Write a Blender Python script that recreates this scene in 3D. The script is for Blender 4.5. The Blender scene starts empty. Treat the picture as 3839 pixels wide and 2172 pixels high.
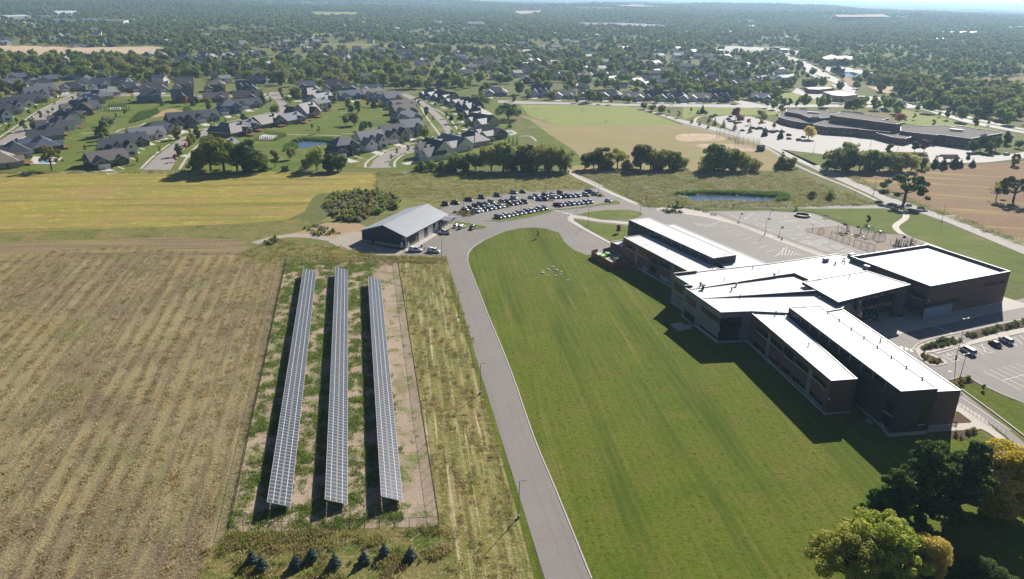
import bpy, math, random
import numpy as np
from mathutils import Matrix, Vector
R = math.radians
random.seed(7); rng = np.random.default_rng(7)
scn = bpy.context.scene

# ---------------------------------------------------------------- camera, sky, sun, exposure
W, H, F, PITCH, ROLL, CAM_Z = 3839., 2172., 2850., 21.12, 1.24, 100.
p_, r_ = R(PITCH), R(ROLL)
fw = Vector((0, math.cos(p_), -math.sin(p_))); rt0 = Vector((1, 0, 0)); up0 = rt0.cross(fw)
rt = math.cos(r_)*rt0 + math.sin(r_)*up0; up = math.cos(r_)*up0 - math.sin(r_)*rt0
cam_d = bpy.data.cameras.new('camera'); cam = bpy.data.objects.new('camera', cam_d)
scn.collection.objects.link(cam); scn.camera = cam
cam_d.sensor_fit = 'HORIZONTAL'; cam_d.sensor_width = 36; cam_d.lens = F/W*36
cam_d.clip_start = 1; cam_d.clip_end = 120000
cam.matrix_world = Matrix(((rt.x, up.x, -fw.x, 0), (rt.y, up.y, -fw.y, 0), (rt.z, up.z, -fw.z, CAM_Z), (0, 0, 0, 1)))

SUN_AZ, SUN_EL = 29.7, 32.0          # azimuth clockwise from +Y
world = bpy.data.worlds.new('World'); scn.world = world; world.use_nodes = True
wn = world.node_tree; wn.nodes.clear()
sky = wn.nodes.new('ShaderNodeTexSky'); sky.sky_type = 'NISHITA'; sky.sun_disc = False
sky.sun_elevation = R(SUN_EL); sky.sun_rotation = R(SUN_AZ); sky.altitude = 400
sky.air_density = 0.6; sky.dust_density = 0.4; sky.ozone_density = 1.0
bg = wn.nodes.new('ShaderNodeBackground'); bg.inputs['Strength'].default_value = 0.05
wo = wn.nodes.new('ShaderNodeOutputWorld')
tint = wn.nodes.new('ShaderNodeMix'); tint.data_type = 'RGBA'; tint.blend_type = 'MULTIPLY'; tint.inputs[0].default_value = 1; tint.inputs[7].default_value = (.9, .98, 1.16, 1)
wn.links.new(sky.outputs[0], tint.inputs[6]); wn.links.new(tint.outputs[2], bg.inputs[0]); wn.links.new(bg.outputs[0], wo.inputs[0])
sun_d = bpy.data.lights.new('sun', 'SUN'); sun_d.energy = 5.0; sun_d.angle = R(0.53); sun_d.color = (1, .95, .86)
sun = bpy.data.objects.new('sun', sun_d); scn.collection.objects.link(sun)
sun.rotation_euler = (R(90-SUN_EL), 0, R(180-SUN_AZ))
scn.view_settings.view_transform = 'Standard'; scn.view_settings.look = 'None'
scn.view_settings.exposure = 0.42; scn.view_settings.gamma = 1.0
cy = scn.cycles
cy.use_denoising = True; cy.max_bounces = 6; cy.diffuse_bounces = 2; cy.glossy_bounces = 2
cy.transmission_bounces = 2; cy.volume_bounces = 1; cy.transparent_max_bounces = 6
cy.sample_clamp_indirect = 4; cy.caustics_reflective = False; cy.caustics_refractive = False

HAZE_D = 1.0e-4
# ---------------------------------------------------------------- photo pixels to world points
def G(x, y, z=0.):
    d = fw*F + rt*(x-W/2) + up*(H/2-y)
    t = (z-CAM_Z)/d.z
    return Vector((d.x*t, d.y*t, z))
def PX(v):
    v = Vector(v)-Vector((0, 0, CAM_Z)); zc = v.dot(fw)
    return W/2+F*v.dot(rt)/zc, H/2-F*v.dot(up)/zc
def cr(ox, oy, s): return lambda x, y, z=0.: G(ox+x/s, oy+y/s, z)
D = cr(0, 0, .6703); Q1 = cr(0, 0, 2.011); Q2 = cr(1280, 0, 2.011); Q3 = cr(2560, 0, 2.011); Q4 = cr(1280, 600, 2.011)
A = cr(2240, 750, 2.647); B = cr(2900, 850, 2.697); C = cr(2400, 1000, 2.647); EE = cr(2900, 1200, 2.697)
S1 = cr(700, 940, 2.34); S2 = cr(700, 1552, 2.34); T = cr(2900, 1580, 2.459); L = cr(0, 620, 2.681)
H1 = cr(0, 290, 4.022); H2 = cr(640, 290, 4.022); H3 = cr(1280, 290, 3.785); P1 = cr(1640, 680, 3.785)
R2 = cr(2880, 380, 2.684); R3 = cr(2400, 620, 1.789); Y = cr(3020, 780, 5.596); M = cr(1300, 740, 4.29)
N2 = cr(2560, 180, 3.3); V = cr(3300, 1180, 2.8); W4 = cr(2180, 860, 6.618); U = cr(3140, 1050, 4.044); BO = cr(2000, 960, 9.1)
def pts(fn, *a, z=0.): return [fn(x, y, z) for x, y in a]

# ---------------------------------------------------------------- materials
def lin(*c): return tuple(((v/255+.055)/1.055)**2.4 if v > 10 else v/255/12.92 for v in c)
MATS = {}
class NT:
    def __init__(s, name):
        s.m = bpy.data.materials.new(name); s.m.use_nodes = True; s.t = s.m.node_tree; s.t.nodes.clear()
        s.out = s.n('ShaderNodeOutputMaterial')
    def n(s, typ, ins=None, **kw):
        nd = s.t.nodes.new(typ)
        for k, v in kw.items(): setattr(nd, k, v)
        for k, v in (ins or {}).items():
            if isinstance(v, bpy.types.NodeSocket): s.t.links.new(v, nd.inputs[k])
            else: nd.inputs[k].default_value = v
        return nd
    def math(s, op, a, b=0.): return s.n('ShaderNodeMath', {0: a, 1: b}, operation=op).outputs[0]
    def mix(s, f, a, b): return s.n('ShaderNodeMix', {0: f, 6: (*a, 1) if isinstance(a, tuple) else a, 7: (*b, 1) if isinstance(b, tuple) else b}, data_type='RGBA').outputs[2]
    def ramp(s, f, lo, hi): return s.n('ShaderNodeMapRange', {0: f, 1: lo, 2: hi}).outputs[0]
    def noise(s, vec, scale, detail=4, rough=.6, lo=None, hi=None):
        o = s.n('ShaderNodeTexNoise', {'Vector': vec, 'Scale': scale, 'Detail': detail, 'Roughness': rough}).outputs[0]
        return o if lo is None else s.ramp(o, lo, hi)
    def pos(s, ang=0, sx=1., sy=1.):
        g = s.n('ShaderNodeNewGeometry').outputs['Position']
        if ang == 0 and sx == sy == 1: return g
        q = s.n('ShaderNodeVectorRotate', {'Vector': g, 'Angle': -ang}, rotation_type='Z_AXIS').outputs[0]
        return s.n('ShaderNodeVectorMath', {0: q, 1: (sx, sy, 1)}, operation='MULTIPLY').outputs[0]
    def bsdf(s, col, rough=.9, spec=.25, normal=None, metal=0., **kw):
        i = {'Base Color': (*col, 1) if isinstance(col, tuple) else col, 'Roughness': rough, 'Specular IOR Level': spec, 'Metallic': metal}
        if normal is not None: i['Normal'] = normal
        i.update(kw)
        b = s.n('ShaderNodeBsdfPrincipled', i); s.t.links.new(b.outputs[0], s.out.inputs[0]); return b
    def bump(s, h, strength=.5, dist=.2): return s.n('ShaderNodeBump', {'Height': h, 'Strength': strength, 'Distance': dist}).outputs[0]
def mat(name, c, rough=.8, spec=.3, var=.12, scale=.6, metal=0., rnd=0.):
    if name in MATS: return MATS[name]
    k = NT(name); tc = k.n('ShaderNodeTexCoord').outputs['Object']
    f = k.noise(tc, scale, 5, .65, .3, .7)
    col = k.mix(f, tuple(v*(1-var) for v in c), tuple(min(1, v*(1+var)) for v in c))
    if rnd:
        rr = k.n('ShaderNodeObjectInfo').outputs['Random']
        col = k.n('ShaderNodeHueSaturation', {'Hue': .5, 'Saturation': 1., 'Value': k.ramp(rr, -1/rnd*.5+.5, 1/rnd*.5+.5), 'Color': col}).outputs[0]
        col.node.inputs['Value'].default_value = 1
        k.t.links.new(k.n('ShaderNodeMapRange', {0: rr, 3: 1-rnd, 4: 1+rnd}).outputs[0], col.node.inputs['Value'])
    k.bsdf(col, rough, spec, metal=metal); MATS[name] = k.m; return k.m
def gmat(name, c1, c2, c3, big=.02, fine=2.2, f_lo=.45, f_hi=.7, streak=None, streak2=None, patches=(), bump=.6, rough=.95, bd=.15, rows=None):
    """ground cover: two tones in big patches, a third in fine speckle, streaks along a direction"""
    if name in MATS: return MATS[name]
    k = NT(name); g = k.pos()
    col = k.mix(k.noise(g, big, 5, .62, .36, .64), c1, c2)
    for (c, sc, lo, hi, off) in patches:
        gg = k.n('ShaderNodeVectorMath', {0: g, 1: (off, off*.7, 0)}, operation='ADD').outputs[0]
        col = k.mix(k.noise(gg, sc, 5, .65, lo, hi), col, c)
    for st in (streak, streak2):
        if st:
            ang, across, along, c, lo, hi = st
            q = k.pos(ang, along, across)
            col = k.mix(k.noise(q, 1., 3, .6, lo, hi), col, c)
    if rows:
        ang, per, c, amt = rows; q = k.pos(ang, 1, 1); y = k.n('ShaderNodeSeparateXYZ', {0: q}).outputs[1]
        wob = k.math('MULTIPLY', k.noise(k.pos(ang, .03, .12), 1., 3), 5.)
        sn = k.math('SINE', k.math('ADD', k.math('MULTIPLY', y, 6.2832/per), wob))
        brk = k.noise(k.pos(ang, .12, .6), 1., 4, .6, .3, .62)
        col = k.mix(k.math('MULTIPLY', k.math('MULTIPLY', k.ramp(sn, .1, .95), brk), amt), col, c)
    fn = k.noise(g, fine, 6, .72)
    col = k.mix(k.ramp(fn, f_lo, f_hi), col, c3)
    f2 = k.noise(g, fine*3.1, 3, .6)
    val = k.math('ADD', k.math('MULTIPLY', k.ramp(f2, .25, .75), .5), .75)
    col = k.n('ShaderNodeHueSaturation', {'Value': val, 'Color': col}).outputs[0]
    nrm = k.bump(k.math('ADD', fn, k.math('MULTIPLY', f2, .5)), bump, bd)
    k.bsdf(col, rough, .1, nrm); MATS[name] = k.m; return k.m
def leafmat(name, c1, c2, trans=.35, hue=.03, val=.25):
    if name in MATS: return MATS[name]
    k = NT(name); rr = k.n('ShaderNodeObjectInfo').outputs['Random']
    at = k.n('ShaderNodeAttribute', attribute_name='tint').outputs['Fac']
    col = k.mix(at, c1, c2)
    hs = k.n('ShaderNodeHueSaturation', {'Color': col,
        'Hue': k.n('ShaderNodeMapRange', {0: k.math('FRACT', k.math('MULTIPLY', rr, 7.3)), 3: .5-hue, 4: .5+hue*.6}).outputs[0],
        'Value': k.n('ShaderNodeMapRange', {0: rr, 3: 1-val, 4: 1+val}).outputs[0],
        'Saturation': k.n('ShaderNodeMapRange', {0: k.math('FRACT', k.math('MULTIPLY', rr, 3.7)), 3: .85, 4: 1.1}).outputs[0]}).outputs[0]
    d = k.n('ShaderNodeBsdfPrincipled', {'Base Color': hs, 'Roughness': .55, 'Specular IOR Level': .25})
    t = k.n('ShaderNodeBsdfTranslucent', {'Color': hs})
    mx = k.n('ShaderNodeMixShader', {0: trans, 1: d.outputs[0], 2: t.outputs[0]})
    k.t.links.new(mx.outputs[0], k.out.inputs[0]); MATS[name] = k.m; return k.m

ROAD_ANG = math.atan2(*reversed((G(1690, 1041)-G(1802, 1400)).to_2d()))
FIELD_ANG = math.atan2(*reversed((G(1072, 995)-G(856, 1990)).to_2d()))
HEDGE_ANG = math.atan2(*reversed((D(900, 433)-D(100, 437)).to_2d()))
def roofwhite():
    k = NT('roof_white'); g = k.pos(-.45)
    col = k.mix(k.noise(k.pos(), .25, 6, .7, .52, .8), lin(218, 218, 218), lin(186, 184, 180))
    y = k.n('ShaderNodeSeparateXYZ', {0: g}).outputs[1]; fr = k.math('FRACT', k.math('MULTIPLY', y, 1/3.1)); col = k.mix(k.math('MULTIPLY', k.math('LESS_THAN', fr, .05), .6), col, lin(150, 150, 152))
    col = k.mix(k.noise(k.pos(), 1.6, 3, .6, .66, .74), col, lin(150, 146, 140)); k.bsdf(col, .6, .3); MATS['roof_white'] = k.m
def setup_mats():
    gmat('m_ground', lin(110, 116, 64), lin(132, 128, 82), lin(86, 96, 52), .012, .5, patches=((lin(148, 134, 96), .004, .56, .66, 50),))
    gmat('m_meadow', lin(128, 130, 74), lin(150, 142, 94), lin(104, 110, 58), .03, .9, streak=(HEDGE_ANG, .25, .02, lin(160, 150, 104), .5, .7), patches=((lin(112, 120, 58), .03, .52, .64, 7),))
    gmat('m_rough', lin(126, 122, 76), lin(160, 150, 112), lin(190, 186, 156), .05, .7, .5, .64, streak=(HEDGE_ANG, .3, .03, lin(106, 110, 62), .5, .66), streak2=(HEDGE_ANG, .08, .012, lin(196, 192, 168), .54, .64), bump=1., bd=.4)
    gmat('m_stubble', lin(164, 150, 112), lin(150, 137, 102), lin(190, 177, 140), .035, 1.5, .5, .75,
         streak=(FIELD_ANG, .16, .008, lin(124, 109, 84), .48, .68), streak2=(FIELD_ANG, .5, .05, lin(170, 150, 106), .5, .7), rows=(FIELD_ANG, 4.1, lin(100, 87, 66), .7),
         patches=((lin(112, 118, 66), .045, .51, .66, 20), (lin(162, 138, 80), .02, .54, .68, 90), (lin(126, 110, 88), .03, .5, .62, 200)), bump=1., bd=.35)
    gmat('m_headland', lin(146, 124, 96), lin(134, 118, 88), lin(170, 152, 116), .03, 1.2, streak=(HEDGE_ANG, .3, .012, lin(104, 90, 68), .48, .66), streak2=(HEDGE_ANG, .14, .01, lin(156, 146, 84), .52, .66), patches=((lin(118, 122, 66), .03, .52, .64, 9),), bump=1., bd=.3)
    gmat('m_soy', lin(168, 153, 74), lin(152, 142, 68), lin(180, 160, 90), .02, .8, .48, .7,
         streak=(HEDGE_ANG, .11, .006, lin(118, 122, 58), .48, .66), streak2=(HEDGE_ANG, .2, .02, lin(166, 136, 94), .5, .66),
         patches=((lin(168, 140, 104), .018, .53, .66, 33), (lin(140, 142, 66), .03, .52, .64, 77), (lin(146, 146, 60), .09, .5, .62, 177), (lin(184, 166, 92), .16, .52, .64, 277)), bump=.8, bd=.4)
    gmat('m_brownfield', lin(138, 112, 90), lin(152, 122, 98), lin(164, 144, 92), .02, .5, .5, .68, streak=(HEDGE_ANG-.3, .12, .01, lin(176, 160, 96), .54, .68), bump=.6)
    gmat('m_farfield', lin(206, 182, 154), lin(192, 168, 140), lin(214, 192, 166), .01, .1, streak=(HEDGE_ANG, .06, .004, lin(180, 156, 128), .5, .7))
    gmat('m_fargreen', lin(148, 156, 96), lin(134, 144, 86), lin(156, 158, 104), .01, .1)
    gmat('m_lawn', lin(96, 113, 30), lin(112, 122, 40), lin(76, 94, 22), .035, 1.3, .5, .75,
         streak=(ROAD_ANG-.06, .35, .018, lin(140, 132, 74), .56, .78), rows=(ROAD_ANG-.06, 2.2, lin(126, 130, 58), .35), streak2=(ROAD_ANG-.06, .12, .01, lin(78, 96, 28), .5, .7),
         patches=((lin(128, 122, 58), .03, .56, .7, 120), (lin(80, 104, 26), .05, .54, .7, 10), (lin(118, 114, 52), .12, .5, .66, 300), (lin(112, 120, 44), .45, .5, .7, 400), (lin(66, 86, 20), .9, .52, .68, 500)), bump=1., bd=.25)
    gmat('m_turf', lin(104, 118, 50), lin(120, 128, 60), lin(86, 100, 40), .05, 1.2, patches=((lin(150, 142, 92), .04, .54, .68, 5), (lin(86, 106, 40), .02, .55, .68, 60)))
    gmat('m_turf_dry', lin(148, 146, 90), lin(162, 152, 104), lin(134, 136, 80), .02, .6)
    gmat('m_turf_tan', lin(170, 152, 112), lin(158, 146, 102), lin(150, 140, 96), .02, .6, streak=(HEDGE_ANG, .06, .012, lin(150, 146, 96), .5, .7))
    gmat('m_park', lin(144, 154, 86), lin(156, 160, 98), lin(134, 146, 78), .012, .6, streak=(HEDGE_ANG, .05, .01, lin(162, 160, 106), .5, .7))
    gmat('m_dryverge', lin(146, 136, 76), lin(124, 122, 62), lin(188, 176, 130), .06, 1.0, .5, .72,
         streak=(ROAD_ANG-.03, 1.1, .02, lin(212, 200, 164), .56, .66), streak2=(ROAD_ANG-.03, .3, .02, lin(112, 108, 54), .5, .64),
         rows=(ROAD_ANG-.03, 3.2, lin(190, 178, 134), .45), patches=((lin(98, 110, 46), .05, .5, .64, 44), (lin(128, 104, 66), .06, .56, .66, 99)), bump=1., bd=.3)
    gmat('m_weedy', lin(106, 114, 54), lin(136, 126, 76), lin(174, 160, 114), .09, 1.1, .5, .7, patches=((lin(84, 104, 40), .12, .52, .64, 14), (lin(150, 128, 84), .07, .55, .66, 140)), bump=1., bd=.3)
    gmat('m_soil', lin(182, 162, 142), lin(166, 146, 126), lin(198, 182, 164), .07, 1.6, .5, .75, streak=(FIELD_ANG, .4, .03, lin(148, 130, 104), .56, .72),
         patches=((lin(126, 128, 76), .09, .52, .64, 61), (lin(108, 120, 58), .2, .54, .64, 161)), bump=.8)
    gmat('m_dirt', lin(178, 152, 120), lin(164, 136, 100), lin(190, 170, 140), .08, 1.2, patches=((lin(134, 122, 78), .1, .55, .68, 3),))
    gmat('m_gravel', lin(180, 170, 156), lin(166, 156, 142), lin(192, 184, 170), .2, 3.)
    gmat('m_mulch', lin(104, 82, 68), lin(118, 96, 78), lin(82, 66, 54), .3, 3.)
    gmat('m_woodchip', lin(164, 154, 144), lin(176, 164, 150), lin(148, 136, 126), .15, 3., patches=((lin(190, 156, 122), .12, .55, .68, 9),))
    def asphalt(name, c1, c2, c3):
        k = NT(name); g = k.pos()
        col = k.mix(k.noise(g, .06, 6, .62, .36, .66), c1, c2)
        q = k.pos(ROAD_ANG, .01, .5); col = k.mix(k.noise(q, 1., 3, .6, .52, .74), col, c3)
        col = k.mix(k.noise(g, 6., 4, .7, .4, .8), col, tuple(v*.82 for v in c1))
        dv = k.n('ShaderNodeVectorMath', {0: g, 1: k.n('ShaderNodeTexNoise', {'Vector': g, 'Scale': .25, 'Detail': 3}).outputs['Color']}, operation='ADD').outputs[0]
        vo = k.n('ShaderNodeTexVoronoi', {'Vector': dv, 'Scale': .07}, feature='DISTANCE_TO_EDGE').outputs['Distance']
        col = k.mix(k.math('MULTIPLY', k.math('LESS_THAN', vo, .006), .22 if 'asph' in name or 'street' in name else .1), col, tuple(v*.5 for v in c1))
        col = k.mix(k.noise(g, .35, 4, .6, .6, .72), col, tuple(v*.86 for v in c1))
        k.bsdf(col, .78, .35, k.bump(k.noise(g, 9., 2), .3, .02)); MATS[name] = k.m
    asphalt('m_asphalt', lin(138, 131, 125), lin(146, 139, 132), lin(127, 121, 116))
    asphalt('m_street', lin(162, 153, 146), lin(170, 161, 153), lin(150, 142, 136))
    asphalt('m_concrete', lin(196, 187, 174), lin(206, 197, 184), lin(184, 175, 162))
    asphalt('m_drive', lin(208, 201, 190), lin(216, 209, 200), lin(198, 191, 180))
    asphalt('m_glare', lin(176, 170, 164), lin(184, 178, 172), lin(168, 162, 156))
    mat('paint', lin(236, 232, 224), .7, var=.08, scale=3); mat('paint_yellow', lin(214, 196, 130), .7, var=.1, scale=3)
    roofwhite(); mat('coping', lin(228, 228, 228), .5)
    mat('coping_shade', lin(70, 70, 74), .5)  # shade on the upright coping and step faces, painted as a dark tone
    mat('brick', lin(110, 88, 78), .85, var=.14, scale=1.2); mat('brick_dark', lin(70, 66, 70), .85, var=.12, scale=1.2)
    mat('panel_grey', lin(132, 130, 125), .7, var=.06); mat('panel_dark', lin(50, 52, 60), .6, var=.06); mat('panel_blue', lin(150, 158, 176), .55)
    mat('stone_base', lin(172, 168, 160), .8); mat('frame_white', lin(214, 212, 206), .5); mat('frame_dark', lin(44, 44, 46), .4)
    mat('wood_orange', lin(176, 118, 78), .6); mat('fence_wood', lin(150, 98, 76), .8, var=.15)
    mat('far_roof', lin(142, 136, 132), .95, .05, var=.05, scale=.1); mat('glass', lin(24, 27, 31), .15, .45, var=.2, scale=.4); mat('car_glass', lin(20, 24, 28), .14, 1.); mat('glass_amber', lin(120, 86, 48), .3)
    mat('steel', lin(150, 150, 148), .45, .5, metal=.6); mat('steel_dark', lin(48, 48, 50), .5, metal=.3); mat('galv', lin(128, 128, 126), .5, .4)
    mat('wire', lin(60, 58, 54), .7); mat('white_paint', lin(226, 226, 224), .4); mat('black', lin(24, 24, 26), .6); mat('rubber', lin(22, 22, 23), .8)
    mat('shed_wall', lin(54, 56, 64), .6, var=.1); mat('shed_roof', lin(176, 178, 182), .42, .4, var=.04); mat('shed_roof_dark', lin(176, 178, 182), .42, .4)
    mat('stone_grey', lin(150, 148, 144), .85); mat('rock', lin(206, 198, 180), .9, var=.2, scale=2.)
    mat('bark', lin(84, 70, 58), .95, var=.2, scale=3.); mat('play_grey', lin(96, 100, 104), .5); mat('play_green', lin(70, 120, 40), .5)
    mat('lime', lin(130, 210, 50), .5); mat('red', lin(170, 36, 40), .5); mat('blue', lin(40, 60, 130), .5); mat('orange', lin(214, 120, 40), .5)
    k = NT('water'); g = k.pos(); k.bsdf(lin(66, 88, 112), .06, .7, k.bump(k.noise(g, 1.2, 3), .08, .05)); MATS['water'] = k.m  # reflected sky blue is put into the pond's base colour
    k = NT('poolwater'); g = k.pos(); k.bsdf(lin(140, 190, 214), .1, .6); MATS['poolwater'] = k.m
    k = NT('solar_cell'); tc = k.n('ShaderNodeTexCoord').outputs['Object']
    rr = k.n('ShaderNodeObjectInfo').outputs['Random']
    col = k.mix(rr, lin(68, 75, 88), lin(78, 84, 95)); k.bsdf(col, .28, .2); MATS['solar_cell'] = k.m
    mat('solar_frame', lin(206, 204, 198), .6, .2, var=.04)
    leafmat('leaf', lin(102, 122, 44), lin(172, 182, 76), .52); leafmat('leaf_dark', lin(62, 90, 36), lin(114, 140, 56), .45)
    leafmat('leaf_light', lin(134, 148, 58), lin(200, 198, 108), .55); leafmat('leaf_gold', lin(198, 176, 58), lin(228, 210, 96), .6, .008)
    leafmat('leaf_rust', lin(128, 130, 58), lin(170, 166, 82), .5, .015); leafmat('leaf_red', lin(156, 84, 54), lin(190, 120, 78), .5)
    leafmat('needle', lin(64, 96, 48), lin(122, 150, 74), .4); leafmat('spruce', lin(78, 102, 92), lin(124, 146, 130), .2, .01, .1)
    leafmat('leaf_far', lin(92, 118, 52), lin(166, 180, 90), .48, .025, .35); leafmat('weed', lin(100, 128, 48), lin(156, 174, 80), .5)
    leafmat('straw', lin(186, 164, 114), lin(220, 204, 160), .35); leafmat('grassy', lin(140, 126, 68), lin(186, 164, 104), .45)
    leafmat('reed', lin(76, 108, 46), lin(116, 144, 64), .45); leafmat('pale_weed', lin(160, 162, 130), lin(200, 198, 170), .45); leafmat('willow', lin(130, 146, 104), lin(176, 186, 148), .4)
setup_mats()
m = MATS

# ---------------------------------------------------------------- mesh helpers
col0 = scn.collection
class MB:
    def __init__(s): s.v, s.f, s.i, s.mats = [], [], [], []
    def mi(s, name):
        if name not in s.mats: s.mats.append(name)
        return s.mats.index(name)
    def poly(s, p, mt):
        b = len(s.v); s.v += [tuple(q) for q in p]; s.f.append(tuple(range(b, b+len(p)))); s.i.append(s.mi(mt)); return s
    def hull8(s, a, mt, top=None):      # 8 corners: bottom 4 ccw then top 4
        b = len(s.v); s.v += [tuple(q) for q in a]
        for f in ((3, 2, 1, 0), (4, 5, 6, 7), (0, 1, 5, 4), (1, 2, 6, 5), (2, 3, 7, 6), (3, 0, 4, 7)):
            s.f.append(tuple(b+k for k in f)); s.i.append(s.mi(top if top and f[0] == 4 else mt))
        return s
    def box(s, x0, x1, y0, y1, z0, z1, mt):
        return s.hull8([(x0, y0, z0), (x1, y0, z0), (x1, y1, z0), (x0, y1, z0), (x0, y0, z1), (x1, y0, z1), (x1, y1, z1), (x0, y1, z1)], mt)
    def bar(s, p, q, w, mt, h=None, n=4):
        p, q = Vector(p), Vector(q); d = (q-p); d.normalize()
        u = d.cross(Vector((0, 0, 1)) if abs(d.z) < .95 else Vector((1, 0, 0))); u.normalize(); v = d.cross(u)
        ring = [u*math.cos(2*math.pi*(k+.5)/n)+v*math.sin(2*math.pi*(k+.5)/n) for k in range(n)]
        b = len(s.v); h = w if h is None else h
        s.v += [tuple(p+r*w) for r in ring]+[tuple(q+r*h) for r in ring]; mi = s.mi(mt)
        for k in range(n):
            j = (k+1) % n; s.f.append((b+k, b+j, b+n+j, b+n+k)); s.i.append(mi)
        s.f.append(tuple(b+k for k in reversed(range(n)))); s.i.append(mi); s.f.append(tuple(b+n+k for k in range(n))); s.i.append(mi)
        return s
    def prism(s, poly, z0, z1, side, top=None):
        p = [Vector((q[0], q[1])) for q in poly]
        if sum(p[i].x*p[(i+1) % len(p)].y-p[(i+1) % len(p)].x*p[i].y for i in range(len(p))) < 0: p.reverse()
        n = len(p); b = len(s.v)
        s.v += [(q.x, q.y, z0) for q in p]+[(q.x, q.y, z1) for q in p]; mi = s.mi(side)
        for k in range(n):
            j = (k+1) % n; s.f.append((b+k, b+j, b+n+j, b+n+k)); s.i.append(mi)
        s.f.append(tuple(range(b+n, b+2*n))); s.i.append(s.mi(top or side))
        return s
    def ring(s, poly, w, z0, z1, mt, side=None):   # raised border along a polygon, inside of it
        q = inset(poly, w); n = len(q); p = ccw(poly); mi = s.mi(mt); b = len(s.v)
        for a in (p, q):
            s.v += [(x[0], x[1], z0) for x in a]+[(x[0], x[1], z1) for x in a]
        for k in range(n):
            j = (k+1) % n
            for e, f in enumerate(((k, j, n+j, n+k), (n+k, n+j, 3*n+j, 3*n+k), (2*n+j, 2*n+k, 3*n+k, 3*n+j))):
                s.f.append(tuple(b+t for t in f)); s.i.append(s.mi(side) if side and e != 1 else mi)
        return s
    def mesh(s, name):
        me = bpy.data.meshes.new(name); me.from_pydata(s.v, [], s.f)
        for t in s.mats: me.materials.append(m[t])
        me.polygons.foreach_set('material_index', s.i); me.update(); return me
    def build(s, name, parent=None, **k): return link(name, s.mesh(name), parent, **k)
def link(name, me, parent=None, loc=None, rz=0, **props):
    o = bpy.data.objects.new(name, me); col0.objects.link(o)
    if parent is not None: o.parent = parent
    if loc is not None: o.location = loc
    if rz: o.rotation_euler = (0, 0, rz)
    tag(o, **props); return o
def tag(o, label=None, category=None, group=None, kind=None):
    for k, v in (('label', label), ('category', category), ('group', group), ('kind', kind)):
        if v: o[k] = v
    return o
def thing(name, label, cat, loc=(0, 0, 0), rz=0, group=None): return link(name, None, None, loc, rz, label=label, category=cat, group=group)
def ccw(poly):
    p = [Vector((q[0], q[1])) for q in poly]
    if sum(p[i].x*p[(i+1) % len(p)].y-p[(i+1) % len(p)].x*p[i].y for i in range(len(p))) < 0: p.reverse()
    return p
def inset(poly, w):
    p = ccw(poly); n = len(p); out = []
    for k in range(n):
        a, b, c = p[k-1], p[k], p[(k+1) % n]
        d1 = (b-a).normalized(); d2 = (c-b).normalized()
        n1 = Vector((-d1.y, d1.x)); n2 = Vector((-d2.y, d2.x)); bis = n1+n2
        if bis.length < .2: bis = n1
        bis.normalize(); out.append(b+bis*(w/max(.4, bis.dot(n1))))
    return out
def smooth(p, n=5, closed=True):
    out = []; k = len(p)
    for i in range(k if closed else k-1):
        a, b, c, d = (p[(i-1) % k], p[i], p[(i+1) % k], p[(i+2) % k]) if closed else (p[max(0, i-1)], p[i], p[i+1], p[min(k-1, i+2)])
        for t in np.linspace(0, 1, n, endpoint=False):
            out.append(.5*((2*b)+(c-a)*t+(2*a-5*b+4*c-d)*t*t+(3*b-a-3*c+d)*t**3))
    if not closed: out.append(p[-1])
    return out
def sheet(name, poly, z, mt, kind='structure', sm=0, parent=None):
    if sm: poly = smooth(poly, sm)
    b = MB(); b.poly([(q[0], q[1], z) for q in ccw(poly)], mt); return b.build(name, parent, kind=None if parent else kind)
def strip(name, line, w, z, mt, sm=4, h=0., kind='structure'):
    if sm: line = smooth(line, sm, False)
    l, r = [], []
    for i, p in enumerate(line):
        d = (line[min(i+1, len(line)-1)]-line[max(0, i-1)]).to_2d(); d.normalize(); nn = Vector((-d.y, d.x))
        l.append(p.to_2d()+nn*w/2); r.append(p.to_2d()-nn*w/2)
    b = MB(); mi = mt
    for i in range(len(l)-1):
        if h: b.hull8([(*r[i], z), (*r[i+1], z), (*l[i+1], z), (*l[i], z), (*r[i], z+h), (*r[i+1], z+h), (*l[i+1], z+h), (*l[i], z+h)], mt)
        else: b.poly([(*r[i], z), (*r[i+1], z), (*l[i+1], z), (*l[i], z)], mt)
    return b.build(name, None, kind=kind)
def island(name, poly, mt, z=.05, sm=3, kerb=.25, hh=.13):
    if sm: poly = smooth(poly, sm)
    b = MB(); b.ring(poly, kerb, z-.02, z+hh, 'm_concrete'); o = b.build('kerb', None, kind='structure')
    q = inset(poly, kerb-.02); sheet(name, q, z+hh-.02, mt); return q
def inpoly(P, poly):
    x, y = P[:, 0], P[:, 1]; r = np.zeros(len(P), bool); n = len(poly); j = n-1
    for i in range(n):
        xi, yi = poly[i][0], poly[i][1]; xj, yj = poly[j][0], poly[j][1]
        if yi != yj:
            c = ((yi > y) != (yj > y)) & (x < (xj-xi)*(y-yi)/(yj-yi)+xi); r ^= c
        j = i
    return r
def rand_in(poly, n, excl=()):
    q = np.array([(a[0], a[1]) for a in poly]); lo, hi = q.min(0), q.max(0); out = np.zeros((0, 2))
    for _ in range(60):
        c = rng.uniform(lo, hi, (max(n, 200), 2)); c = c[inpoly(c, poly)]
        for e in excl: c = c[~inpoly(c, e)]
        out = np.vstack([out, c])
        if len(out) >= n: break
    return out[:n]
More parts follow.
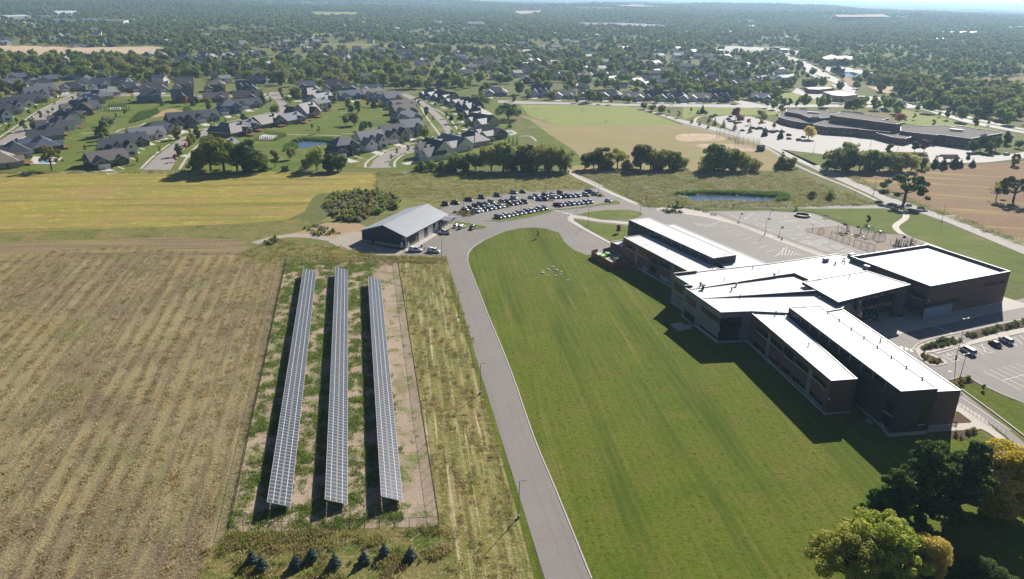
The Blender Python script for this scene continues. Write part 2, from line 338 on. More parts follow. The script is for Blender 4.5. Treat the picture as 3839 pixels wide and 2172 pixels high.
def npmesh(name, verts, quads, mt, tint=None):
    me = bpy.data.meshes.new(name); nv, nq = len(verts), len(quads); k = quads.shape[1]
    me.vertices.add(nv); me.vertices.foreach_set('co', verts.astype(np.float32).ravel())
    me.loops.add(nq*k); me.loops.foreach_set('vertex_index', quads.astype(np.int32).ravel())
    me.polygons.add(nq); me.polygons.foreach_set('loop_start', np.arange(0, nq*k, k, dtype=np.int32))
    me.update(calc_edges=True)
    if tint is not None:
        a = me.attributes.new('tint', 'FLOAT', 'FACE'); a.data.foreach_set('value', tint.astype(np.float32))
    for t in (mt if isinstance(mt, (list, tuple)) else [mt]): me.materials.append(m[t])
    return me

# ---------------------------------------------------------------- setting: ground, fields, roads
b = MB(); b.poly([(-40000, -3000, 0), (40000, -3000, 0), (40000, 70000, 0), (-40000, 70000, 0)], 'm_ground'); b.build('ground', None, kind='structure')
FIELDS = []      # polygons kept free of far trees
def field(name, poly, z, mt, sm=0, keep=True):
    if keep: FIELDS.append(smooth(poly, sm) if sm else poly)
    return sheet(name, poly, z, mt, sm=sm)
stub = pts(D, (-900, 640), (0, 612), (250, 607), (430, 598), (600, 606), (640, 640), (700, 660), (718, 668), (700, 760), (580, 1300), (540, 1400), (525, 1480), (350, 2200), (-1500, 2200), (-1500, 900))
field('stubble_field', stub, .03, 'm_stubble')
soy = pts(D, (-900, 445), (0, 436), (200, 432), (600, 431), (945, 434), (943, 462), (936, 480), (800, 487), (784, 500), (766, 532), (720, 553), (600, 563), (300, 575), (0, 585), (-900, 620))
field('soybean_field', soy, .04, 'm_soy')
field('grass_verge', pts(D, (-900, 625), (0, 585), (300, 575), (600, 563), (720, 553), (770, 545), (800, 600), (600, 612), (430, 598), (250, 607), (0, 612), (-900, 645)), .02, 'm_weedy')
field('meadow', pts(D, (945, 434), (1430, 438), (1480, 470), (1530, 500), (1300, 490), (1110, 520), (800, 560), (936, 480)), .025, 'm_meadow')
rough_m = pts(D, (1440, 432), (1990, 432), (2040, 455), (2200, 515), (2000, 522), (1660, 522), (1620, 520), (1560, 480))
field('rough_meadow', rough_m, .028, 'm_rough')
field('dry_field', pts(D, (2120, 432), (2600, 405), (3000, 400), (3000, 760), (2573, 625), (2330, 540), (2250, 505)), .03, 'm_brownfield')
field('tan_field', pts(Q1, (-600, 335), (0, 345), (300, 350), (650, 361), (1130, 352), (1300, 362), (1240, 400), (1180, 436), (930, 440), (250, 440), (0, 405), (-600, 400)), .3, 'm_farfield')
field('tan_field', pts(Q1, (-300, 572), (100, 577), (60, 605), (-300, 612)), .2, 'm_farfield')
for pl, mt in ((((2340, 104), (2700, 106), (2690, 132), (2360, 130)), 'm_fargreen'), (((2355, 258), (2500, 252), (2505, 280), (2370, 282)), 'm_fargreen'),
               (((2400, 325), (2700, 330), (3100, 340), (3000, 365), (2700, 372), (2420, 372)), 'm_meadow')):
    field('far_field', pts(Q1, *pl), .4, mt)
for pl, mt in ((((430, 335), (800, 345), (1300, 345), (1500, 352), (1100, 385), (560, 388)), 'm_meadow'), (((1300, 100), (1500, 96), (1520, 122), (1340, 130)), 'm_farfield'), (((970, 84), (1290, 98), (1270, 106), (990, 92)), 'm_fargreen'),
               (((2030, 92), (2200, 80), (2480, 98), (2200, 104)), 'm_farfield'), (((2150, 70), (2330, 78), (2300, 84), (2160, 80)), 'm_farfield'), (((930, 690), (1010, 690), (960, 735), (860, 735)), 'm_turf'),
               (((140, 165), (190, 165), (200, 200), (150, 200)), 'm_fargreen')):
    field('far_field', pts(Q2, *pl), .4, mt)
for pl, mt in ((((1130, 162), (1500, 150), (1560, 180), (1160, 186)), 'm_farfield'), (((2390, 225), (2700, 212), (2700, 242), (2420, 240)), 'm_fargreen'), (((1480, 90), (1740, 84), (1700, 98), (1500, 102)), 'm_farfield'),
               (((2100, 600), (2300, 590), (2700, 590), (2700, 640), (2200, 645)), 'm_brownfield'), (((1190, 575), (1330, 600), (1340, 640), (1250, 650)), 'm_dirt'), (((1380, 655), (1640, 655), (1570, 715), (1470, 690)), 'm_farfield'),
               (((890, 610), (1100, 610), (1140, 655), (900, 650)), 'm_dirt')):
    field('far_field', pts(Q3, *pl), .35, mt)
field('lawn', pts(D, (1780, 2200), (1487, 1456), (1400, 1250), (1340, 1100), (1290, 960), (1225, 830), (1190, 700)) + pts(Q4, (960, 800), (948, 745), (958, 700), (1000, 652), (1090, 597), (1230, 536), (1330, 511), (1450, 503), (1540, 513), (1640, 542), (1680, 612), (1750, 672), (1850, 722)) +
      pts(A, (200, 700), (600, 800), (1000, 900)) + pts(D, (2300, 950), (2440, 1060), (2500, 1120), (2573, 1190), (2900, 1380), (4000, 1900), (4000, 2600), (1960, 2600)), .05, 'm_lawn', keep=False)
field('park_lawn', pts(Q2, (1345, 790), (2150, 800), (2220, 815), (2574, 948), (1660, 955), (1420, 880)), .06, 'm_park')
field('ball_field', pts(Q2, (1350, 870), (1660, 955), (2200, 950), (2574, 942)) + pts(Q3, (300, 1010), (560, 1072), (700, 1140), (860, 1260)) + pts(D, (1960, 432), (1440, 432)) + pts(Q2, (1700, 1200), (1480, 1040), (1400, 940)), .055, 'm_turf_tan')
field('ball_field_edge', pts(Q2, (1350, 880), (1420, 905), (1560, 1010), (1760, 1140), (1850, 1250), (1700, 1250), (1480, 1050), (1390, 950)), .065, 'm_turf')
field('park_lawn', pts(Q3, (0, 812), (500, 812), (700, 830), (730, 870), (250, 870), (100, 872), (0, 905)), .06, 'm_park')
field('park_lawn', pts(Q3, (735, 690), (930, 720), (1050, 760), (1060, 786), (800, 786), (740, 770)), .06, 'm_park')
field('park_lawn', pts(Q3, (1640, 830), (1800, 850), (2200, 950), (2400, 990), (2140, 965), (1880, 955), (1640, 930)), .06, 'm_park')
field('grass_bank', pts(Q3, (820, 1145), (1060, 1170), (1090, 1280), (1240, 1290), (1480, 1420), (1400, 1420), (1120, 1300), (860, 1180)), .058, 'm_turf')
sheet('grass_bank', pts(R3, (300, 274), (800, 290), (1200, 294), (1640, 292), (1720, 305), (1770, 345), (1690, 410), (1740, 460), (1480, 440), (1330, 380), (1170, 322), (870, 306), (460, 306)), .07, 'm_turf')
sheet('grass_bank', pts(R3, (1810, 310), (2050, 390), (2574, 605), (2900, 750), (2900, 900), (2300, 720), (2000, 560), (1870, 520), (1740, 430), (1800, 350)), .07, 'm_turf')
sheet('roadside_weeds', pts(R3, (1290, 42), (1440, 112), (1640, 202), (1800, 262), (1960, 312), (2574, 547), (2700, 600), (2700, 570), (2150, 350), (1900, 270), (1650, 165), (1400, 60)), .075, 'm_rough')
field('suburb_lawn', pts(H1, (-900, 1400), (-900, 700), (0, 400), (700, 230), (2574, 230)) + pts(H2, (1400, 250), (2574, 250)) + pts(H3, (700, 250), (1700, 220), (2200, 380), (2450, 640), (2574, 840), (2574, 1000), (1900, 1240), (800, 1310), (0, 1300)) + pts(H2, (1400, 1440), (0, 1440)), .03, 'm_turf')
sheet('field_headland', pts(D, (-900, 632), (0, 606), (250, 603), (430, 596), (600, 602), (645, 636), (560, 645), (300, 652), (0, 662), (-900, 700)), .035, 'm_headland')
# roads and paved areas
AS = 'm_asphalt'
sheet('service_road', pts(D, (1369, 1456), (1620, 2260), (1800, 2260), (1487, 1456), (1400, 1240), (1340, 1095), (1283, 930), (1228, 795), (1185, 690), (1176, 660), (1185, 600), (1130, 620), (1122, 650), (1150, 735), (1208, 938), (1300, 1232)), .09, AS)
sheet('parking_lot', pts(Q4, (795, 740), (755, 722), (440, 724), (500, 650), (820, 480), (860, 440), (690, 395)) + pts(P1, (30, 405), (190, 330), (370, 290), (560, 250), (800, 205), (1020, 175), (1250, 150), (1500, 130), (1800, 112), (1900, 125), (2310, 95), (2574, 250)) +
      pts(Q4, (2240, 332), (2574, 330), (2574, 470), (2160, 470), (2140, 600), (2030, 640), (2000, 700), (1850, 720), (1750, 680), (1680, 620), (1640, 550), (1540, 520), (1450, 510), (1330, 518), (1230, 543), (1090, 603), (1000, 660), (955, 715), (950, 760), (900, 800)), .085, AS)
sheet('access_road', pts(R3, (0, 252), (110, 251), (340, 247), (800, 263), (1250, 267), (1570, 261), (1650, 250), (1700, 300), (1640, 291), (1200, 293), (800, 289), (300, 273), (170, 281), (100, 300)), .095, AS)
sheet('playground_asphalt', pts(R3, (-40, 300), (40, 262), (120, 285), (460, 308), (870, 306), (1030, 318), (1170, 325), (1330, 385), (1500, 470), (1900, 522), (1700, 560), (1550, 640), (900, 700), (200, 600)), .088, AS)
sheet('road', pts(R3, (1110, 0), (1270, 75), (1560, 205), (1640, 250), (1800, 298), (1890, 325), (2050, 380), (2574, 600), (3000, 790), (3000, 740), (2574, 546), (1960, 310), (1800, 258), (1640, 198), (1440, 108), (1290, 38), (1200, 0)) , .1, 'm_street')
sheet('road', pts(Q3, (0, 905), (300, 972), (600, 1058), (720, 1110), (830, 1160), (980, 1240), (1010, 1262)) + pts(R3, (1200, 0), (1110, 0)) + pts(Q3, (800, 1190), (700, 1135), (560, 1072), (300, 1004), (0, 932)) + pts(Q2, (2200, 805), (2150, 790)), .105, 'm_glare')
school_drive = pts(Q3, (240, 885), (330, 872), (520, 882), (700, 930), (740, 950), (940, 985), (1180, 1030), (2140, 1120), (2260, 1180), (2420, 1170), (2700, 1130), (2700, 1180), (2300, 1226), (1870, 1240), (1840, 1150), (1100, 1140), (1060, 1165), (850, 1142), (700, 1122), (600, 1075), (420, 1010), (330, 965), (220, 905))
field('school_drive', school_drive, .11, 'm_glare')
def edges(name, fn, l, r, z, mt, keep=True):
    poly = smooth(pts(fn, *l), 3, False)+list(reversed(smooth(pts(fn, *r), 3, False))); sheet(name, poly, z, mt)
    if keep: FIELDS.append(poly)
edges('street', Q2, ((1180, 758), (1440, 768), (1700, 774), (2150, 784), (2600, 788)), ((1180, 776), (1350, 785), (1700, 790), (2150, 800), (2600, 809)), .12, 'm_glare')
edges('street', Q3, ((0, 787), (520, 790), (1050, 790), (1600, 795), (1900, 792)), ((0, 808), (520, 814), (1050, 808), (1600, 814), (1900, 822)), .13, 'm_glare')
edges('street', Q3, ((430, 758), (520, 775), (640, 800), (760, 830)), ((380, 765), (450, 790), (580, 815), (700, 845)), .125, 'm_glare')
edges('avenue', Q3, ((690, 412), (830, 470), (930, 540), (1010, 600), (1150, 662), (1290, 708)), ((740, 405), (890, 452), (970, 488), (1090, 556), (1200, 610), (1312, 668)), .14, 'm_glare')
edges('avenue', Q3, ((1600, 790), (1800, 826), (1990, 884), (2200, 940), (2700, 1030)), ((1640, 770), (1800, 786), (2050, 848), (2300, 915), (2700, 1000)), .14, 'm_glare')
sheet('median_strip', pts(Q3, (1010, 565), (1090, 605), (1200, 655), (1190, 660), (1080, 612), (1000, 570)), .2, 'm_turf')
sheet('median_strip', pts(Q3, (1750, 805), (2000, 858), (2300, 930), (2700, 1012), (2700, 1018), (2300, 938), (2000, 866), (1750, 811)), .2, 'm_turf')
field('retail_lot', pts(Q3, (1040, 505), (1200, 500), (1400, 540), (1460, 560), (1150, 560), (1100, 545)), .15, 'm_glare')
field('retail_lot', pts(Q3, (860, 665), (1020, 690), (1300, 720), (1560, 740), (1560, 790), (1060, 775), (960, 735), (820, 700)), .15, 'm_glare')
field('retail_lot', pts(Q3, (200, 345), (540, 355), (900, 390), (880, 410), (640, 420), (330, 395)), .3, 'm_glare')
ST = 'm_street'
edges('street', H1, ((-700, 1350), (0, 960), (200, 820), (460, 640), (560, 540), (790, 410), (1000, 330), (1250, 258)), ((-700, 1480), (0, 1030), (250, 960), (400, 870), (490, 790), (720, 640), (880, 500), (1040, 420), (1290, 300)), .06, ST)
edges('street', H1, ((700, 262), (1200, 250), (2000, 252), (2574, 262)), ((700, 290), (1200, 292), (2000, 285), (2574, 292)), .065, ST)
edges('street', H2, ((0, 262), (500, 275), (1000, 275), (1480, 285)), ((0, 292), (500, 305), (1000, 305), (1500, 330)), .066, ST)
edges('street', H2, ((-430, 1400), (-170, 1160), (0, 1035), (180, 905), (540, 790), (800, 722), (1160, 645), (1480, 570), (1610, 515), (1640, 440), (1580, 360), (1480, 270), (1490, 228)), ((0, 1400), (100, 1230), (210, 1085), (330, 975), (480, 890), (800, 785), (1180, 690), (1560, 600), (1740, 530), (1780, 460), (1720, 360), (1660, 290), (1640, 225)), .064, ST)
edges('street', H3, ((370, 1290), (430, 1240), (460, 1180), (560, 1110), (720, 1040), (1000, 980), (1280, 920), (1430, 875), (1490, 825), (1440, 720), (1380, 640), (1280, 530), (1180, 430), (1000, 330), (870, 262), (790, 240)), ((740, 1283), (670, 1260), (690, 1200), (800, 1120), (1000, 1050), (1200, 1000), (1500, 925), (1590, 860), (1610, 800), (1540, 700), (1470, 600), (1380, 520), (1300, 450), (1130, 320), (960, 250), (900, 232)), .062, ST)
edges('street', H3, ((980, 292), (1120, 305), (1300, 330)), ((960, 325), (1120, 335), (1300, 352)), .061, ST)
CN = 'm_concrete'
for fn, ln in ((H1, ((-300, 1120), (0, 905), (170, 790), (360, 660), (520, 545), (740, 430), (940, 335), (1100, 270))), (H1, ((-200, 1200), (330, 930), (520, 790), (760, 640), (960, 470), (1120, 370))),
               (H1, ((2120, 1385), (2350, 1160), (2560, 1010))), (H2, ((0, 960), (180, 850), (560, 765), (850, 680), (1180, 610), (1500, 530))), (H2, ((130, 1390), (340, 1090), (560, 930))), (H2, ((1450, 420), (1400, 330), (1430, 240))),
               (H3, ((345, 1285), (350, 1220), (480, 1120), (680, 1030), (1000, 945), (1380, 860), (1380, 800), (1260, 640), (1180, 520), (1130, 420))), (H3, ((760, 1280), (760, 1200), (880, 1100), (1060, 1050))), (H3, ((1690, 820), (1620, 700), (1560, 620), (1420, 500), (1220, 405))),
               (H1, ((1230, 843), (1700, 832), (2000, 832))), (H1, ((1740, 832), (1850, 780), (2100, 735), (2190, 690))), (H2, ((1740, 862), (2574, 885))), (H3, ((0, 805), (230, 800))), (Q2, ((1340, 1030), (1420, 1028), (1470, 1065))), (Q2, ((1700, 1268), (1760, 1310), (1900, 1375), (1970, 1408)))):
    strip('sidewalk', pts(fn, *ln), 1.6, .09, CN)
strip('path', pts(Q4, (1700, 75), (1780, 130), (1960, 215), (2100, 280), (2240, 338)), 3.4, .1, CN)
strip('path', pts(Q3, (0, 940), (300, 1012), (540, 1075), (640, 1120), (800, 1220)) + pts(R3, (1180, 62), (1400, 150), (1590, 240)), 2.6, .11, 'm_street')
strip('path', pts(R3, (1730, 300), (1780, 330), (1775, 360), (1720, 400), (1720, 430), (1790, 480), (1930, 530), (2010, 560)), 3.0, .11, CN)
strip('path', pts(Q3, (90, 925), (100, 895), (140, 880), (240, 872)), 2.2, .11, CN)
# kerbs of the service road and the access road
for ln in (pts(D, (1487, 1456), (1400, 1240), (1340, 1095), (1283, 930), (1228, 795)) + pts(Q4, (1010, 925), (965, 810), (950, 745), (960, 698), (1000, 652), (1090, 597), (1230, 536)),):
    strip('kerb', ln, .3, .06, CN, 3, .14)
strip('kerb', pts(R3, (110, 250), (340, 246), (800, 262), (1250, 266), (1560, 260)), .35, .08, CN, 3, .14)
strip('kerb', pts(Q4, (2240, 336), (2400, 326), (2560, 322)), .35, .08, CN, 3, .14)
# grass islands and walks between the shed, the lot and the school
island('grass_island', pts(Q4, (1085, 458), (1200, 470), (1400, 440), (1560, 405), (1610, 385), (1560, 372), (1400, 395), (1180, 450)), 'm_turf', .09, 0)
island('grass_island', pts(Q4, (1575, 372), (1640, 382), (1800, 365), (1960, 345), (2100, 335), (2115, 320), (2060, 305), (2000, 318), (1880, 345), (1680, 368)), 'm_turf', .09, 0)
island('grass_island', pts(Q4, (850, 462), (920, 470), (1060, 495), (1110, 508), (1080, 522), (1010, 528), (900, 505), (840, 480)), 'm_turf', .09, 0)
isl_a = island('planting_bed', pts(P1, (190, 455), (260, 430), (330, 415), (480, 425), (560, 470), (540, 490), (440, 508), (370, 502)), 'm_mulch', .09, 0)
isl_b = island('planting_bed', pts(P1, (830, 320), (900, 310), (1000, 350), (1060, 370), (980, 385), (940, 380)), 'm_mulch', .09, 0)
isl_c = island('planting_bed', pts(P1, (1560, 260), (1600, 250), (1680, 285), (1560, 292)), 'm_mulch', .09, 0)
isl_d = island('planting_bed', pts(P1, (2190, 180), (2300, 170), (2395, 218), (2270, 230)), 'm_mulch', .09, 0)
sheet('concrete_walk', pts(Q4, (1700, 440), (1730, 418), (1800, 424), (1960, 455), (2180, 472), (2180, 495), (2160, 492), (1940, 470), (1800, 448), (1750, 442), (1750, 460), (1830, 510), (2050, 635), (2030, 640), (1800, 520), (1710, 465)), .21, CN)
island('grass_island', pts(Q4, (1770, 415), (1850, 395), (2000, 378), (2170, 376), (2250, 392), (2285, 415), (2240, 440), (2170, 460), (1960, 450), (1830, 430)), 'm_turf', .09, 0)
sheet('grass_island', pts(Q4, (1750, 450), (1800, 456), (1940, 478), (2165, 500), (2180, 600), (2040, 630), (1830, 505)), .2, 'm_turf')
sheet('concrete_walk', pts(R3, (110, 290), (160, 280), (300, 290), (500, 330), (700, 400), (900, 475), (1250, 600), (1200, 610), (900, 500), (640, 400), (440, 350), (300, 330), (190, 325), (110, 300)), .12, CN)
bed_n1 = inset(pts(R3, (160, 282), (240, 276), (300, 284), (280, 296), (200, 290)), .3)
bed_n2 = inset(pts(R3, (120, 298), (200, 298), (310, 322), (250, 328), (170, 324)), .3)
for q in (bed_n1, bed_n2): sheet('planting_bed', q, .16, 'm_mulch')
sheet('playground_surface', pts(Y, (0, 440), (560, 400), (900, 370), (1240, 470), (1600, 550), (2040, 560), (2500, 745), (2200, 860), (1400, 960), (1300, 915), (0, 480)), .13, 'm_woodchip')
strip('border_kerb', pts(Y, (0, 440), (560, 400), (900, 370), (1240, 470), (1600, 550), (2040, 560), (2500, 745)), .25, .12, CN, 0, .12)
strip('border_kerb', pts(Y, (0, 480), (500, 630), (1000, 800), (1400, 950)), .25, .12, CN, 0, .12)
# entrance side of the school: drop-off lane, plaza, car park
sheet('car_park', pts(V, (-100, 60), (500, 20), (1300, -120), (2400, -380), (2800, 500), (2000, 1180), (1509, 960), (1300, 870), (950, 680), (820, 660), (700, 700), (820, 780), (1600, 1420), (1700, 1600), (1200, 1180), (780, 900), (300, 500)), .085, AS)
sheet('entrance_plaza', pts(B, (800, 1000), (1300, 800), (1900, 740), (2320, 710), (2532, 780), (2532, 820), (2310, 865), (1350, 1070), (1245, 1105), (1170, 1130)), .12, CN)
isl_e = island('planting_bed', pts(V, (360, 375), (400, 330), (520, 280), (760, 225), (900, 290), (840, 330), (560, 400), (460, 410), (560, 425), (690, 490), (710, 520), (600, 545), (520, 540), (420, 470)), 'm_concrete', .09, 0)
bed_e1 = inset(pts(V, (395, 345), (520, 292), (740, 236), (890, 292), (820, 318), (520, 388), (420, 375)), .3)
bed_e2 = inset(pts(V, (400, 415), (520, 425), (650, 480), (690, 512), (600, 536), (520, 528), (440, 470)), .3)
bed_e3 = inset(pts(V, (850, 210), (1150, 130), (1509, 60), (1700, 20), (1700, 90), (1509, 140), (1250, 190), (970, 270)), .3)
for q in (bed_e1, bed_e2, bed_e3): sheet('planting_bed', q, .215, 'm_mulch')
sheet('concrete_walk', pts(V, (700, 380), (970, 275), (1250, 195), (1509, 145), (1800, 90), (1800, 150), (1509, 195), (1100, 285), (860, 345), (600, 420), (560, 408)), .2, CN)
strip('kerb', pts(V, (340, 380), (380, 320), (520, 262), (850, 190), (1200, 115), (1509, 50), (1800, 0)), .5, .08, CN, 3, .15)
sheet('grass_bank', pts(V, (740, 690), (840, 660), (930, 668), (1050, 740), (1180, 800), (1360, 880), (1600, 980), (1700, 1420), (1509, 1290), (1200, 1040), (860, 790)), .1, 'm_lawn')
bed_e4 = inset(pts(V, (750, 690), (840, 662), (930, 670), (1060, 745), (1030, 750), (920, 720), (920, 765), (850, 770)), .2)
sheet('planting_bed', bed_e4, .12, 'm_mulch')
strip('kerb', pts(V, (850, 785), (1100, 965), (1300, 1115), (1509, 1275), (1700, 1420)), .4, .08, CN, 3, .15)
strip('kerb', pts(V, (740, 690), (840, 658), (930, 665), (1050, 735), (1180, 795), (1300, 850), (1509, 930)), .35, .08, CN, 3, .15)
sheet('concrete_walk', pts(V, (790, 940), (830, 930), (1050, 1060), (1200, 1210), (1400, 1370), (1600, 1520), (1560, 1560), (1300, 1360), (1130, 1240), (1060, 1205), (740, 1225), (480, 1240), (490, 1160), (740, 1150), (940, 1140), (960, 1130), (830, 1030), (770, 1010)), .13, CN)
bed_e5 = pts(V, (740, 1110), (780, 1060), (830, 1040), (950, 1135), (740, 1148)); bed_e6 = pts(V, (735, 1228), (1000, 1212), (1010, 1260), (900, 1310), (735, 1300))
for q in (bed_e5, bed_e6): sheet('planting_bed', q, .1, 'm_mulch')
# shed yard, gravel, dirt track
sheet('concrete_apron', pts(M, (920, 850), (1010, 800), (1440, 560), (1560, 440), (1700, 430), (1700, 470), (1420, 630), (1250, 740), (1060, 850), (960, 875)), .115, CN)
sheet('gravel_pad', pts(M, (-110, 620), (100, 560), (260, 560), (260, 720), (500, 790), (960, 870), (900, 930), (640, 945), (300, 905), (-60, 830), (-300, 720)), .05, 'm_gravel')
strip('dirt_track', pts(D, (640, 612), (700, 596), (760, 592), (840, 604), (905, 612)), 4.5, .045, 'm_gravel')
sheet('bare_dirt', pts(D, (700, 596), (760, 580), (820, 560), (900, 562), (935, 575), (880, 600), (800, 600)), .035, 'm_dirt')
sheet('bare_dirt', pts(D, (840, 610), (1000, 640), (1120, 645), (1115, 660), (990, 650), (860, 630)), .036, 'm_dirt')
sheet('weedy_ground', pts(D, (590, 640), (700, 605), (860, 620), (1000, 645), (1125, 648), (1140, 700), (1000, 670), (860, 660), (720, 665), (620, 660)), .04, 'm_weedy')
enc = pts(S1, (868, 118), (1848, 95)) + pts(S2, (2212, 985), (365, 1040))
sheet('bare_ground', enc, .06, 'm_soil')
sheet('dry_verge', pts(S1, (1848, 95), (2000, 60), (2290, 90), (2420, 460), (2574, 920)) + pts(D, (1208, 950), (1300, 1240), (1369, 1470), (1610, 2240), (1230, 2240), (1110, 1470)) + pts(S2, (2212, 985)), .045, 'm_dryverge')
sheet('weedy_ground', pts(S2, (365, 1040), (2212, 985), (2350, 1200), (2300, 1480), (2900, 3400), (-500, 3400), (100, 1480), (180, 1200)), .05, 'm_weedy')
strip('green_verge', pts(D, (1128, 690), (1150, 770), (1200, 925), (1296, 1245), (1355, 1460)), 1.6, .062, 'm_lawn')
# ponds
pond = pts(R3, (265, 200), (420, 194), (600, 198), (920, 212), (905, 246), (700, 243), (520, 240), (340, 238)); sheet('pond_water', smooth(pond, 4), .08, 'water'); FIELDS.append(pond)
pond2 = pts(H2, (1900, 985), (2000, 960), (2200, 970), (2340, 985), (2260, 1030), (2100, 1050), (1950, 1072)); sheet('pond_water', smooth(pond2, 4), .09, 'water'); FIELDS.append(pond2)
sheet('pond_bed', smooth(pts(H1, (2260, 610), (2400, 540), (2480, 500)) + pts(H2, (40, 480), (200, 520), (230, 560), (60, 570)), 3), .08, 'm_dirt')
pond3 = pts(Q3, (1130, 545), (1280, 545), (1380, 570), (1340, 585), (1180, 580)); sheet('pond_water', pond3, .2, 'water'); FIELDS.append(pond3)
# baseball infields
for q in (pts(Q3, (-60, 1035), (0, 1012), (150, 1010), (260, 1020), (330, 1045), (290, 1060), (120, 1070), (-20, 1065)), pts(Q3, (110, 1092), (330, 1085), (470, 1090), (580, 1130), (540, 1145), (400, 1140), (180, 1125))):
    sheet('infield', smooth(q, 4), .08, 'm_farfield')
# painted markings
def line(fn, a, b_, w=.12, z=.13, mt='paint', mb=None):
    w = max(w, .2)
    p, q = fn(*a).to_2d(), fn(*b_).to_2d(); d = (q-p).normalized(); n = Vector((-d.y, d.x))*w/2
    mb.poly([(*(p-n), z), (*(q-n), z), (*(q+n), z), (*(p+n), z)], mt)
mk = MB()
for k in range(9): line(R3, (510+52*k-30, 432-52+28*k+10), (545+52*k-5, 385+26*k-2), .14, mb=mk)
for k in range(7): line(R3, (360+22*k, 388+2*k), (400+22*k-(k > 5)*20, 412), .12, mb=mk)
line(R3, (360, 388), (440, 417), .12, mb=mk); line(R3, (440, 417), (530, 380), .12, mb=mk)
for k in range(7): line(R3, (960+22*k, 555+8*k), (950+20*k, 606), .12, mb=mk)
line(R3, (915, 606), (985, 550), .12, mb=mk)
for k in range(6): line(Q4, (1600+20*k, 384+6*k), (1580+20*k, 388+6*k) if k < 0 else (1640+20*k, 384+5*k), .5, mb=mk)
for k in range(7): line(P1, (1705+28*k, 432+8*k), (1755+28*k, 434+8*k), .5, mb=mk)
for k in range(7): line(P1, (1290+26*k, 300+9*k), (1300+26*k, 345+4*k), .15, mt='paint_yellow', mb=mk)
for k in range(6): line(R3, (40+12*k, 262+2*k), (60+12*k, 270+2*k), .4, mb=mk)
for k in range(5): line(V, (570+40*k, 130+18*k), (620+45*k, 138+16*k), .5, .14, mb=mk)
for k in range(3): line(V, (220+52*k, 336+14*k), (228+52*k, 362+16*k), .9, .12, mb=mk)
for (a, b_) in (((640, 420), (770, 500)), ((770, 500), (840, 480)), ((690, 405), (820, 490)), ((740, 395), (890, 475)), ((960, 330), (1090, 425)), ((980, 330), (1130, 410)), ((1130, 410), (1195, 395)), ((1030, 318), (1190, 395)), ((1060, 310), (1110, 400)), ((1340, 255), (1440, 335)), ((1400, 235), (1500, 320)), ((1460, 220), (1560, 300)), ((1090, 600), (1470, 795)), ((1155, 583), (1530, 775)), ((1222, 567), (1590, 745)), ((1290, 550), (1640, 715)), ((1355, 535), (1700, 690)), ((1420, 515), (1760, 660)), ((1285, 695), (1600, 610)), ((850, 870), (1370, 1220)), ((690, 415), (830, 485)), ((700, 440), (760, 425)), ((730, 465), (800, 450))):
    line(V, a, b_, .13, .12, mb=mk)
mk.poly([(*V(x, y).to_2d(), .12) for x, y in ((708, 598), (730, 588), (728, 595), (760, 596), (760, 602), (728, 602), (732, 608))], 'paint')
def arc(fn, c, e, a0=0, a1=360, w=.18, asp=None):
    c_ = fn(*c); r = (fn(*e)-c_).length; n = 28
    for k in range(n):
        t0, t1 = (R(a0+(a1-a0)*(k+j)/n) for j in (0, 1))
        mk.poly([(c_.x+(r+s)*math.cos(t), c_.y+(r+s)*math.sin(t), .13) for s, t in ((-w/2, t0), (w/2, t0), (w/2, t1), (-w/2, t1))], 'paint')
for c, e in (((1015, 377), (1045, 377)), ((805, 402), (832, 402)), ((905, 440), (945, 440)), ((930, 342), (975, 342)), ((740, 362), (775, 362)), ((1110, 418), (1155, 418))): arc(R3, c, e)
for q in (((770, 330), (1040, 385)), ((920, 345), (1180, 325 + 60)), ((860, 440), (1030, 438)), ((600, 330), (690, 380)), ((1030, 320), (1240, 408)), ((930, 385), (1170, 345)), ((700, 365), (760, 320)), ((1060, 430), (1240, 405))): line(R3, *q, .12, mb=mk)
for c in ((1215, 512), (1320, 548), (1170, 535), (1230, 565), (1110, 520), (1390, 580)):
    for dx0, dy0, dx1, dy1 in ((-42, -2, 8, -16), (8, -16, 45, 4), (45, 4, -5, 16), (-5, 16, -42, -2), (-18, 6, 26, -6), (-18, -8, 22, 8)): line(R3, (c[0]+dx0, c[1]+dy0), (c[0]+dx1, c[1]+dy1), .12, mb=mk)
for c in ((1075, 465), (1130, 485), (1030, 495), (1000, 470)): line(R3, (c[0]-20, c[1]+2), (c[0]+20, c[1]-2), .3, mb=mk)
mk.build('pavement_markings', None, kind='structure')

